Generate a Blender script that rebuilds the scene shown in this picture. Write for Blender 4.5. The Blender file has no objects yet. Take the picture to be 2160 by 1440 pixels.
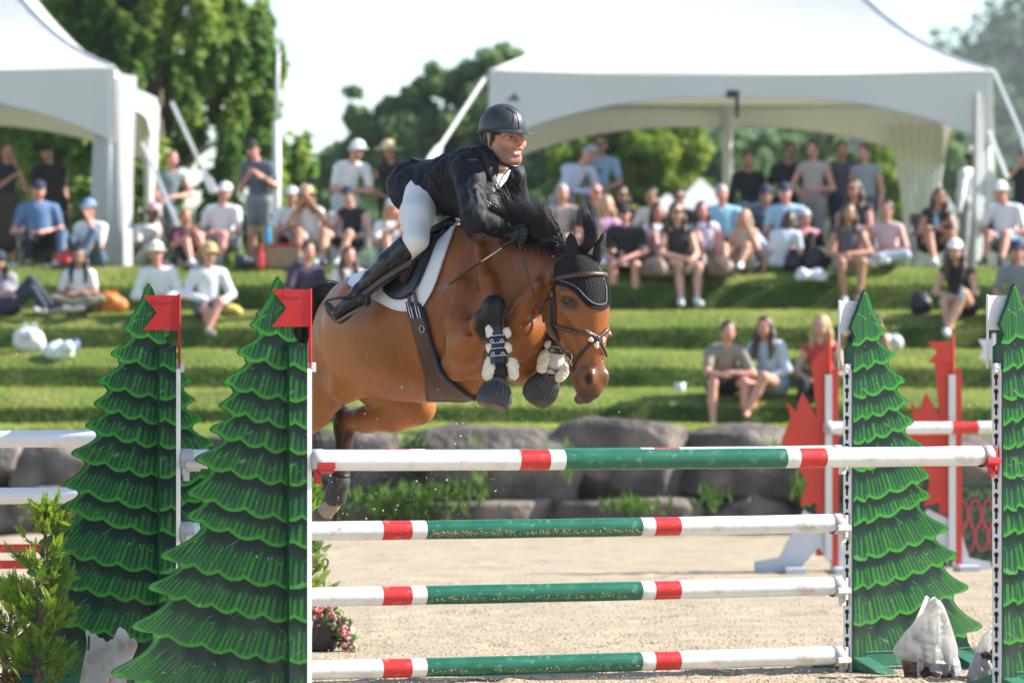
import bpy, math, random
import numpy as np
from mathutils import Vector, Matrix
from mathutils.bvhtree import BVHTree
random.seed(7)
rng = np.random.default_rng(11)
SC = bpy.context.scene
COL = SC.collection
# ------------------------------------------------------------------ camera
FPX = 8960.0                       # focal length in photo pixels (photo is 2160 x 1440)
CAMZ = 1.6
PITCH = math.atan(70 / FPX)
cd = bpy.data.cameras.new('camera')
cam = bpy.data.objects.new('camera', cd)
COL.objects.link(cam)
cam.location = (0, 0, CAMZ)
cam.rotation_euler = (math.pi / 2 + PITCH, 0, 0)
cd.sensor_width = 36.0
cd.lens = 36.0 * FPX / 2160.0
cd.clip_start = 0.5
cd.clip_end = 6000
cd.dof.use_dof = True
cd.dof.focus_distance = 21.0
cd.dof.aperture_fstop = 3.2
SC.camera = cam
# ------------------------------------------------------------------ light
SUN_AZ = math.radians(81)          # from +Y towards +X
SUN_EL = math.radians(36)
SUN = Vector((math.sin(SUN_AZ) * math.cos(SUN_EL), math.cos(SUN_AZ) * math.cos(SUN_EL), math.sin(SUN_EL)))
wd = bpy.data.worlds.new('World')
SC.world = wd
wd.use_nodes = True
nt = wd.node_tree
nt.nodes.clear()
sky = nt.nodes.new('ShaderNodeTexSky')
sky.sky_type = 'NISHITA'
sky.sun_disc = False
sky.sun_elevation = SUN_EL
sky.sun_rotation = SUN_AZ
sky.air_density = 1.0
sky.dust_density = 0.3
sky.ozone_density = 1.5
bg = nt.nodes.new('ShaderNodeBackground')
bg.inputs[1].default_value = 0.103
wo = nt.nodes.new('ShaderNodeOutputWorld')
nt.links.new(sky.outputs[0], bg.inputs[0])
nt.links.new(bg.outputs[0], wo.inputs[0])
ld = bpy.data.lights.new('sun', 'SUN')
ld.energy = 4.6
ld.angle = math.radians(0.6)
ld.color = (1.0, 0.95, 0.87)
sun = bpy.data.objects.new('sun', ld)
COL.objects.link(sun)
sun.rotation_euler = SUN.to_track_quat('Z', 'Y').to_euler()
SC.view_settings.view_transform = 'Standard'
SC.view_settings.look = 'None'
SC.view_settings.gamma = 1.0
SC.view_settings.exposure = 1.30
SC.render.engine = 'CYCLES'
SC.cycles.use_denoising = True
try:
    SC.cycles.denoiser = 'OPENIMAGEDENOISE'
except Exception:
    pass
SC.cycles.max_bounces = 5
SC.cycles.diffuse_bounces = 2
SC.cycles.glossy_bounces = 2
SC.cycles.transmission_bounces = 3
SC.cycles.transparent_max_bounces = 8
SC.cycles.volume_bounces = 0
SC.cycles.caustics_reflective = False
SC.cycles.caustics_refractive = False

# ------------------------------------------------------------------ helpers
def ray(px, py):
    dx = (px - 1080.0) / FPX
    dy = (720.0 - py) / FPX
    return Vector((dx, math.cos(PITCH) - math.sin(PITCH) * dy, math.sin(PITCH) + math.cos(PITCH) * dy))
def W(px, py, Y):
    r = ray(px, py)
    return Vector((0, 0, CAMZ)) + r * (Y / r.y)
def NP(v):
    return np.array((v[0], v[1], v[2]), float)
def tag(o, label=None, cat=None, group=None, kind=None):
    if label: o['label'] = label
    if cat: o['category'] = cat
    if group: o['group'] = group
    if kind: o['kind'] = kind
    return o
def empty(name, loc=(0, 0, 0), rz=0.0, label=None, cat=None, group=None):
    o = bpy.data.objects.new(name, None)
    o.empty_display_size = 0.1
    COL.objects.link(o)
    o.location = loc
    o.rotation_euler = (0, 0, rz)
    return tag(o, label, cat, group)
def link(name, me, parent=None, loc=None):
    o = bpy.data.objects.new(name, me)
    COL.objects.link(o)
    if loc is not None: o.location = loc
    if parent is not None:
        o.parent = parent
    return o
def mesh_np(name, V, F, mats, smooth=True, col=None, fm=None, attr='Col'):
    """V (n,3); F (m,3) or (m,4) index arrays, or a list of such arrays."""
    me = bpy.data.meshes.new(name)
    V = np.asarray(V, np.float32)
    Fs = F if isinstance(F, list) and not isinstance(F[0], tuple) else [F]
    Fs = [np.asarray(f, np.int32) for f in Fs if len(f)]
    loops = np.concatenate([f.ravel() for f in Fs])
    tot = np.concatenate([np.full(len(f), f.shape[1], np.int32) for f in Fs])
    start = np.concatenate([[0], np.cumsum(tot)[:-1]]).astype(np.int32)
    me.vertices.add(len(V)); me.vertices.foreach_set('co', V.ravel())
    me.loops.add(len(loops)); me.loops.foreach_set('vertex_index', loops)
    me.polygons.add(len(tot)); me.polygons.foreach_set('loop_start', start); me.polygons.foreach_set('loop_total', tot)
    if not isinstance(mats, (list, tuple)): mats = [mats]
    for m in mats: me.materials.append(m)
    if fm is not None: me.polygons.foreach_set('material_index', np.asarray(fm, np.int32))
    me.polygons.foreach_set('use_smooth', np.full(len(tot), bool(smooth)))
    me.update(calc_edges=True)
    if col is not None:
        c = np.asarray(col, np.float32)
        if c.shape[1] == 3: c = np.concatenate([c, np.ones((len(c), 1), np.float32)], 1)
        a = me.color_attributes.new(attr, 'FLOAT_COLOR', 'POINT')
        a.data.foreach_set('color', c.ravel())
    return me
class MB:
    """collects simple shapes into one mesh"""
    def __init__(s): s.v = []; s.q = []; s.t = []; s.n = 0; s.qm = []; s.tm = []
    def add(s, V, Q=(), T=(), m=0):
        V = np.asarray(V, float).reshape(-1, 3)
        if len(Q):
            s.q.append(np.asarray(Q, int) + s.n); s.qm += [m] * len(Q)
        if len(T):
            s.t.append(np.asarray(T, int) + s.n); s.tm += [m] * len(T)
        s.v.append(V); s.n += len(V)
    def box(s, c, size, R=None, m=0):
        hx, hy, hz = [d / 2 for d in size]
        P = np.array([(-hx,-hy,-hz),(hx,-hy,-hz),(hx,hy,-hz),(-hx,hy,-hz),(-hx,-hy,hz),(hx,-hy,hz),(hx,hy,hz),(-hx,hy,hz)])
        if R is not None: P = P @ np.asarray(R).T
        s.add(P + NP(c), [(0,3,2,1),(4,5,6,7),(0,1,5,4),(1,2,6,5),(2,3,7,6),(3,0,4,7)], m=m)
    def tube(s, pts, rad, n=8, m=0, cap=True):
        pts = np.array([NP(p) for p in pts])
        k = len(pts)
        rad = np.broadcast_to(np.asarray(rad, float), (k,))
        T = np.gradient(pts, axis=0)
        T /= np.linalg.norm(T, axis=1)[:, None] + 1e-12
        up = np.array((0, 0, 1.0)) if abs(T[0][2]) < 0.9 else np.array((1.0, 0, 0))
        V = []
        a = np.linspace(0, 2 * math.pi, n, endpoint=False)
        prev = None
        for i in range(k):
            b = np.cross(T[i], up if prev is None else prev); 
            if prev is None:
                b /= np.linalg.norm(b)
                nn = np.cross(b, T[i])
            else:
                nn = prev - T[i] * np.dot(prev, T[i]); nn /= np.linalg.norm(nn) + 1e-12
                b = np.cross(T[i], nn)
            prev = nn
            V.append(pts[i] + rad[i] * (np.cos(a)[:, None] * nn + np.sin(a)[:, None] * b))
        V = np.concatenate(V)
        Q = []
        for i in range(k - 1):
            for j in range(n):
                j2 = (j + 1) % n
                Q.append((i*n+j, i*n+j2, (i+1)*n+j2, (i+1)*n+j))
        Tt = []
        if cap:
            V = np.concatenate([V, pts[:1], pts[-1:]])
            c0, c1 = k * n, k * n + 1
            for j in range(n):
                j2 = (j + 1) % n
                Tt.append((c0, j2, j)); Tt.append((c1, (k-1)*n+j, (k-1)*n+j2))
        s.add(V, Q, Tt, m)
    def strap(s, pts, nrm, width, thick, m=0):
        """flat band: pts centre line, nrm surface normals (list or one)"""
        pts = np.array([NP(p) for p in pts]); k = len(pts)
        nr = np.array([NP(x) for x in nrm]) if hasattr(nrm[0], '__len__') else np.tile(NP(nrm), (k, 1))
        w = np.broadcast_to(np.asarray(width, float), (k,))
        T = np.gradient(pts, axis=0); T /= np.linalg.norm(T, axis=1)[:, None] + 1e-12
        nr = nr - T * np.sum(nr * T, 1)[:, None]; nr /= np.linalg.norm(nr, axis=1)[:, None] + 1e-12
        B = np.cross(T, nr)
        V = np.stack([pts - B * w[:, None]/2, pts - B * w[:, None]*0.42 + nr*thick, pts + B * w[:, None]*0.42 + nr*thick, pts + B * w[:, None]/2,
                      pts + B * w[:, None]*0.45 - nr*thick*0.6, pts - B * w[:, None]*0.45 - nr*thick*0.6], 1).reshape(-1, 3)
        Q = []
        for i in range(k - 1):
            for j in range(6):
                j2 = (j + 1) % 6
                Q.append((i*6+j, (i+1)*6+j, (i+1)*6+j2, i*6+j2))
        Q.append((0,1,2,3)); Q.append((0,3,4,5)); e=(k-1)*6
        Q.append((e+3,e+2,e+1,e)); Q.append((e+5,e+4,e+3,e))
        s.add(V, Q, (), m)
    def lathe(s, prof, c=(0,0,0), R=None, n=24, m=0):
        """prof list of (r,z)"""
        a = np.linspace(0, 2*math.pi, n, endpoint=False); k=len(prof)
        V = np.concatenate([np.stack([r*np.cos(a), r*np.sin(a), np.full(n, z)], 1) for r, z in prof])
        if R is not None: V = V @ np.asarray(R).T
        Q = [(i*n+j, i*n+(j+1)%n, (i+1)*n+(j+1)%n, (i+1)*n+j) for i in range(k-1) for j in range(n)]
        s.add(V + NP(c), Q, (), m)
    def poly(s, pts, thick, R=None, c=(0,0,0), m=0):
        """extruded polygon: pts in local xz, thickness along local y (convex or fan from centroid)"""
        n = len(pts); P = np.array([(x, 0, z) for x, z in pts], float)
        cen = P.mean(0)
        A = P + (0, -thick/2, 0); B = P + (0, thick/2, 0)
        V = np.concatenate([A, B, [cen + (0, -thick/2, 0)], [cen + (0, thick/2, 0)]])
        T = []; Q = []
        for j in range(n):
            j2 = (j+1) % n
            T.append((2*n, j, j2)); T.append((2*n+1, n+j2, n+j)); Q.append((j2, j, n+j, n+j2))
        if R is not None: V = V @ np.asarray(R).T
        s.add(V + NP(c), Q, T, m)
    def mesh(s, name, mats, smooth=False):
        V = np.concatenate(s.v)
        F = []; fm = []
        if s.q: F.append(np.concatenate(s.q)); fm += s.qm
        if s.t: F.append(np.concatenate(s.t)); fm += s.tm
        return mesh_np(name, V, F, mats, smooth, fm=fm)
    def obj(s, name, mats, parent=None, smooth=False):
        return link(name, s.mesh(name, mats, smooth), parent)
def rotz(a):
    c, s_ = math.cos(a), math.sin(a)
    return np.array([(c, -s_, 0), (s_, c, 0), (0, 0, 1)])
def rot_to(d, up=(0, 0, 1)):
    """matrix whose columns are x,y,z with z along d"""
    z = NP(d); z /= np.linalg.norm(z)
    u = NP(up); x = np.cross(u, z)
    if np.linalg.norm(x) < 1e-4: x = np.cross((0, 1, 0), z)
    x /= np.linalg.norm(x); y = np.cross(z, x)
    return np.stack([x, y, z], 1)
def bevel(o, w=0.004, seg=2, ang=40):
    m = o.modifiers.new('bevel', 'BEVEL'); m.width = w; m.segments = seg; m.limit_method = 'ANGLE'; m.angle_limit = math.radians(ang)
    return o
# ---------------------------------------------------------------- materials
MATS = {}
def pmat(name, base, rough=0.6, var=0.12, scale=6.0, bump=0.0, bscale=60.0, metal=0.0, sheen=0.0, spec=0.5, trans=0.0, tcol=None,
         attr=None, coat=0.0, second=None, sec_scale=3.0, sec_amt=0.5, sec_lo=0.5, sec_hi=0.6, rvar=0.0, sss=0.0, dist=0.02):
    """procedural principled material: colour broken by noise, optional second tone in patches, bump, translucency"""
    if name in MATS: return MATS[name]
    m = bpy.data.materials.new(name); m.use_nodes = True
    t = m.node_tree; N = t.nodes; L = t.links
    b = N['Principled BSDF']
    tc = N.new('ShaderNodeTexCoord')
    n1 = N.new('ShaderNodeTexNoise'); n1.inputs['Scale'].default_value = scale; n1.inputs['Detail'].default_value = 5.0
    L.new(tc.outputs['Object'], n1.inputs['Vector'])
    hs = N.new('ShaderNodeHueSaturation')
    mr = N.new('ShaderNodeMapRange'); mr.inputs[1].default_value = 0.25; mr.inputs[2].default_value = 0.75
    mr.inputs[3].default_value = 1 - var; mr.inputs[4].default_value = 1 + var
    L.new(n1.outputs['Fac'], mr.inputs[0]); L.new(mr.outputs[0], hs.inputs['Value'])
    src = None
    if attr:
        ca = N.new('ShaderNodeAttribute'); ca.attribute_name = attr
        src = ca.outputs['Color']
    elif second is not None:
        n2 = N.new('ShaderNodeTexNoise'); n2.inputs['Scale'].default_value = sec_scale; n2.inputs['Detail'].default_value = 6.0
        L.new(tc.outputs['Object'], n2.inputs['Vector'])
        m2 = N.new('ShaderNodeMapRange'); m2.inputs[1].default_value = sec_lo; m2.inputs[2].default_value = sec_hi
        m2.inputs[3].default_value = 0.0; m2.inputs[4].default_value = sec_amt
        L.new(n2.outputs['Fac'], m2.inputs[0])
        mx = N.new('ShaderNodeMix'); mx.data_type = 'RGBA'
        mx.inputs['A'].default_value = (*base, 1); mx.inputs['B'].default_value = (*second, 1)
        L.new(m2.outputs[0], mx.inputs['Factor'])
        src = mx.outputs['Result']
    if src is not None: L.new(src, hs.inputs['Color'])
    else: hs.inputs['Color'].default_value = (*base, 1)
    L.new(hs.outputs[0], b.inputs['Base Color'])
    b.inputs['Roughness'].default_value = rough
    if rvar:
        m3 = N.new('ShaderNodeMapRange'); m3.inputs[3].default_value = max(0, rough - rvar); m3.inputs[4].default_value = min(1, rough + rvar)
        L.new(n1.outputs['Fac'], m3.inputs[0]); L.new(m3.outputs[0], b.inputs['Roughness'])
    b.inputs['Metallic'].default_value = metal
    b.inputs['Specular IOR Level'].default_value = spec
    b.inputs['Sheen Weight'].default_value = sheen
    b.inputs['Coat Weight'].default_value = coat
    if sss:
        b.inputs['Subsurface Weight'].default_value = sss
        b.inputs['Subsurface Radius'].default_value = (0.02, 0.008, 0.004)
    if bump:
        n4 = N.new('ShaderNodeTexNoise'); n4.inputs['Scale'].default_value = bscale; n4.inputs['Detail'].default_value = 4.0
        L.new(tc.outputs['Object'], n4.inputs['Vector'])
        bp = N.new('ShaderNodeBump'); bp.inputs['Strength'].default_value = bump; bp.inputs['Distance'].default_value = dist
        L.new(n4.outputs['Fac'], bp.inputs['Height']); L.new(bp.outputs[0], b.inputs['Normal'])
    if trans:
        tr = N.new('ShaderNodeBsdfTranslucent')
        if tcol: tr.inputs[0].default_value = (*tcol, 1)
        else: L.new(hs.outputs[0], tr.inputs[0])
        ms = N.new('ShaderNodeMixShader'); ms.inputs[0].default_value = trans
        out = N['Material Output']
        L.new(b.outputs[0], ms.inputs[1]); L.new(tr.outputs[0], ms.inputs[2]); L.new(ms.outputs[0], out.inputs[0])
    MATS[name] = m
    return m
# ---------------------------------------------------------------- signed distance modelling
def vnoise(P, s, seed=0):
    """cheap smooth value noise, P (n,3)"""
    p = np.asarray(P) * s + seed * 17.13
    i = np.floor(p).astype(int); f = p - i; f = f * f * (3 - 2 * f)
    def h(a, b, c):
        x = (a * 374761393 + b * 668265263 + c * 2147483647) & 0x7fffffff
        x = ((x ^ (x >> 13)) * 1274126177) & 0x7fffffff
        return ((x ^ (x >> 16)) & 0xffff) / 65535.0
    r = 0
    for dx in (0, 1):
        for dy in (0, 1):
            for dz in (0, 1):
                w = (f[..., 0] if dx else 1 - f[..., 0]) * (f[..., 1] if dy else 1 - f[..., 1]) * (f[..., 2] if dz else 1 - f[..., 2])
                r = r + w * h(i[..., 0] + dx, i[..., 1] + dy, i[..., 2] + dz)
    return r
def fbm(P, s, seed=0, o=3):
    return sum(vnoise(P, s * 2 ** i, seed + i) / 2 ** i for i in range(o)) / sum(1 / 2 ** i for i in range(o))
class SDF:
    def __init__(s): s.p = []
    def cone(s, a, b, ra, rb, k=0.03, flat=None, ff=1.0, neg=False):
        a = NP(a); b = NP(b); ba = b - a; L2 = float(ba @ ba) + 1e-12
        fl = None
        if flat is not None:
            fl = NP(flat); fl = fl / np.linalg.norm(fl)
        def f(P):
            pa = P - a
            t = np.clip((pa @ ba) / L2, 0, 1)
            q = pa - t[..., None] * ba
            if fl is not None:
                q = q + (q @ fl)[..., None] * fl * (1 / ff - 1)
            return np.sqrt((q * q).sum(-1)) - (ra + (rb - ra) * t)
        r = max(ra, rb) * max(1.0, ff)
        lo = np.minimum(a, b) - r; hi = np.maximum(a, b) + r
        s.p.append((f, lo, hi, k, neg)); return s
    def chain(s, pts, rad, k=0.03, **kw):
        for i in range(len(pts) - 1): s.cone(pts[i], pts[i+1], rad[i], rad[i+1], k, **kw)
        return s
    def ball(s, c, r, k=0.03, neg=False):
        return s.cone(c, NP(c) + 1e-5, r, r, k, neg=neg)
    def ell(s, c, r, R=None, k=0.03, neg=False):
        c = NP(c); r = np.asarray(r, float); R = np.eye(3) if R is None else np.asarray(R)
        def f(P):
            q = (P - c) @ R
            k0 = np.sqrt(((q / r) ** 2).sum(-1)); k1 = np.sqrt(((q / (r * r)) ** 2).sum(-1)) + 1e-9
            return k0 * (k0 - 1) / k1
        m = r.max()
        s.p.append((f, c - m, c + m, k, neg)); return s
    def rbox(s, c, h, r, R=None, k=0.01, neg=False):
        c = NP(c); h = np.asarray(h, float) - r; R = np.eye(3) if R is None else np.asarray(R)
        def f(P):
            q = np.abs((P - c) @ R) - h
            return np.sqrt((np.maximum(q, 0) ** 2).sum(-1)) + np.minimum(q.max(-1), 0) - r
        m = float(np.linalg.norm(h)) + r
        s.p.append((f, c - m, c + m, k, neg)); return s
    def plane(s, c, n, k=0.005):
        """keep only the side the normal points away from"""
        c = NP(c); n = NP(n); n = n / np.linalg.norm(n)
        s.p.append((lambda P: -((P - c) @ n), None, None, k, True)); return s
    def loft(s, ax, side, up, st, k=0.03, e=2.0):
        """generalised cylinder along ax: stations (t, centre, half side, half up); superellipse exponent e"""
        ax = NP(ax); side = NP(side); up = NP(up)
        C = np.array([NP(x[1]) for x in st]); tt = C @ ax
        o = np.argsort(tt); C = C[o]; tt = tt[o]
        hs_ = np.array([x[2] for x in st], float)[o]; hu = np.array([x[3] for x in st], float)[o]
        fine = np.linspace(tt[0], tt[-1], 160)
        def smooth(v):
            y = np.interp(fine, tt, v)
            kk = np.hanning(21); kk /= kk.sum()
            yp = np.concatenate([np.full(10, y[0]), y, np.full(10, y[-1])])
            return np.convolve(yp, kk, 'valid')
        cs = smooth(C @ side); cu = smooth(C @ up); sh = smooth(hs_); su = smooth(hu)
        def f(P):
            t = P @ ax
            tc = np.clip(t, tt[0], tt[-1])
            a = np.interp(tc, fine, sh); b = np.interp(tc, fine, su)
            x = (P @ side - np.interp(tc, fine, cs)) / a; y = (P @ up - np.interp(tc, fine, cu)) / b
            over = np.abs(t - tc)
            rr = (np.abs(x) ** e + np.abs(y) ** e) ** (1 / e)
            d = (rr - 1) * np.minimum(a, b)
            return np.where(over > 0, np.sqrt(np.maximum(d, 0) ** 2 + over ** 2) + np.minimum(d, 0) * (over <= 0), d) 
        r = max(hs_.max(), hu.max())
        s.p.append((f, C.min(0) - r, C.max(0) + r, k, False)); return s
    def dist(s, P):
        d = np.full(P.shape[:-1], 1e3)
        for f, lo, hi, k, neg in s.p:
            dp = f(P)
            d = s._mix(d, dp, k, neg)
        return d
    @staticmethod
    def _mix(d, dp, k, neg):
        if neg:
            dp = -dp
            h = np.maximum(k - np.abs(d - dp), 0) / k
            return np.maximum(d, dp) + h * h * k * 0.25
        h = np.maximum(k - np.abs(d - dp), 0) / k
        return np.minimum(d, dp) - h * h * k * 0.25
    def grid(s, h, post=None):
        los = [p[1] for p in s.p if p[1] is not None and not p[4]]; his = [p[2] for p in s.p if p[1] is not None and not p[4]]
        lo = np.min(los, 0) - 4 * h; hi = np.max(his, 0) + 4 * h
        n = np.ceil((hi - lo) / h).astype(int) + 1
        X = [lo[i] + h * np.arange(n[i]) for i in range(3)]
        D = np.full(n, 1e3, np.float32)
        for f, l, u, k, neg in s.p:
            if l is None: i0 = np.zeros(3, int); i1 = n
            else:
                i0 = np.maximum(np.floor((l - k - 3 * h - lo) / h).astype(int), 0); i1 = np.minimum(np.ceil((u + k + 3 * h - lo) / h).astype(int) + 1, n)
            if np.any(i1 <= i0): continue
            sl = tuple(slice(i0[i], i1[i]) for i in range(3))
            P = np.stack(np.meshgrid(X[0][sl[0]], X[1][sl[1]], X[2][sl[2]], indexing='ij'), -1)
            D[sl] = s._mix(D[sl], f(P), k, neg)
        return D, lo
    def surf(s, h):
        D, lo = s.grid(h)
        return surface_nets(D, lo, h)
def surface_nets(D, lo, h):
    S = D < 0
    c = [S[a:S.shape[0]-1+a, b:S.shape[1]-1+b, e:S.shape[2]-1+e] for a in (0, 1) for b in (0, 1) for e in (0, 1)]
    sm = sum(x.astype(np.int8) for x in c)
    act = (sm > 0) & (sm < 8)
    idx = np.argwhere(act)
    cid = np.full(act.shape, -1, np.int32); cid[act] = np.arange(len(idx))
    off = np.array([(a, b, e) for a in (0, 1) for b in (0, 1) for e in (0, 1)])
    val = np.stack([D[tuple((idx + o).T)] for o in off], 1).astype(float)
    acc = np.zeros((len(idx), 3)); cnt = np.zeros(len(idx))
    for i in range(8):
        for j in range(i + 1, 8):
            if np.abs(off[i] - off[j]).sum() != 1: continue
            a = val[:, i]; b = val[:, j]
            m = (a < 0) != (b < 0)
            t = np.where(m, a / (a - b + 1e-12), 0)
            acc += np.where(m[:, None], off[i] + (off[j] - off[i]) * t[:, None], 0); cnt += m
    V = lo + h * (idx + acc / cnt[:, None])
    Fs = []
    for ax in range(3):
        sl0 = [slice(None)] * 3; sl1 = [slice(None)] * 3
        sl0[ax] = slice(0, -1); sl1[ax] = slice(1, None)
        A = S[tuple(sl0)]; B = S[tuple(sl1)]
        e = np.argwhere(A != B)
        o1, o2 = [(1, 2), (2, 0), (0, 1)][ax]
        ok = (e[:, o1] > 0) & (e[:, o2] > 0) & (e[:, o1] < act.shape[o1]) & (e[:, o2] < act.shape[o2])
        e = e[ok]
        ins = A[tuple(e.T)]
        d1 = np.zeros(3, int); d1[o1] = 1; d2 = np.zeros(3, int); d2[o2] = 1
        q = np.stack([cid[tuple((e - d1 - d2).T)], cid[tuple((e - d2).T)], cid[tuple(e.T)], cid[tuple((e - d1).T)]], 1)
        q = np.where(ins[:, None], q, q[:, ::-1])
        Fs.append(q)
    return V, np.concatenate(Fs)
def sdf_normals(s, V, e=0.003):
    g = np.stack([s.dist(V + d) - s.dist(V - d) for d in (np.eye(3) * e)], 1)
    return g / (np.linalg.norm(g, axis=1)[:, None] + 1e-9)
def wrinkle(s, V, amp, sc, stretch=(1, 1, 1), seed=0):
    """ridged folds pushed along the surface normal"""
    n = sdf_normals(s, V)
    q = (V + 0.05 * np.stack([vnoise(V, 9, seed + 1), vnoise(V, 9, seed + 2), vnoise(V, 9, seed + 3)], 1)) * np.asarray(stretch)
    r = 1 - np.abs(vnoise(q, sc, seed) * 2 - 1) ** .7
    r2 = 1 - np.abs(vnoise(q, sc * 2.1, seed + 7) * 2 - 1) ** .8
    return V + n * (amp * (r - .5) + amp * .4 * (r2 - .5))[:, None]
def sdf_obj(name, s, h, mats, parent=None, colf=None, post=None):
    V, F = s.surf(h)
    if post is not None: V = post(V)
    me = mesh_np(name, V, F, mats, True, col=None if colf is None else colf(V))
    return link(name, me, parent)
def bez(p0, p1, p2, n=12):
    t = np.linspace(0, 1, n)[:, None]
    return (1-t)**2 * NP(p0) + 2*(1-t)*t * NP(p1) + t*t * NP(p2)
def crom(pts, n=8):
    """catmull-rom through points"""
    P = np.array([NP(p) if len(p) == 3 else (p[0], p[1], 0) for p in pts], float)
    P = np.concatenate([[2*P[0]-P[1]], P, [2*P[-1]-P[-2]]])
    out = []
    for i in range(1, len(P) - 2):
        for t in np.linspace(0, 1, n, endpoint=False):
            a, b, c, d = P[i-1], P[i], P[i+1], P[i+2]
            out.append(0.5*((2*b)+(-a+c)*t+(2*a-5*b+4*c-d)*t*t+(-a+3*b-3*c+d)*t**3))
    out.append(P[-2])
    return np.array(out)
# ================================================================== SETTING
M_SAND = pmat('sand', (0.40, 0.325, 0.23), 0.95, 0.16, 2.2, 0.5, 38.0, second=(0.32, 0.25, 0.17), sec_scale=9.0, sec_amt=0.45, sec_lo=0.52, sec_hi=0.68, spec=0.2, dist=0.05)
M_GRASS = pmat('grass', (0.12, 0.17, 0.03), 0.9, 0.35, 1.3, 0.8, 14.0, second=(0.24, 0.23, 0.07), sec_scale=1.6, sec_amt=0.6, sec_lo=0.45, sec_hi=0.68, spec=0.15, dist=0.08)
M_BLADE = pmat('grass_blade', (0.34, 0.41, 0.06), 0.7, 0.30, 2.0, second=(0.56, 0.50, 0.17), sec_scale=1.2, sec_amt=0.7, sec_lo=0.42, sec_hi=0.66, spec=0.2, trans=0.5)
M_STONE = pmat('boulder_stone', (0.095, 0.081, 0.072), 0.9, 0.35, 2.5, 0.9, 9.0, second=(0.20, 0.168, 0.14), sec_scale=1.7, sec_amt=0.8, sec_lo=0.45, sec_hi=0.6, spec=0.3, dist=0.06)
M_EARTH = pmat('earth', (0.05, 0.04, 0.03), 0.95, 0.3, 4.0, 0.6, 20.0)

# sand arena: one coarse sheet, plus raked relief near the fence
def ground_sheet(name, x0, x1, y0, y1, z, step, m, amp=0.0, sc=3.0, kind='structure'):
    nx = int((x1 - x0) / step) + 1; ny = int((y1 - y0) / step) + 1
    X, Y = np.meshgrid(np.linspace(x0, x1, nx), np.linspace(y0, y1, ny), indexing='ij')
    P = np.stack([X, Y, np.full_like(X, z)], -1).reshape(-1, 3)
    if amp:
        ed_ = np.minimum.reduce([P[:, 0] - x0, x1 - P[:, 0], P[:, 1] - y0]); P[:, 2] -= .06 * np.clip(1 - ed_ / .8, 0, 1) ** 1.5
        P[:, 2] += amp * (fbm(P * (1, 1, 0), sc, 3, 4) - 0.5) * 2
        gq = np.random.default_rng(17); cy = 21 + 20 * gq.random(420) ** 1.6; cx = gq.uniform(-.13, .13, 420) * cy
        for hx_, hy_ in zip(cx, cy):                     # hoof prints
            dd = np.hypot(P[:, 0] - hx_, P[:, 1] - hy_); m_ = dd < .3
            P[m_, 2] += -.028 * np.exp(-(dd[m_] / .075) ** 2) + .014 * np.exp(-((dd[m_] - .13) / .04) ** 2)
    i = np.arange((nx - 1) * (ny - 1)); a = i // (ny - 1); b = i % (ny - 1)
    F = np.stack([a*ny+b, (a+1)*ny+b, (a+1)*ny+b+1, a*ny+b+1], 1)
    o = link(name, mesh_np(name, P, F, m, True)); tag(o, kind=kind)
    return o
gs = ground_sheet('sand_ground', -400, 400, -200, 43.4, -0.03, 12.2, M_SAND)
ground_sheet('sand_footing', -5.6, 6.0, 18.2, 43.2, 0.0, 0.05, M_SAND, 0.016, 2.6)
# crumbs of sand lying on the footing
def pebble_cloud(name, n, posf, size, m, seed, parent=None):
    g = np.random.default_rng(seed)
    P = posf(g, n)
    oc = np.array([(1,0,0),(-1,0,0),(0,1,0),(0,-1,0),(0,0,1),(0,0,-1)], float)
    of = np.array([(0,2,4),(2,1,4),(1,3,4),(3,0,4),(2,0,5),(1,2,5),(3,1,5),(0,3,5)])
    s = g.uniform(size[0], size[1], (n, 1, 1)) * g.uniform(0.6, 1.3, (n, 6, 1))
    V = (P[:, None, :] + oc[None] * s).reshape(-1, 3)
    F = (of[None] + (np.arange(n) * 6)[:, None, None]).reshape(-1, 3)
    return link(name, mesh_np(name, V, F, m, False), parent)
def crumbs(g, n):
    y = 20.8 + 12 * g.random(n) ** 2.0
    x = g.uniform(-0.125, 0.125, n) * y
    return np.stack([x, y, np.full(n, 0.012) + g.uniform(-0.01, 0.012, n)], 1)
tag(pebble_cloud('sand_crumbs', 12000, crumbs, (0.002, 0.007), pmat('sand_crumb', (0.40, 0.32, 0.225), 0.95, 0.25, 8.0, second=(0.30, 0.23, 0.15), sec_scale=30, sec_amt=0.6), 5), kind='stuff')

# terraced bank
LEV = [(43.0, 1.02), (48.0, 1.42), (50.2, 1.88), (52.2, 2.39), (54.6, 3.0)]   # (front edge Y, level Z)
def level(y):
    z = LEV[0][1]
    for yy, zz in LEV:
        if y >= yy: z = zz
    return z
prof = [(43.25, 0.2), (43.30, 0.9), (43.5, 1.03), (44.5, 1.05), (47.0, 1.05)]
for i in range(1, 5):
    y, z = LEV[i]; z0 = LEV[i-1][1]
    prof += [(y - 0.36, z0 - .01), (y - 0.27, z0 + 0.03), (y - 0.20, z0 + (z - z0) * 0.45), (y - 0.13, z0 + (z - z0) * 0.60), (y + 0.10, z0 + (z - z0) * .80), (y + 0.50, z - .01), (y + 1.2, z + 0.01)]
prof += [(58, 3.02), (62, 3.04), (70, 3.06), (85, 3.08), (120, 3.0), (250, 2.6), (600, 2.0)]
prof = np.array(prof)
seg = []
for i in range(len(prof) - 1):
    d = np.hypot(*(prof[i+1] - prof[i])); n = max(2, min(14, int(d / 0.11)))
    seg.append(prof[i] + (prof[i+1] - prof[i]) * np.linspace(0, 1, n, endpoint=False)[:, None])
PR = np.concatenate(seg + [prof[-1:]])
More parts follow.
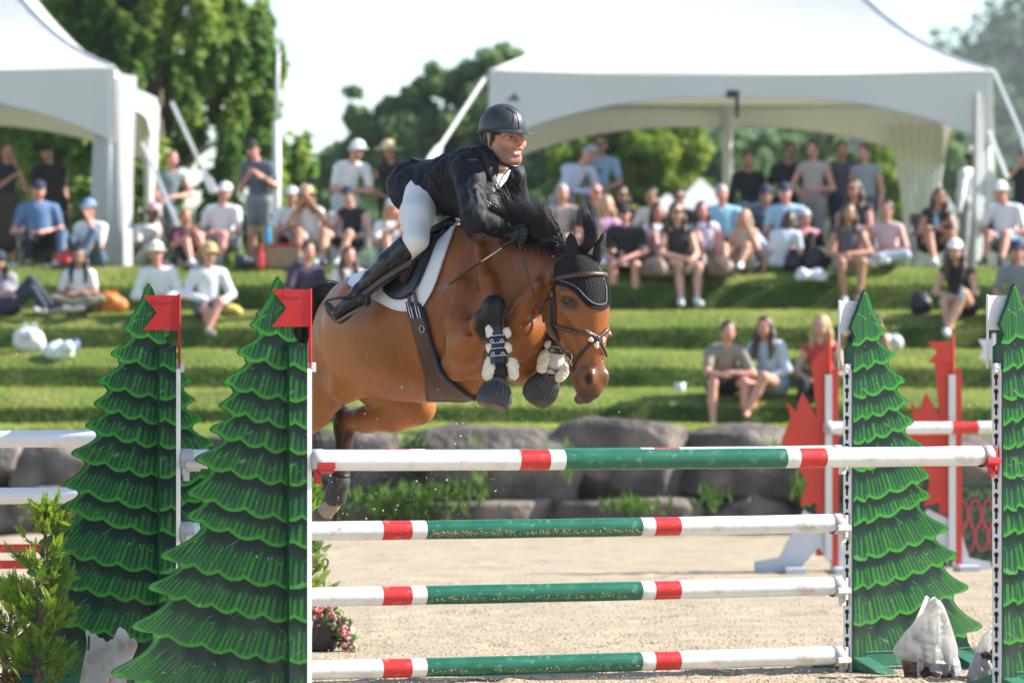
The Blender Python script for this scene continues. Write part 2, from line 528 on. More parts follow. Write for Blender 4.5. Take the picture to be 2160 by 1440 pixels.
XS = np.concatenate([[-300, -120, -40, -20], np.arange(-11, 11.01, 0.13), [20, 40, 120, 300]])
X, I = np.meshgrid(XS, np.arange(len(PR)), indexing='ij')
P = np.stack([X, PR[I, 0], PR[I, 1]], -1).reshape(-1, 3)
wob = (P[:, 1] < 58) & (P[:, 1] > 43.3)
P[:, 1] += np.where(wob, 0.5 * (vnoise(P * (1, 0.25, 0), 0.35, 4) - 0.5) + 0.12 * (vnoise(P, 1.2, 6) - 0.5), 0)
P[:, 2] += np.where(wob, 0.09 * (fbm(P, 1.1, 9, 3) - 0.5), 0)
ny = len(PR); nx = len(XS)
i = np.arange((nx-1)*(ny-1)); a = i // (ny-1); b = i % (ny-1)
F = np.stack([a*ny+b, (a+1)*ny+b, (a+1)*ny+b+1, a*ny+b+1], 1)
M_RISER_SHADE = pmat('riser_shade_grass', (0.05, 0.085, 0.016), 0.95, 0.4, 3.0, 0.9, 20.0, second=(0.10, 0.11, 0.03), sec_scale=2.5, sec_amt=.6, spec=.1, dist=.06)  # shaded copy of the bank grass: riser shade put into the colour
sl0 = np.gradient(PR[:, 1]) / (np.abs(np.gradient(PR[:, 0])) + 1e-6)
bank = tag(link('grass_bank', mesh_np('grass_bank', P, F, [M_GRASS, M_RISER_SHADE], True, fm=(sl0[b] > .95).astype(int))), kind='structure')
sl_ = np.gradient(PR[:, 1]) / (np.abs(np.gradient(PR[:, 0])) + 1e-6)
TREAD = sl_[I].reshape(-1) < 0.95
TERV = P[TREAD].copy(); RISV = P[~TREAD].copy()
# blades of grass over the ledges
def blades(name, n, seed, posf, h, w, m):
    g = np.random.default_rng(seed)
    P = posf(g, n)
    a = g.uniform(0, 2 * math.pi, n); hh = g.uniform(h[0], h[1], n); ww = g.uniform(w[0], w[1], n)
    lean = g.normal(0, 0.35, (n, 2)) * hh[:, None]
    d = np.stack([np.cos(a), np.sin(a), np.zeros(n)], 1) * ww[:, None] / 2
    T = P + np.stack([lean[:, 0], lean[:, 1], hh], 1)
    Mid = P + np.stack([lean[:, 0] * 0.35, lean[:, 1] * 0.35, hh * 0.55], 1)
    V = np.stack([P - d, P + d, Mid + d * 0.8, T, Mid - d * 0.8], 1).reshape(-1, 3)
    k = np.arange(n)[:, None] * 5
    return tag(link(name, mesh_np(name, V, [np.concatenate([k, k+1, k+2, k+4], 1), np.concatenate([k+4, k+2, k+3], 1)], m, False)), kind='stuff')
def bank_pts(g, n):
    sel = TERV[(np.abs(TERV[:, 0]) < 9.5) & (TERV[:, 1] < 57.5) & (TERV[:, 1] > 43.0)]
    p = sel[g.integers(0, len(sel), n)] + np.stack([g.uniform(-0.08, 0.08, n), g.uniform(-0.06, 0.06, n), np.full(n, -0.02)], 1)
    return p
blades('bank_grass', 90000, 3, bank_pts, (0.02, 0.06), (0.008, 0.02), M_BLADE)
M_BLADE2 = pmat('riser_shade_blade', (0.06, 0.115, 0.018), 0.7, 0.30, 2.0, second=(0.10, 0.13, 0.025), sec_scale=1.2, sec_amt=0.7, spec=0.2, trans=0.1)  # blades on the risers, their shade painted in as darker green
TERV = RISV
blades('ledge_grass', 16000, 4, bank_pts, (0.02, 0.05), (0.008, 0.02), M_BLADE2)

# retaining wall of boulders
def boulder_mesh(w, d, h, seed, n=15):
    """rounded, irregular block"""
    u = np.linspace(-1, 1, n)
    V = []; F = []; idx = {}
    def vid(p):
        k = tuple(np.round(p, 5))
        if k not in idx: idx[k] = len(V); V.append(p)
        return idx[k]
    for ax in range(3):
        for sg in (-1, 1):
            for i in range(n - 1):
                for j in range(n - 1):
                    q = []
                    for (a, b) in ((i, j), (i+1, j), (i+1, j+1), (i, j+1)):
                        p = [0, 0, 0]; p[ax] = sg; p[(ax+1) % 3] = u[a]; p[(ax+2) % 3] = u[b]
                        q.append(vid(np.array(p, float)))
                    F.append(q if sg > 0 else q[::-1])
    P = np.array(V); e = 7.0
    r = (np.abs(P) ** e).sum(1) ** (1 / e)
    P = P / r[:, None]
    P *= (1 + 0.30 * (fbm(P, 1.3, seed, 3) - 0.5))[:, None]
    P += 0.13 * (np.stack([vnoise(P, 2.4, seed + 5), vnoise(P, 2.4, seed + 6), vnoise(P, 2.4, seed + 7)], 1) - 0.5)
    gb = np.random.default_rng(seed)
    for _ in range(9):                                    # broken flat faces
        nrm = gb.normal(0, 1, 3) * (1, 1, .8); nrm /= np.linalg.norm(nrm); dd = gb.uniform(.84, 1.06)
        P = P - np.maximum(0, P @ nrm - dd)[:, None] * nrm * .92
    return mesh_np('boulder', P * (w / 2, d / 2, h / 2), np.array(F), M_STONE, True)
wall = tag(empty('retaining_wall', (0, 43, 0), label='low retaining wall of big grey boulders below the grass bank', cat='wall'))
g = np.random.default_rng(21)
def boulder(px0, px1, py0, py1, Y, seed):
    c = W((px0 + px1) / 2, (py0 + py1) / 2, Y)
    w = (px1 - px0) * Y / FPX * 1.16; h = (py1 - py0) * Y / FPX * g.uniform(1.02, 1.16)
    o = link('boulder', boulder_mesh(w, 0.9, h, seed), wall)
    o.location = (c.x, Y + 0.45 - 43, c.z); o.rotation_euler = (g.uniform(-.10, .10), g.uniform(-.09, .09), g.uniform(-.15, .15))
top = [(-420,-150,925,1035),(-150,30,935,1030),(30,215,938,1040),(215,420,930,1040),(420,640,925,1035),(640,880,918,1050),(885,1200,906,1062),(1202,1447,902,1070),(1450,1690,912,1052),(1692,1930,925,1060),(1932,2150,930,1050),(2152,2400,920,1050)]
top = [(-960,-690,930,1040),(-690,-420,925,1038)] + top + [(2402,2650,925,1050),(2652,2900,930,1050)]
for i_, q in enumerate(top): boulder(*q, 42.75 + g.uniform(-.12, .12), 40 + i_)
low = [(-300,-60,1030,1140),(-60,130,1035,1135),(130,380,1040,1140),(380,600,1035,1140),(600,850,1045,1140),(845,1180,1052,1145),(1182,1505,1062,1140),(1508,1660,1045,1138),(1662,1900,1058,1140),(1902,2140,1050,1140),(2142,2400,1050,1140)]
low = [(-840,-560,1035,1140),(-560,-300,1040,1140)] + low + [(2402,2660,1050,1140),(2662,2900,1050,1140)]
for i_, q in enumerate(low): boulder(*q, 42.55 + g.uniform(-.1, .1), 70 + i_)
mb = MB(); mb.box((0, 0.18, 0.42), (60, 0.2, 1.0)); mb.obj('earth_backing', M_EARTH, wall)
# weeds in the joints
M_WEED = pmat('weed_leaf', (0.10, 0.20, 0.03), 0.6, 0.35, 5.0, trans=0.45)
def weed_pts(g, n):
    cs = [(800,1062,150,18),(930,1045,90,16),(1010,990,14,50),(1340,1075,60,14),(860,1085,110,14),(1500,1060,30,20),(1700,1040,25,30),(650,1070,40,30),(1660,950,50,12),(870,935,25,12),(1196,985,10,40)]
    w_ = np.array([c[2] * c[3] for c in cs], float); ci = g.choice(len(cs), n, p=w_ / w_.sum())
    out = np.zeros((n, 3))
    for q in range(n):
        cx, cy, rx, ry = cs[ci[q]]
        out[q] = W(cx + g.normal(0, rx * .55), cy + g.normal(0, ry * .55), 42.25 + g.uniform(-.1, .25))
    return out
blades('wall_weeds', 900, 8, weed_pts, (0.05, 0.16), (0.02, 0.05), M_WEED)

# ------------------------------------------------------------------ trees and hills
def leafcards(centres, radii, n, size, seed, up=0.3, shell=0.55, squash=1.0):
    """n leaf faces spread through the clumps; returns V,F"""
    g = np.random.default_rng(seed)
    C = np.array([NP(c) for c in centres]); Rr = np.array([r if hasattr(r, '__len__') else (r, r, r) for r in radii], float)
    w = Rr.prod(1) ** (2 / 3); ci = g.choice(len(C), n, p=w / w.sum())
    d = g.normal(0, 1, (n, 3)); d /= np.linalg.norm(d, axis=1)[:, None]
    rad = (shell + (1 - shell) * g.random(n)) ** 1.0
    P = C[ci] + d * Rr[ci] * rad[:, None] * (0.85 + 0.3 * g.random(n))[:, None]
    nrm = d + g.normal(0, 0.6, (n, 3)) + (0, 0, up); nrm /= np.linalg.norm(nrm, axis=1)[:, None]
    t = np.cross(nrm, g.normal(0, 1, (n, 3))); t[:, 2] += up; t -= nrm * (t * nrm).sum(1)[:, None]; t /= np.linalg.norm(t, axis=1)[:, None] + 1e-9
    b = np.cross(nrm, t)
    s = g.uniform(size * 0.6, size * 1.4, n)[:, None]
    V = np.stack([P - t * s, P + b * s * 0.5, P + t * s, P - b * s * 0.5], 1).reshape(-1, 3)
    F = np.arange(n * 4).reshape(-1, 4)
    return V, F
def foliage(name, col, second, trans=0.45):
    return pmat(name, col, 0.6, 0.30, 0.8, second=second, sec_scale=0.7, sec_amt=0.8, sec_lo=0.42, sec_hi=0.62, trans=trans, spec=0.25)
M_BARK = pmat('bark', (0.12, 0.09, 0.065), 0.9, 0.3, 6.0, 0.8, 30.0)
def tree(name, base, crown, nleaf, lsize, m, label, seed, up=0.3, trunk_r=0.18, group=None, shell=0.5):
    """crown: list of (centre, radius)"""
    t = empty(name, base, label=label, cat='tree', group=group)
    b0 = NP(base)
    V, F = leafcards([NP(c) - b0 for c, r in crown], [r for c, r in crown], nleaf, lsize, seed, up, shell)
    link('crown', mesh_np('crown', V, F, m, False), t)
    cs = np.array([NP(c) - b0 for c, r in crown]); topz = cs[:, 2].max(); mid = cs.mean(0)
    mb = MB()
    mb.tube([(0, 0, -0.3), (mid[0]*.2, mid[1]*.2, topz*.3), (mid[0]*.6, mid[1]*.6, topz*.62), (mid[0], mid[1], topz*.92)], [trunk_r, trunk_r*.8, trunk_r*.5, trunk_r*.15], 8)
    g = np.random.default_rng(seed)
    for c in cs[g.permutation(len(cs))[:14]]:
        z0 = min(max(c[2] * 0.62, topz * .15), topz * .85); f = z0 / topz
        mb.tube([(mid[0]*f, mid[1]*f, z0), (c[0]*.5 + mid[0]*f*.5, c[1]*.5 + mid[1]*f*.5, (z0 + c[2]) / 2), c], [trunk_r*.35, trunk_r*.22, trunk_r*.08], 6)
    mb.obj('trunk', M_BARK, t, True)
    return t
def conifer(name, px, Y, zbase, ztop, rb, nclump, nleaf, lsize, m, label, seed, group=None):
    g = np.random.default_rng(seed)
    x = (px - 1080) / FPX * Y
    cr = []
    for i in range(nclump):
        f = g.random() ** 0.8
        z = zbase + 0.3 + (ztop - zbase) * f
        R = rb * (1 - f) ** 0.62 * (0.92 + 0.12 * math.sin(f * 9 + seed))
        a = g.uniform(0, 2 * math.pi); rr = R * math.sqrt(g.uniform(0.25, 1.0))
        s = g.uniform(0.28, 0.52) * (0.6 + 0.4 * (1 - f))
        cr.append(((x + rr * math.cos(a), Y + rr * math.sin(a), z), (s * 0.62, s * 0.62, s * 1.45)))
    return tree(name, (x, Y, zbase), cr, nleaf, lsize, m, label, seed, up=0.9, trunk_r=0.22, group=group, shell=0.35)
M_CEDAR = foliage('cedar_foliage', (0.13, 0.25, 0.05), (0.32, 0.40, 0.07), 0.6)
conifer('cedar_tree', 322, 74, 3.0, 14.6, 2.95, 620, 95000, 0.115, M_CEDAR, 'tall dense green cedar tree rising right behind the left tent', 31)
conifer('cedar_tree', 40, 79, 3.0, 13.5, 2.6, 380, 50000, 0.12, M_CEDAR, 'dark cedar tree at far left seen under the left tent roof', 33)
M_MAPLE = foliage('maple_foliage', (0.14, 0.24, 0.10), (0.25, 0.34, 0.13), .55)
M_LIME = foliage('lime_foliage', (0.16, 0.26, 0.03), (0.32, 0.38, 0.05), 0.55)
def pxtree(name, Y, clumps, nleaf, lsize, m, label, seed, sub=22, base_px=None):
    g = np.random.default_rng(seed); cr = []
    for cx, cy, rx, ry in clumps:
        c = NP(W(cx, cy, Y)); r = (rx * Y / FPX, ry * Y / FPX)
        for k in range(sub):
            a = g.normal(0, 0.52, 3)
            s = g.uniform(0.2, 0.5)
            cr.append((c + a * (r[0], r[0], r[1]), (r[0]*s, r[0]*s, r[1]*s)))
    bx = (base_px or clumps[0][0]); b = W(bx, 500, Y)
    return tree(name, (b.x, Y, 2.9), cr, nleaf, lsize, m, label, seed, trunk_r=0.3)
pxtree('maple_tree', 118, [(960,260,120,90),(1050,170,65,60),(880,320,120,70),(1050,300,100,110),(770,275,45,50),(800,345,90,50),(1070,115,25,22),(940,185,50,38),(860,225,50,38),(900,400,160,60),(1050,420,90,60)], 42000, 0.15, M_MAPLE, 'broad pale green tree in the distance left of the white tent', 41, base_px=960)
pxtree('shrubby_tree', 135, [(690,352,38,30),(730,385,60,30),(660,400,40,24),(700,440,90,40)], 9000, 0.15, M_MAPLE, 'small rounded tree on the skyline beyond the left bank', 42)
pxtree('lime_tree', 96, [(1340,330,95,70),(1250,350,70,60),(1420,360,70,60),(1330,290,80,40),(1300,400,120,40),(1450,410,60,40),(1330,470,150,60)], 36000, 0.13, M_LIME, 'bright yellow green tree seen under the middle of the tent', 43)
pxtree('lime_tree', 104, [(1175,330,50,60),(1140,370,60,60),(1195,400,60,50),(1170,470,80,60)], 16000, 0.13, M_MAPLE, 'darker green tree beside the rider under the tent', 44)
pxtree('lime_tree', 110, [(1850,360,60,60),(1870,400,70,40),(1800,400,60,40),(1840,470,90,60)], 17000, 0.13, M_LIME, 'bright green tree behind the standing people under the tent', 45)
pxtree('beech_tree', 150, [(1500,320,70,50),(1570,345,80,55),(1490,400,80,60),(1590,420,90,60)], 16000, 0.17, M_MAPLE, 'mid green tree behind the tent pole under the big tent', 46)
pxtree('beech_tree', 165, [(1660,315,80,55),(1740,300,80,60),(1700,390,110,70),(1620,390,70,60)], 18000, 0.18, M_MAPLE, 'mid green tree behind the row of standing people', 47)
pxtree('beech_tree', 180, [(1900,300,80,60),(1960,330,70,60),(1930,410,110,70),(2010,390,90,70)], 18000, 0.2, M_MAPLE, 'mid green tree behind the drape at the right of the tent', 48)
# wooded hill far behind
RIDGE = np.array([(400, 455), (640, 440), (820, 410), (1060, 380), (1200, 340), (1400, 290), (1500, 262), (1700, 215), (1830, 160), (1930, 78), (1990, 42), (2060, 20), (2200, -20), (2500, -120), (3000, -200)], float)
def ridge_z(x, Y):
    px = 1080 + x * FPX / Y
    return CAMZ + (790 - np.interp(px, RIDGE[:, 0], RIDGE[:, 1])) * Y / FPX
YH = 780.0
xs = np.linspace(-70, 175, 90); fs = np.linspace(0, 1, 14)
Xh, Fh = np.meshgrid(xs, fs, indexing='ij')
P = np.stack([Xh, YH - 250 * (1 - Fh), 2 + (ridge_z(Xh, YH) - 6 - 2) * Fh ** 1.3], -1).reshape(-1, 3)
i = np.arange(89 * 13); a = i // 13; b = i % 13
tag(link('hill', mesh_np('hill', P, np.stack([a*14+b, (a+1)*14+b, (a+1)*14+b+1, a*14+b+1], 1), M_GRASS, True)), kind='structure')
g = np.random.default_rng(77)
n = 1500
hx = g.uniform(-60, 165, n); hf = g.random(n) ** 0.7
hy = YH - 250 * (1 - hf); hz = 2 + (ridge_z(hx, YH) - 9) * hf ** 1.3
sc_ = g.uniform(3.0, 6.0, n)
cen = [(hx[k], hy[k], hz[k] + sc_[k] * 0.5) for k in range(n)]
rad_ = [(s, s, s * 1.2) for s in sc_]
V, F = leafcards(cen, rad_, 110000, 1.25, 78, 0.4, 0.75)
M_WOOD = foliage('wood_foliage', (0.05, 0.115, 0.04), (0.13, 0.21, 0.06), 0.45)
tag(link('hillside_wood', mesh_np('hillside_wood', V, F, M_WOOD, False)), kind='stuff')
# ================================================================== TENTS
M_TENT = pmat('tent_vinyl', (0.70, 0.70, 0.70), 0.45, 0.04, 1.0, 0.15, 3.0, trans=0.13, tcol=(0.80, 0.74, 0.62), spec=0.4, dist=0.03)
M_WHITEMETAL = pmat('white_metal', (0.72, 0.72, 0.72), 0.4, 0.06, 3.0)
M_STRAP = pmat('webbing', (0.62, 0.62, 0.58), 0.8, 0.1, 8.0)
M_DARK = pmat('dark_plastic', (0.03, 0.03, 0.035), 0.5, 0.2, 6.0)
def tent(corner_fl, width, depth, zg, ze, zp, label, valmid=0.30, valcorner=1.0, group='white frame tents'):
    """high peak frame tent; corner_fl = front left ground corner (x,y)"""
    x0, y0 = corner_fl
    t = empty('frame_tent', (x0 + width/2, y0 + depth/2, zg), label=label, cat='tent', group=None)
    cx, cy = 0, 0; hw, hd = width/2, depth/2; E = ze - zg; Pk = zp - zg
    n = 24; m = 20
    # roof: concave curve from eaves to peak, one panel per side
    for side in range(4):
        R = rotz(side * math.pi / 2); half = hw if side % 2 == 0 else hd; out = hd if side % 2 == 0 else hw
        V = []
        for i in range(m + 1):
            f = i / m
            z = E + (Pk - E) * (0.288 * f + 0.712 * f ** 2.3)
            for j in range(n + 1):
                s = -1 + 2 * j / n
                sag = 0.05 * math.sin(math.pi * f) * (1 - s * s) + 0.06 * (1 - s * s) * (1 - f) 
                V.append((s * half * (1 - f) + 0, -(out * (1 - f)), z - sag))
        V = np.array(V) @ R.T
        F = [(i*(n+1)+j, i*(n+1)+j+1, (i+1)*(n+1)+j+1, (i+1)*(n+1)+j) for i in range(m) for j in range(n)]
        link('roof_panel', mesh_np('roof_panel', V, F, M_TENT, True), t)
        # valance with arched lower edge
        V = []
        k = 6
        for j in range(2*n + 1):
            s = -1 + 2 * j / (2*n)
            topz = E - 0.06 * (1 - s * s)
            h = valmid + (valcorner - valmid) * abs(s) ** 2.6
            for i in range(k + 1):
                f = i / k
                V.append((s * half, -out - 0.012 + 0.03 * math.sin(s * 9 + side) * f * (1 - abs(s)), topz - h * f))
        V = np.array(V) @ R.T
        F = [(j*(k+1)+i, j*(k+1)+i+1, (j+1)*(k+1)+i+1, (j+1)*(k+1)+i) for j in range(2*n) for i in range(k)]
        link('valance', mesh_np('valance', V, F, M_TENT, True), t)
    for sx in (-1, 1):
        for sy in (-1, 1):
            mb = MB(); mb.tube([(sx*hw*(1 - f), sy*hd*(1 - f), E + (Pk - E)*(0.288*f + 0.712*f**2.3) + .004) for f in np.linspace(0, .98, 16)], .016, 6); mb.obj('roof_seam', M_TENT, t, True)
    for side in range(4):
        R = rotz(side * math.pi / 2); half = hw if side % 2 == 0 else hd; out = hd if side % 2 == 0 else hw
        mb = MB(); mb.tube([R @ np.array((s_*half, -out - .016, E - .06*(1 - s_*s_) - .01)) for s_ in np.linspace(-1, 1, 24)], .010, 5); mb.obj('eave_hem', M_TENT, t, True)
        mb = MB(); mb.tube([R @ np.array((s_*half, -out - .012 + .03*math.sin(s_*9 + side)*(1 - abs(s_)), E - .06*(1 - s_*s_) - (valmid + (valcorner - valmid)*abs(s_)**2.6))) for s_ in np.linspace(-1, 1, 40)], .012, 5); mb.obj('valance_hem', M_TENT, t, True)
    for sx in (-1, 1):
        for sy in (-1, 1):
            mb = MB(); mb.tube([(sx*(hw-.06), sy*(hd-.06), 0), (sx*(hw-.06), sy*(hd-.06), E - 0.02)], 0.045, 10); mb.obj('leg', M_WHITEMETAL, t, True)
    mb = MB()
    for sx in (-1, 1):
        mb.tube([(sx*(hw-.06), -hd+.06, E-.05), (sx*(hw-.06), hd-.06, E-.05)], 0.03, 8)
        mb.tube([(-hw+.06, sx*(hd-.06), E-.05), (hw-.06, sx*(hd-.06), E-.05)], 0.03, 8)
        for sy in (-1, 1): mb.tube([(sx*(hw-.06), sy*(hd-.06), E-.05), (sx*hw*.5, sy*hd*.5, E + (Pk-E)*.16), (0, 0, E + (Pk-E)*.30)], 0.03, 8)
    mb.obj('roof_frame', M_WHITEMETAL, t, True)
    return t
def drape(t, c, h, w0, w1, seed, ang=0.0):
    """gathered corner curtain, hanging from z=h to the ground"""
    n = 40; m = 26; V = []
    for i in range(m + 1):
        f = i / m; w = w0 + (w1 - w0) * (1 - (1 - f) ** 1.8) + 0.10 * max(0, f - 0.5)
        for j in range(n + 1):
            u = j / n - 0.5
            V.append((c[0] + u * w * math.cos(ang) - 0.05 * math.sin(u * 44 + seed) * math.sin(ang), c[1] + u * w * math.sin(ang) + 0.05 * math.sin(u * 44 + seed + f) * (0.5 + .5 * f), h * (1 - f)))
    F = [(i*(n+1)+j, i*(n+1)+j+1, (i+1)*(n+1)+j+1, (i+1)*(n+1)+j) for i in range(m) for j in range(n)]
    return link('curtain', mesh_np('curtain', V, F, M_TENT, True), t)
def guy(t, a, b, ratchet=True):
    o = NP(t.location); a = NP(a) - o; b = NP(b) - o
    d = b - a; mb = MB()
    mb.strap([a, a + d * .5, b], [(0, -1, 0.2)] * 3, 0.055, 0.004); mb.obj('guy_strap', M_STRAP, t)
    if ratchet:
        mb = MB(); mb.strap([a + d * .80, a + d * .84, a + d * .97, a + d * 1.0], [(0, -1, .2)] * 4, [0.06, 0.12, 0.14, 0.08], 0.03); mb.obj('strap_sleeve', M_TENT, t)
ZG = 3.03
YT = 57.0
tr = tent((W(1032, 600, YT).x, YT), 1062 * YT / FPX, 6.8, ZG, W(1500, 148, YT).z, W(1500, 148, YT).z + 4.35, 'large white high peak tent on the right, its arched front over the crowd')
drape(tr, (3.38 - 0.12, -3.35), 2.35, 0.35, 0.5, 1, 0.9)
drape(tr, (3.38 - 0.35, 3.2), 2.3, 1.0, 0.4, 3, 0.2)
mb = MB(); mb.tube([(W(1535, 300, 63.7).x - tr.location.x, 3.33, 0), (W(1535, 300, 63.7).x - tr.location.x, 3.33, 2.6)], 0.075, 12); mb.obj('leg', M_WHITEMETAL, tr, True)
p = W(1545, 200, 57.05) - tr.location
mb = MB(); mb.box((p.x, -3.43, p.z), (0.16, 0.05, 0.10)); mb.box((p.x + .06, -3.36, p.z - .16), (0.05, 0.05, 0.3)); mb.obj('valance_clip', M_DARK, tr)
p = W(1083, 208, 56.97) - tr.location
mb = MB(); mb.poly([(-.09, -.03), (.09, -.03), (.05, .02), (.02, .07), (-.03, .03)], 0.004, c=(p.x, -3.425, p.z)); mb.obj('valance_emblem', pmat('emblem_blue', (0.09, 0.13, 0.22), 0.6), tr)
guy(tr, W(1026, 160, 57), W(905, 345, 55.6)); guy(tr, W(2096, 148, 57), W(2175, 330, 55.8)); guy(tr, W(2086, 275, 56.9), W(2125, 375, 56.0), False)
tl = tent((W(240, 600, YT).x - 6.8, YT), 6.8, 6.8, ZG, W(240, 141, YT).z, W(240, 141, YT).z + 5.0, 'white high peak tent at left with a sunlit side wall and curtains')
drape(tl, (3.4 - 0.10, -3.35), 2.55, 0.30, 0.42, 0, 0.15)
drape(tl, (3.4 + 0.03, -2.75), 2.65, 0.9, 0.55, 2, 1.25)
drape(tl, (3.4 - 0.02, 2.6), 2.6, 1.0, 0.35, 4, 1.45)
guy(tl, W(362, 215, 63.7), W(452, 408, 62.0)); guy(tl, W(300, 300, 57.5), W(412, 560, 55.2), False); guy(tl, W(338, 430, 56.5), W(330, 545, 55.8), False)
# flag pole between the tents
x = W(584, 300, 66).x
fp = empty('white_flagpole', (x, 66, 3.03), label='slim white pole standing between the cedar and the seated crowd', cat='pole')
mb = MB(); mb.tube([(0, 0, 0), (0, 0, 2.5)], [0.062, 0.058], 12); mb.tube([(0, 0, 2.5), (0.02, 0, 3.6)], [0.035, 0.025], 10); mb.obj('shaft', M_WHITEMETAL, fp, True)
mb = MB(); mb.lathe([(0.0, 3.6), (0.03, 3.61), (0.04, 3.64), (0.03, 3.68), (0.0, 3.69)]); mb.obj('finial', M_WHITEMETAL, fp, True)
# small far marquee roofs behind the crowd
for (px, py, w_, h_, Y_, lab) in ((1478, 375, 150, 75, 84, 'small white marquee roof far behind the crowd under the tent'), (1408, 408, 110, 45, 92, 'lower white marquee roof just left of the other far one'), (1980, 385, 70, 60, 80, 'little white marquee roof behind the dark haired woman by the drape')):
    c = W(px, py, Y_); ww = w_ * Y_ / FPX; hh = h_ * Y_ / FPX
    q = empty('far_marquee', (c.x, Y_, 3.0), label=lab, cat='marquee')
    mb = MB(); a = ww / 2; z0 = c.z - 3.0 - hh
    mb.add([(-a, -a, z0), (a, -a, z0), (a, a, z0), (-a, a, z0), (0, 0, z0 + hh)], T=[(0, 1, 4), (1, 2, 4), (2, 3, 4), (3, 0, 4)])
    mb.obj('roof', M_TENT, q)
    for sx in (-1, 1):
        for sy in (-1, 1):
            mb = MB(); mb.tube([(sx*a*.96, sy*a*.96, 0), (sx*a*.96, sy*a*.96, z0 + .05)], 0.03, 6); mb.obj('leg', M_WHITEMETAL, q)
# ================================================================== JUMPS
M_WHITE = pmat('white_paint', (0.76, 0.76, 0.75), 0.32, 0.05, 4.0, second=(0.50, 0.43, 0.34), sec_scale=11.0, sec_amt=0.6, sec_lo=0.56, sec_hi=0.72, bump=0.12, bscale=30, rvar=0.12)
M_RED = pmat('red_paint', (0.56, 0.025, 0.022), 0.34, 0.1, 5.0, second=(0.60, 0.20, 0.17), sec_scale=18.0, sec_amt=0.6, sec_lo=0.6, sec_hi=0.7, rvar=0.1)
M_GREEN = pmat('green_paint', (0.012, 0.125, 0.068), 0.30, 0.15, 6.0, second=(0.17, 0.29, 0.22), sec_scale=24.0, sec_amt=0.55, sec_lo=0.58, sec_hi=0.72, rvar=0.12)
M_CAP = pmat('pole_cap', (0.50, 0.50, 0.49), 0.5, 0.15, 9.0, second=(0.33, 0.28, 0.22), sec_scale=12, sec_amt=0.6)
M_ALU = pmat('aluminium', (0.66, 0.67, 0.68), 0.38, 0.08, 7.0, metal=0.55)
M_CUPW = pmat('cup_plastic', (0.62, 0.60, 0.56), 0.5, 0.1, 9.0)
M_CUPR = pmat('cup_red', (0.50, 0.02, 0.03), 0.4, 0.1, 9.0)
M_FLAGR = pmat('flag_red', (0.70, 0.03, 0.035), 0.4, 0.06, 8.0, trans=0.35, second=(0.55, 0.12, 0.10), sec_scale=40, sec_amt=0.5, sec_lo=0.62, sec_hi=0.75)
M_FLAGW = pmat('flag_white', (0.82, 0.82, 0.82), 0.4, 0.03, 8.0, trans=0.3)
M_DKGREEN = pmat('dark_green_paint', (0.010, 0.075, 0.042), 0.35, 0.2, 6.0, second=(0.06, 0.16, 0.10), sec_scale=20, sec_amt=0.5)
M_HOLE = pmat('slot_dark', (0.008, 0.008, 0.008), 0.8, 0.1, 5.0)
M_MUD = pmat('dried_mud', (0.36, 0.28, 0.19), 0.95, 0.3, 40.0)
# painted tree panel: colour attribute holds the painting (flat print on a board)
TZ = np.array([.0, .228, .356, .494, .607, .718, .857, 1.013, 1.123, 1.306, 1.452, 1.632, 1.847])     # tier tips below the apex
TX = np.array([.0, .258, .320, .390, .406, .449, .520, .557, .562, .684, .743, .820, .914])
HT = 1.97
def outline():
    zs = [0.0]; xs = [0.128]
    zs += [0.02, 0.09]; xs += [0.145, 0.172]
    zs += [0.15, 0.172]; xs += [0.205, 0.232]
    px_, pz = 0.225, 0.182
    for i in range(1, 13):
        x, z = TX[i], TZ[i]
        for s in np.linspace(0.15, 1, 8):
            zs.append(pz + (z - 0.024 - pz) * s); xs.append(px_ + (x - 0.016 - px_) * s ** 1.9)
        zs += [z - 0.014, z - .005, z + 0.004, z + 0.012, z + .020]; xs += [x - .004, x + .001, x - .002, x - 0.014, x - .036]
        px_, pz = x * 0.875 - 0.005, z + 0.036
        zs.append(pz - 0.006); xs.append(px_ + 0.010)
    zs += [1.92, HT]; xs += [px_ + 0.02, px_ + 0.05]
    zs = np.array(zs); xs = np.array(xs); o = np.argsort(zs, kind='stable')
    return zs[o], xs[o]
OZ, OX = outline()
IZ = np.array([0, .02, .09, .17, .205, .222, .25, .285, .31, .315, 2.2]); IX = np.array([.128, .110, .085, .045, .030, .042, .058, .045, .012, .0, .0])
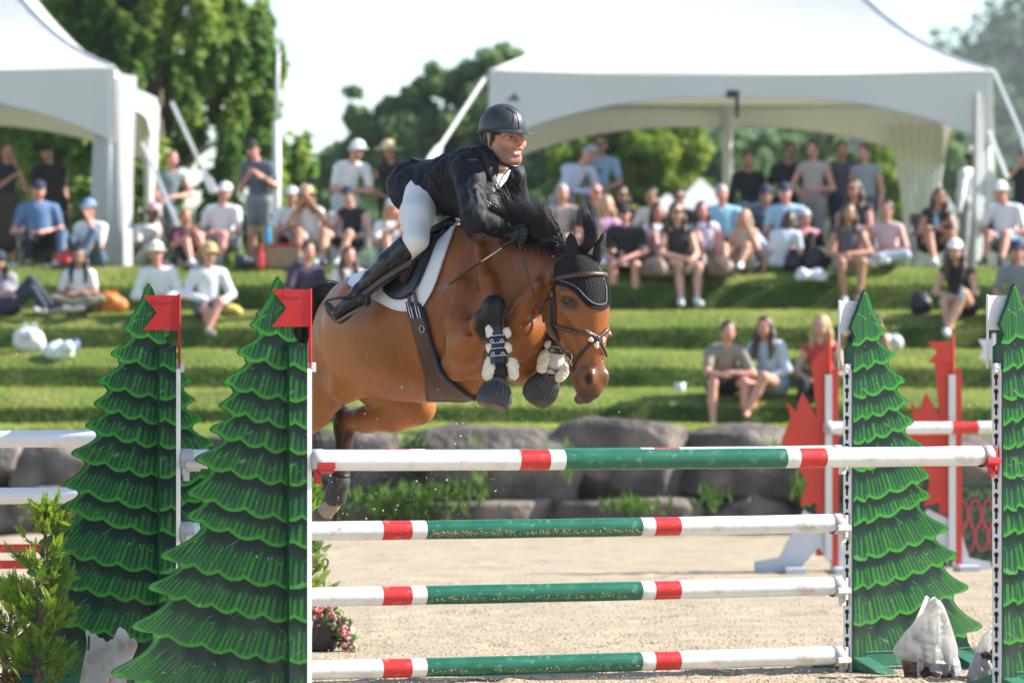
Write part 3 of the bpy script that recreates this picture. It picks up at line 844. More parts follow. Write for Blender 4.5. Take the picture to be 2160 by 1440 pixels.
def tree_paint(x, z, seed=0.0):
    """x from the post outwards, z down from the apex -> rgb of the painted board"""
    x = np.asarray(x); z = np.asarray(z)
    xo = np.interp(z, OZ, OX)
    edges = []
    for i in range(1, 13):
        s = np.clip(x / TX[i], 0, 1.15)
        sag = 0.055 + 0.125 * (i / 12)
        wave = 0.013 * (np.abs(np.sin(x * (29 - .6 * i) + i * 2.1 + .5 * np.sin(x * 7 + i))) * 2 - 1.2)
        e = TZ[i] + 0.010 + sag * (1 - s ** 1.55) + wave * np.clip((1.06 - s) * 5, 0, 1)
        edges.append(e)
    tier = np.full(x.shape, 12)
    lo = np.full(x.shape, HT + 0.3); up = np.full(x.shape, -0.06)
    for i in range(12, 0, -1):
        e = edges[i-1]; m = z <= e
        tier = np.where(m, i, tier); lo = np.where(m, e, lo); up = np.where(m, edges[i-2] if i > 1 else -0.1, up)
    below = z > edges[11]
    up = np.where(below, edges[11], up)
    el = lo - z; eu = z - up
    apex = np.where(tier <= 1, -0.12, TZ[np.clip(tier, 1, 12)] - 0.62)
    fan = (x - 0.10 * (tier <= 1)) / (z - apex + 0.05)
    q = fan * 25 + tier * 3.7
    ph = np.stack([q * .45, np.floor(tier) * 9.1, np.zeros_like(q)], -1)
    q = q + 1.1 * vnoise(ph, 1.0, 5)
    li = np.floor(q)
    br_ = vnoise(np.stack([li * 1.37, tier * 5.0, np.zeros_like(q)], -1), 1.0, 13)
    wd = .20 + .16 * br_
    st = np.clip((wd - np.abs(q - li - .5)) / .10, 0, 1) * (.25 + 1.0 * br_)
    hgt = np.clip(lo - up, 0.02, 1)
    f = np.clip(eu / hgt, 0, 1)
    ln = vnoise(np.stack([li * 1.9, tier * 3.0, z * 0], -1), 1.0, 9)
    st = st * np.clip((f - 0.12 - 0.3 * ln) / 0.15, 0, 1)
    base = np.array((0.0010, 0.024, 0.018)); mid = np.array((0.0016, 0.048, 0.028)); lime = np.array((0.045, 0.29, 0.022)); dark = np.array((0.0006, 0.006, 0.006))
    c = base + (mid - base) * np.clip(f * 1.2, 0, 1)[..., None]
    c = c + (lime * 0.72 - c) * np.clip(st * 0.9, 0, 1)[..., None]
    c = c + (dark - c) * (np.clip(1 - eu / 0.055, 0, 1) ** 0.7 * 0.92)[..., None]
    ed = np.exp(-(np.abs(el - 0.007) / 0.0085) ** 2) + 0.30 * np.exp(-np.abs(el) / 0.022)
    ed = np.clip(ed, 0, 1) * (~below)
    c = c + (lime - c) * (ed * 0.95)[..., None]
    dx = np.clip(xo - x, 0, 1)
    oe = np.exp(-(np.abs(dx - 0.016) / 0.012) ** 2) * (~below)
    c = c + (lime - c) * (oe * 0.6)[..., None]
    rim = np.clip(1 - dx / 0.008, 0, 1)
    c = c + (np.array((0.006, 0.06, 0.035)) - c) * rim[..., None]
    dn_ = fbm(np.stack([x * 1.0, z * .5, z * 0], -1), 5.0, 21, 4)
    dust = np.clip((z - 1.25) / .7, 0, 1) * np.clip((dn_ - .42) / .25, 0, 1) * .30 + np.clip((dn_ - .66) / .1, 0, 1) * .10
    c = c + (np.array((.17, .19, .14)) - c) * dust[..., None]
    sc_ = vnoise(np.stack([x * 3.2 + z * 2.0, z * 22 - x * 14, z * 0], -1), 3.0, 31)
    c = c + (np.array((.22, .30, .24)) - c) * (np.clip((sc_ - .93) / .03, 0, 1) * .5)[..., None]
    c = np.where(below[..., None], np.array((0.004, 0.032, 0.018)) + st[..., None] * np.array((0.004, 0.02, 0.008)), c)
    return c
def painted(name):
    m = pmat(name, (0, 0, 0), 0.38, 0.05, 5.0, attr='Col', spec=0.3, rvar=0.10)
    return m
M_PAINT = painted('painted_board')
# white specks of sand stuck on the boards come from a fine noise
def add_specks(m, scale=55.0, lo=0.735, hi=0.76, col=(0.42, 0.38, 0.30)):
    t = m.node_tree; N = t.nodes; L = t.links
    b = N['Principled BSDF']; src = b.inputs['Base Color'].links[0].from_socket
    tc = N.new('ShaderNodeTexCoord'); n = N.new('ShaderNodeTexNoise'); n.inputs['Scale'].default_value = scale; n.inputs['Detail'].default_value = 2.0
    L.new(tc.outputs['Object'], n.inputs['Vector'])
    mr = N.new('ShaderNodeMapRange'); mr.inputs[1].default_value = lo; mr.inputs[2].default_value = hi
    L.new(n.outputs['Fac'], mr.inputs[0])
    mx = N.new('ShaderNodeMix'); mx.data_type = 'RGBA'; mx.inputs['B'].default_value = (*col, 1)
    L.new(mr.outputs[0], mx.inputs['Factor']); L.new(src, mx.inputs['A']); L.new(mx.outputs['Result'], b.inputs['Base Color'])
add_specks(M_PAINT)
def panel_mesh(sgn):
    nr = 420; nc = 130
    z = np.sort(np.concatenate([np.linspace(0.0, HT, nr), OZ[(OZ > 0) & (OZ < HT)]]))
    nr = len(z)
    xi = np.interp(z, IZ, IX); xo = np.maximum(np.interp(z, OZ, OX), xi + 0.004)
    xi[0] = 0.120; xo[0] = 0.136
    u = np.linspace(0, 1, nc)
    Xg = xi[:, None] + (xo - xi)[:, None] * u[None]; Zg = np.repeat(z[:, None], nc, 1)
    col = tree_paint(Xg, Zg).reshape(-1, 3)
    th = 0.013
    Fv = np.stack([Xg * sgn, np.full_like(Xg, -th), -Zg], -1).reshape(-1, 3)
    # two-step rounded rim
    rim = [i*nc + nc-1 for i in range(nr)] + [(nr-1)*nc + j for j in range(nc-2, -1, -1)] + [i*nc for i in range(nr-2, -1, -1)] + [j for j in range(1, nc-1)]
    rim = np.array(rim); k = len(rim)
    N0 = len(Fv)
    cen = Fv[rim]
    tn = np.roll(cen, -1, 0) - np.roll(cen, 1, 0)
    on = np.stack([-tn[:, 2], np.zeros(k), tn[:, 0]], 1); on /= np.linalg.norm(on, axis=1)[:, None] + 1e-9
    on *= -1 if sgn > 0 else 1
    A = cen + on * 0.005 + (0, 0.005, 0); B = cen + on * 0.005 + (0, 2*th - .005, 0); C = cen + (0, 2*th, 0)
    V = np.concatenate([Fv, A, B, C])
    i = np.arange((nr-1)*(nc-1)); a = i // (nc-1); b = i % (nc-1)
    Fq = np.stack([a*nc+b, (a+1)*nc+b, (a+1)*nc+b+1, a*nc+b+1], 1)
    if sgn < 0: Fq = Fq[:, ::-1]
    j = np.arange(k); j2 = (j+1) % k
    rings = [rim, N0 + j, N0 + k + j, N0 + 2*k + j]
    Fr = []
    for q in range(3):
        r0, r1 = rings[q], rings[q+1]
        f = np.stack([r0, r1, r1[j2], r0[j2]], 1)
        Fr.append(f if sgn > 0 else f[:, ::-1])
    Fb = [(N0 + 2*k + np.arange(k))]
    rc = np.tile((0.012, 0.10, 0.05), (3*k, 1))
    # back face: strips between left and right rim of each row
    Bk = np.stack([Xg * sgn, np.full_like(Xg, th), -Zg], -1)[:, [0, -1]].reshape(-1, 3)
    N1 = len(V); V = np.concatenate([V, Bk]); col = np.concatenate([col, rc, np.tile((0.01, 0.09, 0.05), (len(Bk), 1))])
    r = np.arange(nr-1)
    Fbk = np.stack([N1+2*r, N1+2*r+1, N1+2*r+3, N1+2*r+2], 1)
    if sgn < 0: Fbk = Fbk[:, ::-1]
    return mesh_np('tree_panel', V, [Fq] + Fr + [Fbk], M_PAINT, True, col=col)
def post_mesh(sgn, w=0.085, d=0.075, top=0.31, bot=1.99):
    """painted box post in front of the panel"""
    nz, nx = 330, 22
    z = np.linspace(top, bot, nz); x = np.linspace(0, w, nx)
    Xg, Zg = np.meshgrid(x, z)
    V = []; C = []; F = []
    def sheet(P, c, flip):
        n0 = sum(len(v) for v in V); V.append(P.reshape(-1, 3)); C.append(c.reshape(-1, 3))
        r, q = P.shape[:2]; i = np.arange((r-1)*(q-1)); a = i // (q-1); b = i % (q-1)
        f = np.stack([a*q+b, (a+1)*q+b, (a+1)*q+b+1, a*q+b+1], 1) + n0
        F.append(f[:, ::-1] if flip else f)
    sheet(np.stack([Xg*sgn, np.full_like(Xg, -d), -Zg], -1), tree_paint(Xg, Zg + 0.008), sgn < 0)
    dk = np.array((0.010, 0.075, 0.042))
    y = np.linspace(-d, -0.0135, 4); Yg, Z2 = np.meshgrid(y, z)
    sheet(np.stack([np.full_like(Yg, w)*sgn, Yg, -Z2], -1), np.broadcast_to(dk, Yg.shape + (3,)), sgn < 0)
    sheet(np.stack([np.zeros_like(Yg), Yg, -Z2], -1), np.broadcast_to(dk, Yg.shape + (3,)), sgn > 0)
    xx = np.array((0, w)); yy = np.array((-d, -0.0135)); Xt, Yt = np.meshgrid(xx, yy)
    for zz, fl in ((top, sgn < 0), (bot, sgn > 0)):
        sheet(np.stack([Xt*sgn, Yt, np.full_like(Xt, -zz)], -1), np.broadcast_to(dk * 1.6, Xt.shape + (3,)), not fl)
    return mesh_np('post', np.concatenate(V), F, M_PAINT, False, col=np.concatenate(C))
PANEL = {s: panel_mesh(s) for s in (-1, 1)}
POST = {s: post_mesh(s) for s in (-1, 1)}
kh = MB(); kh.lathe([(0.0, 0), (0.013, 0), (0.014, 0.001)], n=10); kh.box((0, -.026, 0.0004), (0.013, 0.036, 0.001))
KEYHOLE = kh.mesh('keyhole', M_HOLE)
ZT = 2.058
def standard(name, x, y, sgn, rz, label, flag, cups=(), face=0.0):
    """tree shaped wing standard. local origin under the pole end; panel runs out along sgn*x"""
    t = empty(name, (x, y, 0), rz, label, 'jump standard', 'tree shaped jump standards')
    p = link('tree_panel', PANEL[sgn], t, (0, 0, ZT)); 
    link('post', POST[sgn], t, (0, 0, ZT))
    # aluminium track on the pole side of the post
    Rt = rotz(face)
    mb = MB(); mb.box((0, 0, 0), (0.046, 0.012, 1.66)); mb.box((-sgn * 0.026, 0.008, 0), (0.006, 0.028, 1.66)); mb.box((sgn * 0.026, 0.008, 0), (0.006, 0.028, 1.66))
    tr_ = mb.obj('cup_track', M_ALU, t); tr_.location = (-sgn * 0.012, -0.040, 0.80 ); tr_.rotation_euler = (0, 0, face); bevel(tr_, 0.002, 1)
    for k in range(22):
        o = link('keyhole', KEYHOLE, tr_); o.location = (0, -0.0075, 0.79 - k * 0.0745); o.rotation_euler = (math.pi / 2, 0, 0)
    # base: bottom rail and two splayed feet
    mb = MB(); mb.box((sgn * 0.44, 0, 0.055), (0.88, 0.035, 0.07)); mb.box((sgn * 0.44, -0.0205, 0.10), (0.88, 0.006, 0.008))
    mb.box((sgn*0.04, -0.04, 0.045), (0.085, 0.06, 0.09)); bevel(mb.obj('bottom_rail', M_GREEN, t), 0.004)
    for xo in (0.05, 0.72):
        mb = MB()
        for sy in (-1, 1):
            mb.add([(sgn*(xo-.05), 0, .10), (sgn*(xo+.05), 0, .10), (sgn*(xo+.065), sy*.36, 0.0), (sgn*(xo-.065), sy*.36, 0.0), (sgn*(xo-.05), 0, .02), (sgn*(xo+.05), 0, .02), (sgn*(xo+.065), sy*.40, -0.01), (sgn*(xo-.065), sy*.40, -0.01)],
                   [(0,1,2,3),(4,7,6,5),(0,4,5,1),(1,5,6,2),(2,6,7,3),(3,7,4,0)])
        bevel(mb.obj('foot', M_GREEN, t), 0.004)
    mb = MB(); mb.box((-sgn*0.024, -0.055, 1.635), (0.04, 0.02, 0.045)); mb.tube([(-sgn*0.024, -0.069, 1.635), (-sgn*0.024, -0.062, 1.635)], 0.007, 8); bevel(mb.obj('flag_socket', M_FLAGW, t), 0.003)
    # flag with a swallow tail
    if flag is None: return t
    fm = M_FLAGR if flag == 'red' else M_FLAGW
    mb = MB(); xx = -sgn * 0.018; fy = -0.062 if flag == 'red' else 0.03
    mb.tube([(xx, fy, 1.63), (xx, fy, 2.005)], 0.007, 8)
    d = sgn; z0, z1 = 1.825, 2.0; L = 0.185
    for (zz0, zz1, tip) in ((z0, (z0+z1)/2, 1), ((z0+z1)/2, z1, 0)):
        pts = [(xx, zz0), (xx + d*(L if tip else L*.62), zz0), (xx + d*(L*.62 if tip else L), zz1), (xx, zz1)]
        mb.poly(pts if d < 0 else pts, 0.004, c=(0, fy, 0))
    mb.obj('flag', fm, t)
    mb = MB(); mb.box((xx + d*.085, fy - .0035, 1.975), (0.085, 0.002, 0.020)); mb.obj('flag_tag', pmat('flag_tag_' + flag, (0.45, 0.02, 0.02) if flag == 'red' else (0.7, 0.7, 0.68), 0.5), t)
    for zc, col in cups:
        mb = MB(); xc = -sgn * 0.075
        mb.box((-sgn*0.043, -0.05, zc - 0.02), (0.02, 0.05, 0.12))
        a = np.linspace(math.pi * 1.05, math.pi * 1.95, 9)
        pr = [(0.062*math.cos(q), 0.062*math.sin(q)) for q in a] + [(0.056*math.cos(q), 0.056*math.sin(q)) for q in a[::-1]]
        n = len(pr); V = []
        for xs_ in (-sgn*0.05, -sgn*0.125):
            V += [(xs_, -0.05 + u, zc + v) for u, v in pr]
        Q = [(j, (j+1) % n, n + (j+1) % n, n + j) for j in range(n)]
        mb.add(V, Q); mb.box((-sgn*0.085, -0.112, zc - 0.028), (0.085, 0.012, 0.026)); mb.box((-sgn*0.055, -0.05, zc - 0.085), (0.03, 0.03, 0.05))
        bevel(mb.obj('pole_cup', M_CUPR if col == 'red' else M_CUPW, t), 0.002)
    return t
# fence lines
def lerp(a, b, t): return NP(a) + (NP(b) - NP(a)) * t
FL = W(641, 970, 20.0); FR = W(2097, 957, 21.40)
RL = W(366, 975, 21.50); RR = W(1783, 945, 22.96)
angF = math.atan2(FR.y - FL.y, FR.x - FL.x); angR = math.atan2(RR.y - RL.y, RR.x - RL.x)
ZF = 1.198; 
ZR = [1.174, 0.805, 0.468, 0.095]
aL, aR = math.radians(15), math.radians(31)
standard('tree_standard', FL.x, FL.y, -1, aL, 'front left tree shaped standard, nearest the camera, with a red flag', 'red', [(ZF, 'red')], face=1.82)
standard('tree_standard', FR.x, FR.y, 1, aR, 'rightmost tree shaped standard, half cut by the picture edge', 'white', [(ZF, 'red')], face=-1.35)
standard('tree_standard', RL.x, RL.y, -1, aL, 'second tree shaped standard at left, behind the conifer shrub', 'red', [(z, 'w') for z in ZR], face=1.82)
standard('tree_standard', RR.x, RR.y, 1, aR, 'tree shaped standard on the right with torn white bags at its foot', 'white', [(z, 'w') for z in ZR], face=-1.35)
BANDS = [(0, .289, 0), (.289, .332, 1), (.332, .354, 0), (.354, .682, 2), (.682, .702, 0), (.702, .742, 1), (.742, 1, 0)]
def jump_pole(a, b, label, bands=BANDS, mats=None, r=0.0495, name='jump_pole', group='striped jump poles', caps=True, sag=0.006):
    a = NP(a); b = NP(b); L = np.linalg.norm(b - a); c = (a + b) / 2
    t = empty(name, c, 0, label, 'jump pole', group)
    n = 28; st = sorted(set([q for bd in bands for q in bd[:2]] + list(np.linspace(0, 1, 41))))
    st = np.array(st); V = []
    d = (b - a) / L; Rm = rot_to(d)
    an = np.linspace(0, 2*math.pi, n, endpoint=False)
    for s in st:
        w = 1 + 0.012 * math.sin(s * 37 + L) 
        p = (a - c) + d * (L * s) + np.array((0, 0, -sag * 4 * s * (1 - s)))
        V.append(p + (np.cos(an)[:, None] * Rm[:, 0] + np.sin(an)[:, None] * Rm[:, 1]) * r * w)
    V = np.concatenate(V); Q = []; fm = []
    for i in range(len(st) - 1):
        m = (st[i] + st[i+1]) / 2
        mi = next(bd[2] for bd in bands if bd[0] <= m <= bd[1])
        for j in range(n):
            Q.append((i*n+j, i*n+(j+1) % n, (i+1)*n+(j+1) % n, (i+1)*n+j)); fm.append(mi)
    link('shaft', mesh_np('shaft', V, Q, mats or [M_WHITE, M_RED, M_GREEN], True, fm=fm), t)
    if caps:
        for e, sg in ((a - c, -1), (b - c, 1)):
            mb = MB(); mb.lathe([(0.0, 0.012), (0.040, 0.012), (0.047, 0.006), (r + .0035, 0.0), (r + .0035, -0.05), (r + 0.0005, -0.052)], c=e, R=rot_to(d * sg), n=28); o = mb.obj('end_cap', M_CAP, t, True)
            mb = MB(); mb.lathe([(0.0, 0.014), (0.009, 0.014), (0.009, 0.012)], c=e, R=rot_to(d * sg), n=8); mb.obj('screw', M_HOLE, o)
    return t
def inset(a, b, i0, i1):
    a = NP(a); b = NP(b); d = (b - a) / np.linalg.norm(b - a)
    return a + d * i0, b - d * i1
pa, pb = inset((FL.x, FL.y - .05, ZF), (FR.x, FR.y - .05, ZF - .004), 0.045, 0.03)
jump_pole(pa, pb, 'front pole of the oxer, red white and green, nearest the camera')
names = ['back top pole of the oxer, just showing above the front pole', 'striped pole second from the top, with dried mud on its green part', 'striped pole third from the top between the tree standards', 'lowest striped pole just above the sand']
for k, z in enumerate(ZR):
    pa, pb = inset((RL.x, RL.y - .05, z), (RR.x, RR.y - .05, z - 0.004), 0.045, 0.035)
    t = jump_pole(pa, pb, names[k])
    if k:
        # dried sand clinging to the camera side of the green part
        def onpole(g, n, pa=pa, pb=pb, k=k):
            s = g.uniform(.36, .68, n); keep = vnoise(np.stack([s * 22, s * 0 + k, s * 0], -1), 1.0, k)
            s = np.where(keep > .42, s, g.uniform(.37, .5, n))
            an_ = g.normal(0.55, 0.16, n)
            p = pa[None] + (pb - pa)[None] * s[:, None]
            nrm = np.stack([np.full(n, .35) * np.cos(an_), -.93 * np.cos(an_), -np.sin(an_)], 1)
            return p + nrm * 0.050 - (0, 0, 0.003) + nrm * 0 - NP(t.location)
        pebble_cloud('mud_crust', [0, 900, 260, 160][k], onpole, (0.002, 0.006), M_MUD, 90 + k, t)['kind'] = 'stuff'
# neighbouring fence at far left: its right tree standard and two white poles, red planks
standard('tree_standard', W(262, 900, 24.4).x, 24.4, 1, math.radians(6), 'tree shaped standard half hidden between the two left ones', None, [], face=-1.3)
e = W(255, 900, 24.4).x
PB = [(0, 1, 0)]
for z, lab, r_ in ((W(100, 924, 24.3).z, 'upper plain white pole of the fence at far left', .05), (W(100, 1044, 24.3).z, 'lower plain white pole of the fence at far left', .047)):
    jump_pole((e - 3.6, 24.1, z), (e - .04, 24.33, z), lab, PB, [M_WHITE], r_, group='white poles at far left')
for z, lab in ((W(40, 1156, 24.3).z, 'upper red plank of the far left fence behind the shrub'), (W(40, 1190, 24.3).z, 'lower red plank of the far left fence behind the shrub')):
    mb = MB(); mb.box((e - 1.85, 24.22, z), (3.5, 0.03, 0.048), rotz(0.064)); o = mb.obj('red_plank', M_RED); tag(bevel(o, .003), lab, 'plank', 'red planks at far left')
# ------------------------------------------------------------------ red leaf fence in the background
LEAF = [(0.0, 1.55), (0.0, 0.35), (-.20, .42), (-.13, .60), (-.36, .78), (-.33, .86), (-.52, 1.02), (-.30, 1.10), (-.36, 1.28), (-.33, 1.42), (-.25, 1.28), (-.20, 1.52), (-.13, 1.56), (-.07, 1.12), (-.10, 1.80), (-.05, 1.86)]
LEAFPX = [(1752, 1170), (1752, 726), (1712, 765), (1722, 880), (1700, 840), (1693, 830), (1684, 850), (1680, 868), (1662, 852), (1668, 880), (1650, 930), (1684, 985), (1702, 1015), (1690, 1065), (1722, 1060), (1722, 1170)]
M_LRED = pmat('leaf_red', (0.62, 0.045, 0.02), 0.4, 0.08, 4.0)
M_GREYW = pmat('grey_white_paint', (0.58, 0.59, 0.61), 0.45, 0.08, 5.0)
def tri_extrude(mb, pts, thick, y):
    """ear-clipped polygon in xz extruded in y"""
    from mathutils.geometry import tessellate_polygon
    n = len(pts); V = [(x, y - thick/2, z) for x, z in pts] + [(x, y + thick/2, z) for x, z in pts]
    T = tessellate_polygon([[Vector((x, z, 0)) for x, z in pts]])
    ar = sum((pts[i][0] * pts[(i+1) % n][1] - pts[(i+1) % n][0] * pts[i][1]) for i in range(n))
    tt = []
    for (a, b, c) in T:
        tt.append((a, b, c)); tt.append((n + c, n + b, n + a))
    mb.add(V, [(j, (j+1) % n, n + (j+1) % n, n + j) for j in range(n)], tt)
def leaf_standard(dpx, Y, label, flagcol, flip=False):
    o0 = W(1752 + dpx, 1200, Y); t = empty('leaf_standard', (o0.x, Y, 0), 0, label, 'jump standard', 'red leaf standards in the background')
    pts = []
    for (x, z) in LEAFPX:
        w = W(x + dpx, z, Y); pts.append((w.x - o0.x, w.z))
    mb = MB(); tri_extrude(mb, pts, 0.05, 0.0); bevel(mb.obj('leaf_panel', M_LRED, t), .006)
    mb = MB(); mb.box((-0.02, -.06, 0.85), (0.055, .05, 1.5)); mb.obj('cup_track', M_ALU, t)
    mb = MB(); mb.box((0.035, -.03, 0.85), (0.05, .06, 1.6)); mb.obj('post', M_LRED, t)
    mb = MB()
    tri_extrude(mb, [(-.62, 0), (-.62, .09), (-.42, .12), (-.22, .5), (-.05, .42), (.02, .42), (.12, .1), (.3, .06), (.3, 0), (.05, 0), (-.1, .2), (-.28, .0)], 0.06, -.02)
    mb.box((-.3, -.02, .02), (.16, .7, .05)); mb.box((.1, -.02, .02), (.16, .7, .05))
    mb.box((-.12, .0, .30), (.28, .03, .22))
    mb.obj('foot', M_GREYW, t)
    mb = MB(); mb.tube([(-.01, -.06, 1.55), (-.01, -.06, 1.93)], .012, 8)
    if flagcol:
        L = -0.22 if flagcol == 'red' else -.2
        mb.poly([(-.01, 1.70), (L, 1.70), (L*.66, 1.785), (-.01, 1.785)], .006, c=(0, -.06, 0)); mb.poly([(-.01, 1.785), (L*.66, 1.785), (L, 1.87), (-.01, 1.87)], .006, c=(0, -.06, 0))
    mb.obj('flag', M_LRED if flagcol != 'white' else M_FLAGW, t)
    return t
leaf_standard(0, 34.5, 'red leaf shaped standard left of the rear right tree standard', None)
leaf_standard(260, 34.9, 'red leaf shaped standard beyond the tree board, with a red flag', 'red')
jump_pole(W(1742, 902, 34.3), W(2140, 900, 34.7), 'white and red pole resting between the red leaf standards', [(0, .66, 0), (.66, .80, 1), (.80, 1, 0)], [M_WHITE, M_RED], 0.05, group='poles in the background')
wf = empty('flag_marker', (W(2096, 1200, 36).x, 36, 0), 0, 'small white swallow tail flag behind the rightmost tree standard', 'flag')
mb = MB(); mb.tube([(0, 0, 0), (0, 0, 1.95)], .014, 8); mb.obj('pole', M_GREYW, wf)
mb = MB(); mb.poly([(0, 1.73), (-.13, 1.73), (-.085, 1.82), (0, 1.82)], .006); mb.poly([(0, 1.82), (-.085, 1.82), (-.13, 1.90), (0, 1.90)], .006); mb.obj('flag', M_FLAGW, wf)
# green gate with pink loops
gt = empty('hanging_gate', (W(2055, 1200, 35.6).x, 35.6, 0), 0.06, 'green jump gate with pink loops between the standards at far right', 'gate')
z0 = W(2000, 1196, 35.6).z; z1 = W(2000, 1022, 35.6).z; hw = 0.25
mb = MB()
for x_ in (-hw, 1.6): mb.box((x_, 0, (z0+z1)/2), (.035, .05, z1 - z0 + .03))
for z_ in (z0, z1): mb.box((0.68, 0, z_), (2 * .92, .05, .035))
mb.obj('frame', M_DKGREEN, gt)
mb = MB(); mb.box((0.68, .01, (z0+z1)/2), (1.8, .012, z1 - z0 - .03)); mb.obj('board', pmat('hedge_board', (0.06, 0.12, 0.05), 0.8, 0.6, 14.0, second=(0.20, 0.26, 0.18), sec_scale=18, sec_amt=0.7), gt)
M_PINK = pmat('pink_paint', (0.55, 0.10, 0.13), 0.6, 0.1, 6.0)
for i in range(5):
    for j in range(2):
        mb = MB(); a = np.linspace(0, 2*math.pi, 25)
        mb.tube([( -.105 + i*.112 + .05*math.cos(q) + (.0 if j else .056), -.005, (z0+z1)/2 + (.095 if j else -.085) + .125*math.sin(q)) for q in a], .010, 6, cap=False); mb.obj('loop', M_PINK, gt)
# ================================================================== HORSE
HD = NP((0.66, -0.75, 0)); HD /= np.linalg.norm(HD)         # heading
RD = NP((HD[1], -HD[0], 0)); UP = np.array((0, 0, 1.0))      # horse's right side, up
HO = NP(W(1075, 700, 21.05))
def HP(px, py, l=0.0):
    """point of the horse's plane at lateral offset l (right positive) that stands at this place in the photo"""
    r = NP(ray(px, py)); c = np.array((0, 0, CAMZ))
    s = ((HO - c) @ RD + l) / (r @ RD)
    return c + r * s
def HS(px, py, l, sd=1):
    """as HP on the near side; sd=-1 gives the mirrored point on the far side"""
    p = HP(px, py, l)
    return p if sd > 0 else p - 2 * ((p - HO) @ RD) * RD
def ht(p): return float((NP(p) - HO) @ HD)
hs = SDF()
# trunk and neck as one loft along the heading
def stn(px, top, bot, hw):
    c = HP(px, (top + bot) / 2, 0); h = abs(HP(px, top, 0)[2] - HP(px, bot, 0)[2]) / 2
    return (0, c, hw, h)
hs.loft(HD, RD, UP, [stn(702, 645, 800, .09), stn(718, 606, 812, .15), stn(740, 590, 822, .22), stn(775, 574, 832, .295), stn(840, 548, 845, .315), stn(900, 528, 850, .315), stn(955, 500, 846, .285), stn(1005, 480, 834, .215), stn(1050, 486, 800, .165), stn(1085, 495, 740, .13)], 0.06, 2.15)
def stl(px, top, bot, hw, l):
    a = stn(px, top, bot, hw); return (0, HP(px, (top + bot) / 2, l), hw, a[3])
hs.loft(HD, RD, UP, [stl(1040, 480, 745, .135, .0), stl(1085, 486, 705, .112, -.005), stl(1130, 494, 668, .092, -.015), stl(1170, 506, 640, .078, -.03), stl(1208, 524, 628, .066, -.04)], 0.10, 2.0)
# withers, croup, haunch
hs.cone(HP(985, 500), HP(1045, 505), .05, .05, .10)
hs.ell(HP(722, 705, .075), (.18, .12, .19), np.stack([HD, RD, UP], 1), .05)
hs.ell(HP(745, 705, -.075), (.18, .12, .19), np.stack([HD, RD, UP], 1), .05)
hs.cone(HP(692, 745, .085), HP(706, 670, .05), .09, .07, .08)
hs.cone(HP(712, 745, -.085), HP(715, 670, -.05), .09, .07, .08)
# near hind limb (mostly behind the tree board)
hs.chain([HP(704, 738, .085), HP(690, 815, .10), HP(658, 862, .11), HP(590, 945, .14), HP(575, 965, .13)], [.135, .125, .105, .062, .055], .035)
hs.chain([HP(575, 965, .13), HP(562, 1075, .13), HP(560, 1095, .13)], [.052, .036, .044], .03)
hs.chain([HP(560, 1095, .13), HP(540, 1130, .13), HP(528, 1150, .13)], [.040, .042, .055], .02)
# flank fold
hs.cone(HP(765, 800, .10), HP(725, 815, .14), .06, .09, .07)
# far hind limb, stifle forward under the belly
hs.chain([HP(740, 730, -.12), HP(810, 800, -.17), HP(872, 850, -.19)], [.18, .15, .098], .06)
hs.chain([HP(880, 858, -.19), HP(830, 874, -.18), HP(775, 884, -.17), HP(735, 886, -.16)], [.098, .088, .068, .056], .03)
hs.cone(HP(722, 872, -.16), HP(728, 900, -.16), .045, .055, .03)
hs.chain([HP(727, 893, -.16), HP(724, 950, -.16), HP(718, 1010, -.16), HP(712, 1040, -.16)], [.056, .042, .036, .044], .03)
hs.chain([HP(712, 1042, -.16), HP(700, 1066, -.16), HP(686, 1080, -.16)], [.042, .036, .040], .02)
hs.cone(HP(690, 1074, -.16), HP(680, 1086, -.16), .040, .046, .015)
# shoulder and near fore limb
NL = .265
hs.cone(HP(985, 560, .09), HP(1035, 650, .10), .09, .115, .07)
hs.cone(HP(1035, 655, .10), HP(985, 760, .15), .105, .095, .05)
hs.chain([HP(966, 768, .18), HP(983, 735, .22), HP(1017, 684, NL), HP(1041, 657, NL)], [.085, .090, .066, .056], .022)
hs.ell(HP(968, 725, .185), (.085, .05, .14), np.stack([HD, RD, UP], 1), .03)
hs.cone(HP(1043, 646, NL), HP(1043, 672, NL), .058, .047, .012)
hs.chain([HP(1043, 668, NL), HP(1047, 710, NL), HP(1051, 755, NL - .01), HP(1053, 782, NL - .015)], [.047, .036, .035, .045], .014)
hs.chain([HP(1053, 785, NL - .015), HP(1050, 812, NL - .02)], [.043, .037], .014)
hs.cone(HP(1049, 815, NL - .02), HP(1043, 834, NL - .02), .044, .052, .01)
# far fore limb
hs.cone(HP(1085, 665, -.12), HP(1100, 762, -.13), .12, .09, .06)
hs.chain([HP(1095, 775, -.15), HP(1135, 738, -.155), HP(1178, 700, -.155)], [.080, .080, .052], .03)
hs.chain([HP(1180, 698, -.155), HP(1178, 735, -.15), HP(1170, 768, -.145)], [.050, .038, .046], .02)
hs.chain([HP(1170, 770, -.145), HP(1155, 795, -.14)], [.044, .036], .02)
hs.cone(HP(1153, 797, -.14), HP(1140, 818, -.14), .044, .052, .01)
# breast
hs.ell(HP(1085, 690, .0), (.15, .15, .17), np.stack([HD, RD, UP], 1), .05)
hs.ball(HP(1098, 695, .06), .075, .06); hs.ball(HP(1120, 695, -.06), .075, .06)
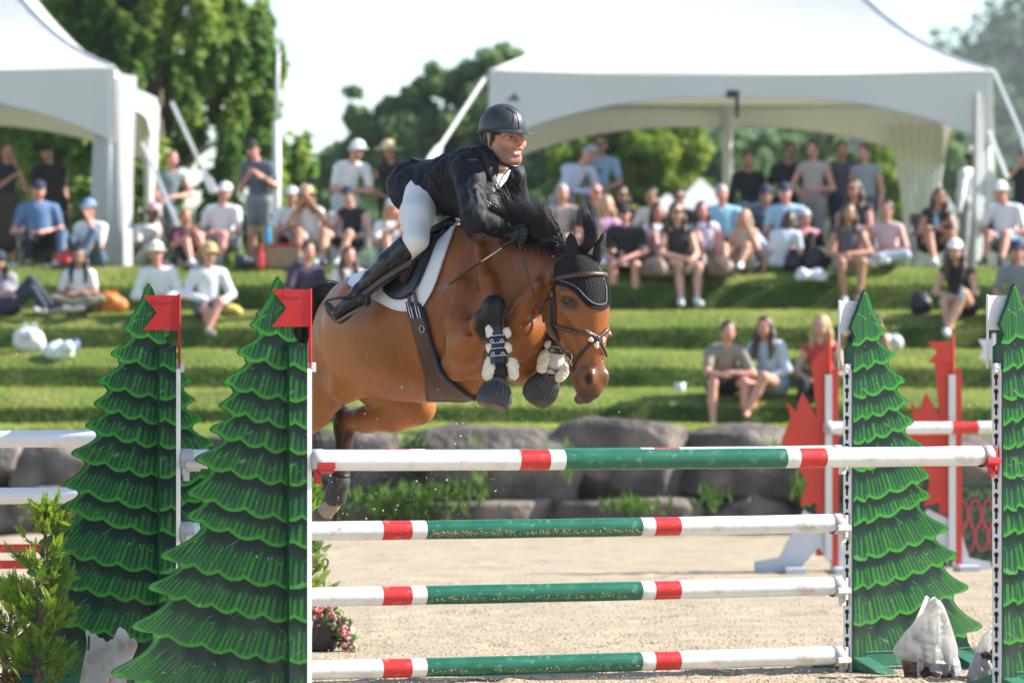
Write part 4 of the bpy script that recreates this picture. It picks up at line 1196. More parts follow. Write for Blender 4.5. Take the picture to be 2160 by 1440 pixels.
# muscle relief: neck band, shoulder blade, triceps, hip
hs.chain([HP(1135, 600, .085), HP(1105, 640, .105), HP(1070, 690, .125)], [.030, .036, .04], .05)
hs.chain([HP(1008, 520, .165), HP(1025, 590, .175), HP(1038, 640, .165)], [.022, .030, .028], .05)
hs.chain([HP(968, 600, .24), HP(965, 680, .255), HP(972, 745, .235)], [.035, .055, .04], .06)
hs.ball(HP(745, 632, .195), .05, .08)
hs.cone(HP(1000, 700, .285), HP(1030, 600, .245), .016, .012, .05, neg=True)
hs.cone(HP(985, 520, .245), HP(955, 640, .33), .018, .015, .06, neg=True)
hs.cone(HP(1100, 560, .125), HP(1160, 560, .09), .016, .012, .05, neg=True)
for rx_ in range(5): hs.cone(HP(800 + rx_*24, 620, .338), HP(812 + rx_*24, 760, .345), .008, .008, .05, neg=True)
# jugular groove and shoulder line
hs.cone(HP(1050, 640, .20), HP(1120, 600, .14), .020, .012, .035, neg=True)
hs.cone(HP(985, 690, .31), HP(1005, 560, .27), .016, .014, .05, neg=True)
hs.cone(HP(1012, 800, .24), HP(1030, 720, .27), .014, .012, .03, neg=True)
# head: loft down the face
HF = [(546, 1240, .14, .072), (572, 1256, .20, .090), (600, 1264, .26, .104), (635, 1270, .295, .114), (670, 1270, .295, .104), (700, 1268, .265, .090), (735, 1266, .220, .078), (770, 1264, .185, .070), (795, 1266, .178, .073), (818, 1263, .150, .058), (837, 1251, .085, .036)]
st_ = []
for (py, px, D, hw) in HF:
    st_.append((0, HP(px, py, 0) - HD * D / 2, hw, D / 2))
hs.loft(-UP, RD, HD, st_, 0.025, 2.5)
hs.cone(HP(1222, 560), HP(1180, 585, -.03), .066, .08, .05)
for sd in (1, -1):
    hs.cone(HS(1194, 620, .098, sd), HS(1212, 622, .098, sd), .026, .020, .03)                   # brow
    hs.ell(HS(1198, 636, .118, sd), (.026, .012, .018), np.stack([HD, RD, UP], 1), .012, neg=True)
    hs.cone(HS(1196, 662, .098, sd), HS(1238, 706, .078, sd), .014, .008, .03)                   # cheek ridge
    hs.ell(HS(1180, 668, .062, sd), (.105, .036, .12), np.stack([HD, RD, UP], 1), .03)           # jowl
    hs.ell(HS(1240, 796, .052, sd), (.036, .026, .040), np.stack([HD, RD, UP], 1), .03)          # nostril wing
    hs.cone(HS(1237, 790, .078, sd), HS(1245, 806, .066, sd), .017, .011, .010, neg=True)
    hs.cone(HS(1196, 690, .10, sd), HS(1222, 760, .085, sd), .018, .010, .04, neg=True)
hs.cone(HP(1250, 822, 0), HP(1240, 834, 0), .042, .032, .03)
hs.cone(HP(1222, 842, 0) - HD * .0, HP(1238, 838, 0), .026, .026, .02)
hs.cone(HP(1245, 829, .09), HP(1245, 829, -.09), .004, .004, .012, neg=True)
HV, HFc = hs.surf(0.0095)
# colour of the coat: bay with black points, one white stocking
def horse_col(V):
    c = np.tile((0.27, 0.088, 0.021), (len(V), 1)).astype(float)
    n1 = fbm(V, 5, 3, 3); n2 = fbm(V * (1, 1, .6), 26, 8, 2)
    c *= (0.82 + 0.36 * n1)[:, None]
    c = c + (np.array((0.34, 0.128, 0.036)) - c) * (np.clip((n1 - .5) * 2.2, 0, 1) * .5)[:, None]
    c *= (0.93 + 0.14 * n2)[:, None]
    tt_ = (V - HO) @ HD; zz_ = V[:, 2]
    gold = np.clip((-tt_ - .55) / .6, 0, 1) * np.clip((2.25 - zz_) / .5, 0, 1)  # golden flank hair, with bounced light added into its colour
    c = c + (np.array((0.43, 0.175, 0.052)) - c) * (gold * .6)[:, None]
    dk_ = np.clip((tt_ + .45) / .4, 0, 1) * np.clip((zz_ - 1.75) / .35, 0, 1)
    c = c + (np.array((0.15, 0.042, 0.010)) - c) * (dk_ * .65 * (.6 + .7 * n1))[:, None]
    stre = fbm(V * (1, 1, .25), 60, 12, 2); c *= (.88 + .24 * stre)[:, None]
    def near(a, b, r0, r1):
        a = NP(a); b = NP(b); ba = b - a; t = np.clip(((V - a) @ ba) / (ba @ ba), 0, 1)
        d = np.linalg.norm(V - a - t[:, None] * ba, axis=1)
        return np.clip((r1 - d) / (r1 - r0), 0, 1)
    def paint(w, rgb):
        nonlocal c
        c = c + (np.array(rgb) - c) * w[:, None]
    blk = (0.010, 0.009, 0.009)
    w = np.maximum(near(HP(1045, 645, NL), HP(1043, 690, NL), .085, .115), near(HP(1043, 690, NL), HP(1045, 830, NL-.02), .08, .09)); paint(w, blk)
    w = near(HP(1182, 690, -.155), HP(1178, 725, -.15), .07, .10); paint(w, blk)
    wh = near(HP(1176, 752, -.145), HP(1150, 800, -.14), .066, .078); paint(wh, (0.62, 0.54, 0.50))
    sp = (near(HP(1150, 795, -.14), HP(1165, 790, -.14), .05, .07)) * (vnoise(V, 60, 2) > .62); paint(sp, (0.02, 0.018, 0.018))
    w = np.maximum(near(HP(722, 860, -.16), HP(728, 905, -.16), .055, .10), near(HP(727, 900, -.16), HP(712, 1045, -.16), .06, .085)); paint(w * .93, (0.018, 0.012, 0.010))
    paint(near(HP(705, 1060, -.16), HP(680, 1086, -.16), .055, .062), (0.42, 0.33, 0.25))
    w = np.maximum(near(HP(590, 945, .14), HP(560, 1100, .13), .07, .10), 0); paint(w, blk)
    # dark muzzle and around the eyes
    paint(near(HP(1245, 800, 0), HP(1240, 840, 0), .045, .14) * .88, (0.035, 0.022, 0.018))
    for sd in (1, -1): paint(near(HS(1194, 636, .11, sd), HS(1208, 640, .11, sd), .022, .046) * .85, (0.022, 0.012, 0.009))
    paint(near(HP(1256, 799, .062), HP(1256, 799, -.062), .0, .001), (0, 0, 0))
    for sd in (1, -1): paint(near(HS(1240, 794, .072, sd), HS(1241, 806, .072, sd), .012, .026), (0.006, 0.004, 0.004))
    # darker tone along the crest, at the flank fold and on the barrel
    paint(near(HP(720, 835, .12), HP(760, 815, .05), .03, .10) * .35, (0.09, 0.04, 0.02))
    paint(near(HP(1010, 490, 0), HP(1200, 530, 0), .06, .16) * .35, (0.10, 0.036, 0.014))
    paint(near(HP(770, 700, .3), HP(820, 735, .3), .02, .16) * .25, (0.12, 0.06, 0.03))
    return c
M_COAT = pmat('horse_coat', (0, 0, 0), 0.36, 0.06, 30.0, attr='Col', spec=0.28, bump=0.30, bscale=55.0, rvar=0.12, dist=0.006)
horse = empty('horse', (float(HO[0]), float(HO[1]), 0), 0, 'bay horse with black legs jumping over the striped poles', 'horse')
def rel(V, e): return np.asarray(V) - NP(e.location)
body = link('body', mesh_np('horse_body', rel(HV, horse), HFc, M_COAT, True, col=horse_col(HV)), horse)
HBVH = BVHTree.FromPolygons([tuple(v) for v in HV], [tuple(f) for f in HFc])
CAMP = Vector((0, 0, CAMZ))
def hit(px, py, bvh=None):
    r = ray(px, py).normalized()
    h = (bvh or HBVH).ray_cast(CAMP, r)
    return h[0], h[1]
def snap(p, off=0.0, bvh=None):
    h = (bvh or HBVH).find_nearest(Vector(p))
    return h[0] + h[1] * off, h[1]
def surf_line(pxs, off=0.004, n=8, bvh=None):
    """polyline of photo points laid on the horse's surface"""
    L = crom([(x, y, 0) for x, y in pxs], n); P = []; N_ = []
    for x, y, _ in L:
        h = hit(x, y, bvh)
        if h[0] is None: continue
        P.append(h[0] + h[1] * off); N_.append(h[1])
    return P, N_
def smooth_pts(P, it=2):
    P = np.array([NP(p) for p in P])
    for _ in range(it): P[1:-1] = .5 * P[1:-1] + .25 * (P[:-2] + P[2:])
    return P
# eyes
M_EYE = pmat('eye', (0.006, 0.004, 0.003), 0.12, 0.1, 5.0)
for sd in (1, -1):
    e = NP(hit(1197, 635)[0]) - RD * .006
    if sd < 0: e = e - 2 * ((e - HO) @ RD) * RD
    mb = SDF(); mb.ell(e, (.027, .015, .020), np.stack([HD, RD, UP], 1), .01)
    V, F = mb.surf(.0022); link('eye', mesh_np('eye', rel(V, horse), F, M_EYE, True), horse)
    lid = SDF(); lid.chain([e + HD*.026 + UP*.004 + RD*sd*.006, e + UP*.017 + RD*sd*.010, e - HD*.024 + UP*.006 + RD*sd*.006], [.006, .008, .006], .006)
    V, F = lid.surf(.003); link('eyelid', mesh_np('eyelid', rel(V, horse), F, pmat('eyelid', (0.05, 0.026, 0.018), .5), True), horse)
# hair: tapered strands as thin three-sided tubes
def strands(paths, r0, r1, seg=9):
    """paths (n,k,3) control points -> V,F"""
    P = np.asarray(paths); n, k, _ = P.shape
    t = np.linspace(0, 1, seg)
    # bezier of degree k-1
    from math import comb
    B = np.stack([comb(k-1, i) * t ** i * (1-t) ** (k-1-i) for i in range(k)], 1)
    C = np.einsum('sk,nkd->nsd', B, P)
    T = np.gradient(C, axis=1); T /= np.linalg.norm(T, axis=2)[..., None] + 1e-9
    ref = np.array((0.3, 0.9, 0.2)); A = np.cross(T, ref); A /= np.linalg.norm(A, axis=2)[..., None] + 1e-9; Bn = np.cross(T, A)
    rr = (r0 * (1 - t) + r1 * t) * np.where(t > .8, (1 - t) / .2 * .85 + .15, 1)
    ang = np.array((0, 2.1, 4.2))
    V = C[:, :, None, :] + rr[None, :, None, None] * (np.cos(ang)[None, None, :, None] * A[:, :, None, :] + np.sin(ang)[None, None, :, None] * Bn[:, :, None, :])
    V = V.reshape(-1, 3)
    i, j, q = np.meshgrid(np.arange(n), np.arange(seg-1), np.arange(3), indexing='ij')
    b = i * seg * 3 + j * 3; q2 = (q + 1) % 3
    F = np.stack([b + q, b + q2, b + 3 + q2, b + 3 + q], -1).reshape(-1, 4)
    return V, F
gh = np.random.default_rng(5)
def lock(root0, root1, tip, mid, n, spread, rspread, r=0.0016):
    """n hairs from between two roots on the crest to about tip, through mid; returns control points"""
    out = []
    for _ in range(n):
        f = gh.random(); a = NP(root0) * (1 - f) + NP(root1) * f + gh.normal(0, rspread, 3)
        tp = NP(tip) + gh.normal(0, spread, 3); md = NP(mid) * 1.0 + gh.normal(0, spread * .55, 3) + (a - NP(root0)) * .6
        L = gh.uniform(.72, 1.0); tp = a + (tp - a) * L + gh.normal(0, .006, 3)
        out.append([a, a * .45 + md * .55 + (0, 0, .03), md, tp])
    return out
paths = []
R0 = [(1040, 480), (1065, 485), (1090, 492), (1115, 500), (1140, 508), (1165, 516), (1190, 526), (1212, 538), (1226, 545)]
# tips blown back and up, towards the rider
for i_ in range(46):
    f = (i_ + .5) / 46
    rx = 1045 + 150 * f; ry = 488 + 50 * f ** 1.2                        # root on the crest
    wob_ = gh.normal(0, 1, 4)
    ln = (0.75 + .35 * math.sin(f * 9 + wob_[0])) 
    tx = rx - (95 - 60 * f) * ln + wob_[1] * 10; ty = ry - (62 + 46 * math.sin(f * 3.0)) * ln + wob_[2] * 13
    if f < .3 and i_ % 2: ty = ry - 25 + wob_[2] * 12; tx = rx - 75 + wob_[1] * 12
    mx_ = (rx + tx) / 2 + 16; my_ = (ry + ty) / 2 - 12 + wob_[3] * 5
    lv = gh.uniform(-.03, .12)
    a0 = HP(rx - 6, ry + 4, .02); a1 = HP(rx + 8, ry + 8, .02)
    paths += lock(a0, a1, HP(tx, ty, lv), HP(mx_, my_, lv * .6 + .02), 40, .026, .008)
for i_ in range(90):                                                    # loose flyaway hairs
    rx = gh.uniform(1050, 1200); a0 = HP(rx, 495 + (rx - 1050) * .25, .02)
    paths += lock(a0, a0, HP(rx - gh.uniform(20, 80), 500 - gh.uniform(40, 110), gh.uniform(0, .1)), HP(rx - 15, 450 + (rx - 1050) * .2, .03), 3, .03, .004)
# part of the mane falling on the near side of the neck
for rx in range(1050, 1180, 12):
    a0 = HP(rx, 490 + (rx - 1050) * .28, .03)
    paths += lock(a0, a0 + HD * .03, HP(rx + 14, 520 + (rx - 1050) * .22, .12), HP(rx + 5, 495 + (rx - 1050) * .25, .09), 22, .018, .010)
# forelock plume standing up in front of the ears
for tp, md, sp, n_ in (((1248, 435), (1262, 490), .010, 110), ((1232, 425), (1258, 495), .009, 70), ((1226, 420), (1250, 500), .008, 60), ((1240, 440), (1250, 500), .010, 90)):
    paths += lock(HP(1205, 540, .02), HP(1222, 540, -.01), HP(tp[0], tp[1], -.02), HP(md[0], md[1] + 25, -.01), n_, sp, .008)
for tp in ((1200, 412), (1212, 430), (1198, 430)):
    paths += [[HP(1205, 540, .02), HP(1215, 505, .02), HP(1214, 470, .02), HP(tp[0], tp[1], .02)]] * 1
M_HAIR = pmat('black_horse_hair', (0, 0, 0), 0.30, 0.2, 40.0, attr='Col', spec=0.55)
def hair_col(n, per):
    b_ = gh.random(n) ** 2.6
    c_ = np.array((.004, .0035, .0035)) + b_[:, None] * np.array((.085, .060, .048))
    return np.repeat(c_, per, 0)
V, F = strands(paths, .0030, .0009)
link('mane', mesh_np('mane', rel(V, horse), F, M_HAIR, True, col=hair_col(len(paths), 27)), horse)
# tail: leaves the croup, streams back and down
paths = []
for _ in range(800):
    a = HP(gh.uniform(700, 714), gh.uniform(604, 632), .0) + gh.normal(0, .012, 3); j = gh.normal(0, .045, 3)
    paths.append([a, HP(672, 592, .02) + j * .5, HP(630, 640, .04) + j, HP(606, 790, .05) + j * 1.2, HP(gh.uniform(625, 675), gh.uniform(905, 955), 0) + j * .6])
V, F = strands(paths, .0028, .0008, 12)
link('tail', mesh_np('tail', rel(V, horse), F, M_HAIR, True, col=hair_col(len(paths), 36)), horse)
# ================================================================== TACK
M_PAD = pmat('white_cotton', (0.78, 0.78, 0.80), 0.85, 0.05, 8.0, 0.25, 60.0, sheen=0.2)
M_BRN = pmat('brown_leather', (0.070, 0.029, 0.019), 0.42, 0.25, 30.0, 0.15, 120.0, rvar=0.1)
M_DBRN = pmat('dark_leather', (0.016, 0.011, 0.010), 0.36, 0.25, 30.0, 0.12, 140.0, rvar=0.1)
M_BLKL = pmat('black_leather', (0.010, 0.010, 0.011), 0.30, 0.2, 25.0, 0.10, 120.0, rvar=0.08)
M_RUB = pmat('black_rubber', (0.040, 0.041, 0.043), 0.5, 0.3, 18.0, second=(0.12, 0.105, 0.09), sec_scale=10, sec_amt=0.5, sec_lo=.5, sec_hi=.7)
M_KNIT = pmat('black_crochet', (0.005, 0.005, 0.007), 0.9, 0.5, 160.0, 0.9, 230.0, dist=0.01)
M_FLEECE = pmat('cream_fleece', (0.80, 0.74, 0.60), 0.95, 0.10, 60.0, 0.6, 90.0, dist=0.01)
M_NAVY = pmat('navy_webbing', (0.014, 0.018, 0.04), 0.8, 0.2, 30.0)
M_STEEL = pmat('steel', (0.55, 0.53, 0.50), 0.25, 0.1, 20.0, metal=1.0)
M_BRASS = pmat('brass', (0.55, 0.36, 0.14), 0.3, 0.1, 20.0, metal=1.0)
M_HOOF = pmat('hoof_horn', (0.20, 0.12, 0.075), 0.6, 0.3, 25.0, second=(0.06, 0.05, 0.045), sec_scale=14, sec_amt=0.8)
def mir(P):
    P = np.asarray(P, float); return P - 2 * (((P - HO) @ RD)[..., None]) * RD
def on_surf(x, y, bvh=None):
    h = hit(x, y, bvh)
    if h[0] is not None: return NP(h[0]), NP(h[1])
    p, n = snap(HP(x, y, 0.0), 0, bvh)
    return NP(p), NP(n)
def patch(A, B, nu, nv, off, thick, extra=None, bvh=None, smooth_it=2):
    """sheet laid over the horse between two photo curves A and B; returns V,F of a closed slab"""
    A = np.array(A, float); B = np.array(B, float)
    def res(C, n):
        C3 = crom([(x, y, 0) for x, y in C], 10)[:, :2]
        d = np.concatenate([[0], np.cumsum(np.linalg.norm(np.diff(C3, axis=0), axis=1))]); t = np.linspace(0, d[-1], n)
        return np.stack([np.interp(t, d, C3[:, 0]), np.interp(t, d, C3[:, 1])], 1)
    a = res(A, nu); b = res(B, nu)
    P = np.zeros((nu, nv, 3)); N_ = np.zeros((nu, nv, 3))
    for i in range(nu):
        for j in range(nv):
            f = j / (nv - 1); q = a[i] * (1 - f) + b[i] * f
            P[i, j], N_[i, j] = on_surf(q[0], q[1], bvh)
    for _ in range(smooth_it):
        Q = P.copy(); Q[1:-1] = .5 * P[1:-1] + .25 * (P[:-2] + P[2:]); P = Q.copy(); P[:, 1:-1] = .5 * Q[:, 1:-1] + .25 * (Q[:, :-2] + Q[:, 2:])
    N_[1:-1] = N_[1:-1] + N_[:-2] + N_[2:]; N_ /= np.linalg.norm(N_, axis=2)[..., None]
    o = off if extra is None else off + extra(np.linspace(0, 1, nu)[:, None], np.linspace(0, 1, nv)[None])[..., None]
    T_ = P + N_ * (o + thick); Bm = P + N_ * (np.asarray(off) - .004)
    V = np.concatenate([T_.reshape(-1, 3), Bm.reshape(-1, 3)]); n0 = nu * nv
    i = np.arange((nu-1)*(nv-1)); r = i // (nv-1); c = i % (nv-1)
    F = np.stack([r*nv+c, (r+1)*nv+c, (r+1)*nv+c+1, r*nv+c+1], 1)
    per = [k*nv for k in range(nu)] + [(nu-1)*nv + k for k in range(1, nv)] + [k*nv + nv-1 for k in range(nu-2, -1, -1)] + [k for k in range(nv-2, 0, -1)]
    per = np.array(per); p2 = np.roll(per, -1)
    Fs = np.stack([per, per + n0, p2 + n0, p2], 1)
    fn = np.cross(T_[1, 0] - T_[0, 0], T_[0, 1] - T_[0, 0]) @ N_[0, 0]
    Fa = np.concatenate([F, F[:, ::-1] + n0, Fs[:, ::-1]])
    if fn < 0: Fa = Fa[:, ::-1]
    return V, Fa
def both(V, F):
    return np.concatenate([V, mir(V)]), np.concatenate([F, F[:, ::-1] + len(V)])
def slab(name, V, F, m, parent, two=False):
    if two: V, F = both(V, F)
    return link(name, mesh_np(name, rel(V, parent), F, m, True), parent)
# ---- saddle pad
sp_ = empty('saddle_pad', tuple(HP(880, 540, 0)), 0, 'white quilted saddle pad under the saddle on the bay horse', 'saddle pad')
def quilt(u, v):
    a = (u * 14 + v * 9); b = (u * 14 - v * 9)
    return 0.0035 * (np.abs(np.sin(a * math.pi)) * np.abs(np.sin(b * math.pi))) ** .5
V, F = patch([(967, 470), (955, 500), (938, 548), (927, 580), (916, 609), (903, 632), (891, 647), (862, 655), (834, 651), (805, 637), (774, 622), (737, 600)],
             [(966, 478), (930, 500), (905, 520), (893, 530), (880, 540), (868, 545), (858, 552), (845, 557), (825, 562), (800, 568), (775, 574), (742, 588)], 70, 22, .010, .006, quilt)
slab('pad', V, F, M_PAD, sp_, True)
P1, N1 = surf_line([(967, 470), (955, 500), (938, 548), (927, 580), (916, 609), (903, 632), (891, 647), (862, 655), (834, 651), (805, 637), (774, 622), (740, 602)], .017, 6)
mb = MB(); mb.tube(rel(smooth_pts(P1, 1), sp_), .005, 6); mb.obj('piping', M_PAD, sp_, True)
# ---- saddle
sd_ = empty('saddle', tuple(HP(890, 520, 0)), 0, 'dark brown leather jumping saddle on the white pad', 'saddle')
V, F = patch([(948, 492), (928, 512), (908, 560), (890, 600), (876, 622), (856, 633), (834, 632), (818, 618)],
             [(905, 500), (893, 515), (880, 535), (866, 550), (850, 562), (838, 572), (826, 588), (816, 606)], 40, 16, .024, .010, lambda u, v: 0.020 * np.clip(1 - np.abs(v - .25) * 3, 0, 1) * np.clip(1.3 - u * 1.3, 0, 1) + v * 0)
slab('flap', V, F, M_BLKL, sd_, True)
V, F = patch([(922, 505), (905, 528), (888, 560), (874, 590), (865, 602)], [(912, 500), (894, 524), (877, 555), (864, 584), (858, 598)], 30, 6, .052, .008)
slab('knee_roll', V, F, M_BRN, sd_, True)
ss = SDF(); ax3 = np.stack([HD, RD, UP], 1)
ss.loft(HD, RD, UP, [(0, HP(868, 522), .15, .04), (0, HP(885, 518), .14, .035), (0, HP(910, 506), .12, .035), (0, HP(938, 488), .09, .045), (0, HP(960, 474), .07, .04)], .03, 2.2)
ss.cone(HP(868, 512, .11), mir(HP(868, 512, .11)), .024, .024, .04); ss.cone(HP(956, 470, .05), HP(956, 470, -.05), .022, .022, .03)
V, F = ss.surf(.009); slab('seat', V, F, M_DBRN, sd_)
# billets and girth
for x0, x1, nm in ((868, 872, 'a'), (880, 886, 'b')):
    P1, N1 = surf_line([(x0 + 2, 598), (x0 + 1, 620), (x1, 648)], .030, 6); mb = MB(); mb.strap(rel(P1, sd_), N1, .020, .003); mb.obj('billet', M_BRN, sd_)
    mb = MB(); p_ = rel([on_surf(x0 + 2, 612)[0]], sd_)[0] + on_surf(x0 + 2, 612)[1] * .036; n_ = on_surf(x0 + 2, 612)[1]
    R_ = rot_to(n_); a_ = np.linspace(0, 2*math.pi, 13); mb.tube([p_ + R_ @ np.array((.013*math.cos(q), .016*math.sin(q), 0)) for q in a_], .002, 5, cap=False); mb.obj('buckle', M_STEEL, sd_)
gi = empty('girth', tuple(HP(905, 700, 0)), 0, 'brown leather stud girth round the horse behind its elbow', 'girth')
V, F = patch([(861, 640), (868, 672), (878, 712), (890, 755), (899, 790), (901, 838)], [(889, 640), (898, 672), (908, 712), (922, 752), (944, 795), (1004, 842)], 44, 10, .012, .008)
slab('belly_guard', V, F, M_BRN, gi, False)
V2 = mir(V); slab('belly_guard', V2, F[:, ::-1], M_BRN, gi, False)
V, F = patch([(862, 638), (864, 652), (869, 672)], [(888, 638), (892, 652), (897, 670)], 10, 8, .021, .005); slab('elastic', V, F, M_NAVY, gi)
for x0 in (866, 871, 880, 886):
    P1, N1 = surf_line([(x0, 640), (x0 + 3, 655), (x0 + 7, 671)], .027, 5); mb = MB(); mb.strap(rel(P1, gi), N1, .004, .0015); mb.obj('stripe', M_PAD, gi)
P1, N1 = surf_line([(890, 642), (900, 672), (910, 712), (924, 752), (946, 795), (1000, 836)], .016, 8); mb = MB(); mb.tube(rel(smooth_pts(P1), gi), .010, 6); mb.obj('edge_lining', M_NAVY, gi, True)
P1, N1 = surf_line([(880, 700), (886, 690), (896, 700), (903, 705)], .022, 6); mb = MB(); mb.tube(rel(P1, gi), .0015, 5); mb.obj('stitching', pmat('thread', (.25, .16, .09), .8), gi, True)
p_, n_ = on_surf(895, 693); R_ = rot_to(n_); mb = MB(); mb.tube([rel([p_ + n_*.026], gi)[0] + R_ @ np.array((.014*math.cos(q), .018*math.sin(q), 0)) for q in np.linspace(0, 2*math.pi, 13)], .0025, 6, cap=False); mb.obj('ring', M_STEEL, gi, True)
# stirrup leather and iron
sl_ = empty('stirrup', tuple(HP(800, 600, .3)), 0, 'black stirrup iron on its brown leather round the riders boot', 'stirrup')
pts = crom([HP(868, 552, .33), HP(830, 575, .37), HP(795, 598, .40), HP(765, 622, .43)], 6); mb = MB(); mb.strap(rel(pts, sl_), [tuple(RD)] * len(pts), .026, .004); mb.obj('stirrup_leather', M_BRN, sl_)
pts = crom([HP(855, 566, .33), HP(820, 590, .37), HP(790, 612, .40), HP(768, 628, .43)], 6); mb = MB(); mb.strap(rel(pts, sl_), [tuple(RD)] * len(pts), .022, .004); mb.obj('stirrup_leather', M_DBRN, sl_)
tp = HP(768, 625, .43)
fr = [tp, HP(745, 625, .45), HP(715, 628, .47), HP(690, 634, .46), HP(688, 650, .46), HP(700, 668, .45), HP(716, 680, .44), HP(735, 670, .43), HP(752, 650, .42), tp]
mb = MB(); mb.tube(rel(crom(fr, 6), sl_), .0075, 8); mb.obj('iron', M_BLKL, sl_, True)
mb = MB(); tr0, tr1 = HP(689, 640, .46), HP(718, 679, .44); mb.strap(rel([tr0, (tr0 + tr1)/2, tr1], sl_), [tuple(HD + UP)]*3, .05, .008); mb.obj('tread', M_RUB, sl_)
# ---- ears under the veil, veil
ve = empty('ear_veil', tuple(HP(1230, 560, 0)), 0, 'black crocheted ear veil on the horse with a pale corded edge', 'ear veil')
def ear(base, tip, side):
    b = NP(base); t = NP(tip); d = (t - b); L = np.linalg.norm(d); d /= L
    s = SDF(); o = HD * .8 + RD * side * .45; o /= np.linalg.norm(o)
    s.chain([b - d*.02, b + d*L*.22, b + d*L*.45, b + d*L*.75, t], [.030, .037, .035, .020, .004], .02, flat=o, ff=.62)
    s.chain([b + d*L*.15 + o*.034, b + d*L*.45 + o*.030, b + d*L*.82 + o*.014], [.013, .017, .006], .012, neg=True)
    return s.surf(.005)
for b_, t_, sd2 in ((HP(1207, 552, .045), HP(1204, 490, .055), 1), (HP(1258, 548, -.05), HP(1277, 487, -.07), -1)):
    V, F = ear(b_, t_, sd2); link('ear_cover', mesh_np('ear_cover', rel(V, ve), F, pmat('black_jersey', (0.006, 0.006, 0.008), .8, .3, 40, .2, 120), True), ve)
VL = [(1192, 536), (1178, 552), (1173, 575), (1172, 598), (1195, 604), (1214, 616), (1231, 634), (1248, 648)]
VR = [(1254, 540), (1266, 548), (1273, 560), (1277, 575), (1280, 592), (1282, 610), (1282, 630), (1281, 648)]
V, F = patch(VL, VR, 46, 30, .006, .004, None, None, 1); slab('veil_cloth', V, F, M_KNIT, ve)
# crochet rows as raised knots
kn = MB()
cc = []
for r_ in range(20):
    y = 543 + r_ * 5.3
    xl = np.interp(y, [536, 552, 575, 598, 604, 616, 634, 648], [1192, 1178, 1175, 1176, 1195, 1214, 1231, 1248]) + 4; xr = np.interp(y, [540, 560, 592, 648], [1254, 1273, 1280, 1281]) - 2
    x = xl + (r_ % 2) * 3.5
    while x < xr:
        cc.append((x, y)); x += 7.0
KV, KF = [], []
oc = np.array([(1,0,0),(-1,0,0),(0,1,0),(0,-1,0),(0,0,1)], float); of = np.array([(0,2,4),(2,1,4),(1,3,4),(3,0,4)])
for x, y in cc:
    h = hit(x, y)
    if h[0] is None: continue
    n_ = NP(h[1]); R_ = rot_to(n_); p_ = NP(h[0]) + n_ * .009
    KF.append(of + len(KV) * 5); KV.append(p_ + (oc * (.0068, .0042, .0045)) @ R_.T)
ko = link('crochet_knots', mesh_np('crochet_knots', rel(np.concatenate(KV), ve), np.concatenate(KF), pmat('crochet_knot', (0.020, 0.020, 0.025), .55, .3, 60), False), ve); ko['kind'] = 'stuff'
for C_, w_, m_ in ((VL[3:], .007, M_KNIT), ([(x + 5, y - 7) for x, y in VL[3:]], .003, pmat('grey_cord', (.16, .17, .19), .6))):
    C2 = C_ + ([(1279, 646), (1281, 625), (1279, 600)] if w_ > .005 else [(1273, 640), (1275, 620), (1274, 603)])
    P1, N1 = surf_line(C2, .010 if w_ > .005 else .013, 6); mb = MB(); mb.tube(rel(smooth_pts(P1, 1), ve), w_, 6); mb.obj('cord', m_, ve, True)
# ---- bridle
br = empty('bridle', tuple(HP(1200, 650, 0)), 0, 'dark brown leather bridle with crossed noseband and reins on the horse', 'bridle')
def hstrap(nm, pts, w, off, m=M_BRN, th=.0035):
    P1, N1 = surf_line(pts, off, 7)
    if len(P1) < 3: return
    mb = MB(); mb.strap(rel(smooth_pts(P1, 2), br), N1, w, th); return mb.obj(nm, m, br, True)
hstrap('headpiece', [(1200, 540), (1182, 550), (1174, 565), (1170, 585), (1168, 600)], .022, .016)
hstrap('browband', [(1168, 596), (1180, 589), (1200, 584), (1230, 581), (1260, 580), (1278, 583)], .024, .016, M_BRN, .007)
hstrap('cheekpiece', [(1168, 598), (1170, 625), (1172, 655), (1172, 690), (1178, 715), (1190, 742)], .017, .010, M_DBRN)
hstrap('cheekpiece', [(1166, 605), (1165, 640), (1166, 670), (1169, 695), (1182, 725)], .013, .010, M_DBRN)
hstrap('noseband', [(1174, 687), (1195, 695), (1220, 700), (1245, 705), (1258, 711), (1268, 706), (1280, 694)], .022, .009, M_BRN, .006)
hstrap('flash_strap', [(1256, 715), (1243, 727), (1228, 743), (1214, 762), (1209, 782)], .015, .010, M_DBRN, .005)
hstrap('flash_strap', [(1261, 718), (1268, 730), (1274, 745), (1277, 758)], .014, .010, M_DBRN, .005)
hstrap('throat_lash', [(1168, 612), (1158, 630), (1151, 655), (1152, 680)], .012, .014, M_DBRN)
for (x, y, r_) in ((1247, 716, .012), (1270, 714, .012), (1258, 727, .014)):
    p_, n_ = on_surf(x, y); s = SDF()
    for q in range(7): s.ball(p_ + n_*.010 + gh.normal(0, r_*.45, 3), r_*.62, .006)
    V, F = s.surf(.003); slab('fleece_pad', V, F, M_FLEECE, br)
p_, n_ = on_surf(1258, 713); s = SDF(); s.ell(p_ + n_*.014, (.016, .014, .010), rot_to(n_), .01); V, F = s.surf(.004); slab('noseband_knot', V, F, M_BRN, br)
# buckles on cheekpiece
for (x, y) in ((1169, 600), (1170, 622), (1276, 757)):
    p_, n_ = on_surf(x, y); R_ = rot_to(n_); mb = MB(); mb.tube([rel([p_ + n_*.017], br)[0] + R_ @ np.array((.010*math.cos(q), .013*math.sin(q), 0)) for q in np.linspace(0, 2*math.pi, 11)], .002, 5, cap=False); mb.obj('buckle', M_BRASS, br, True)
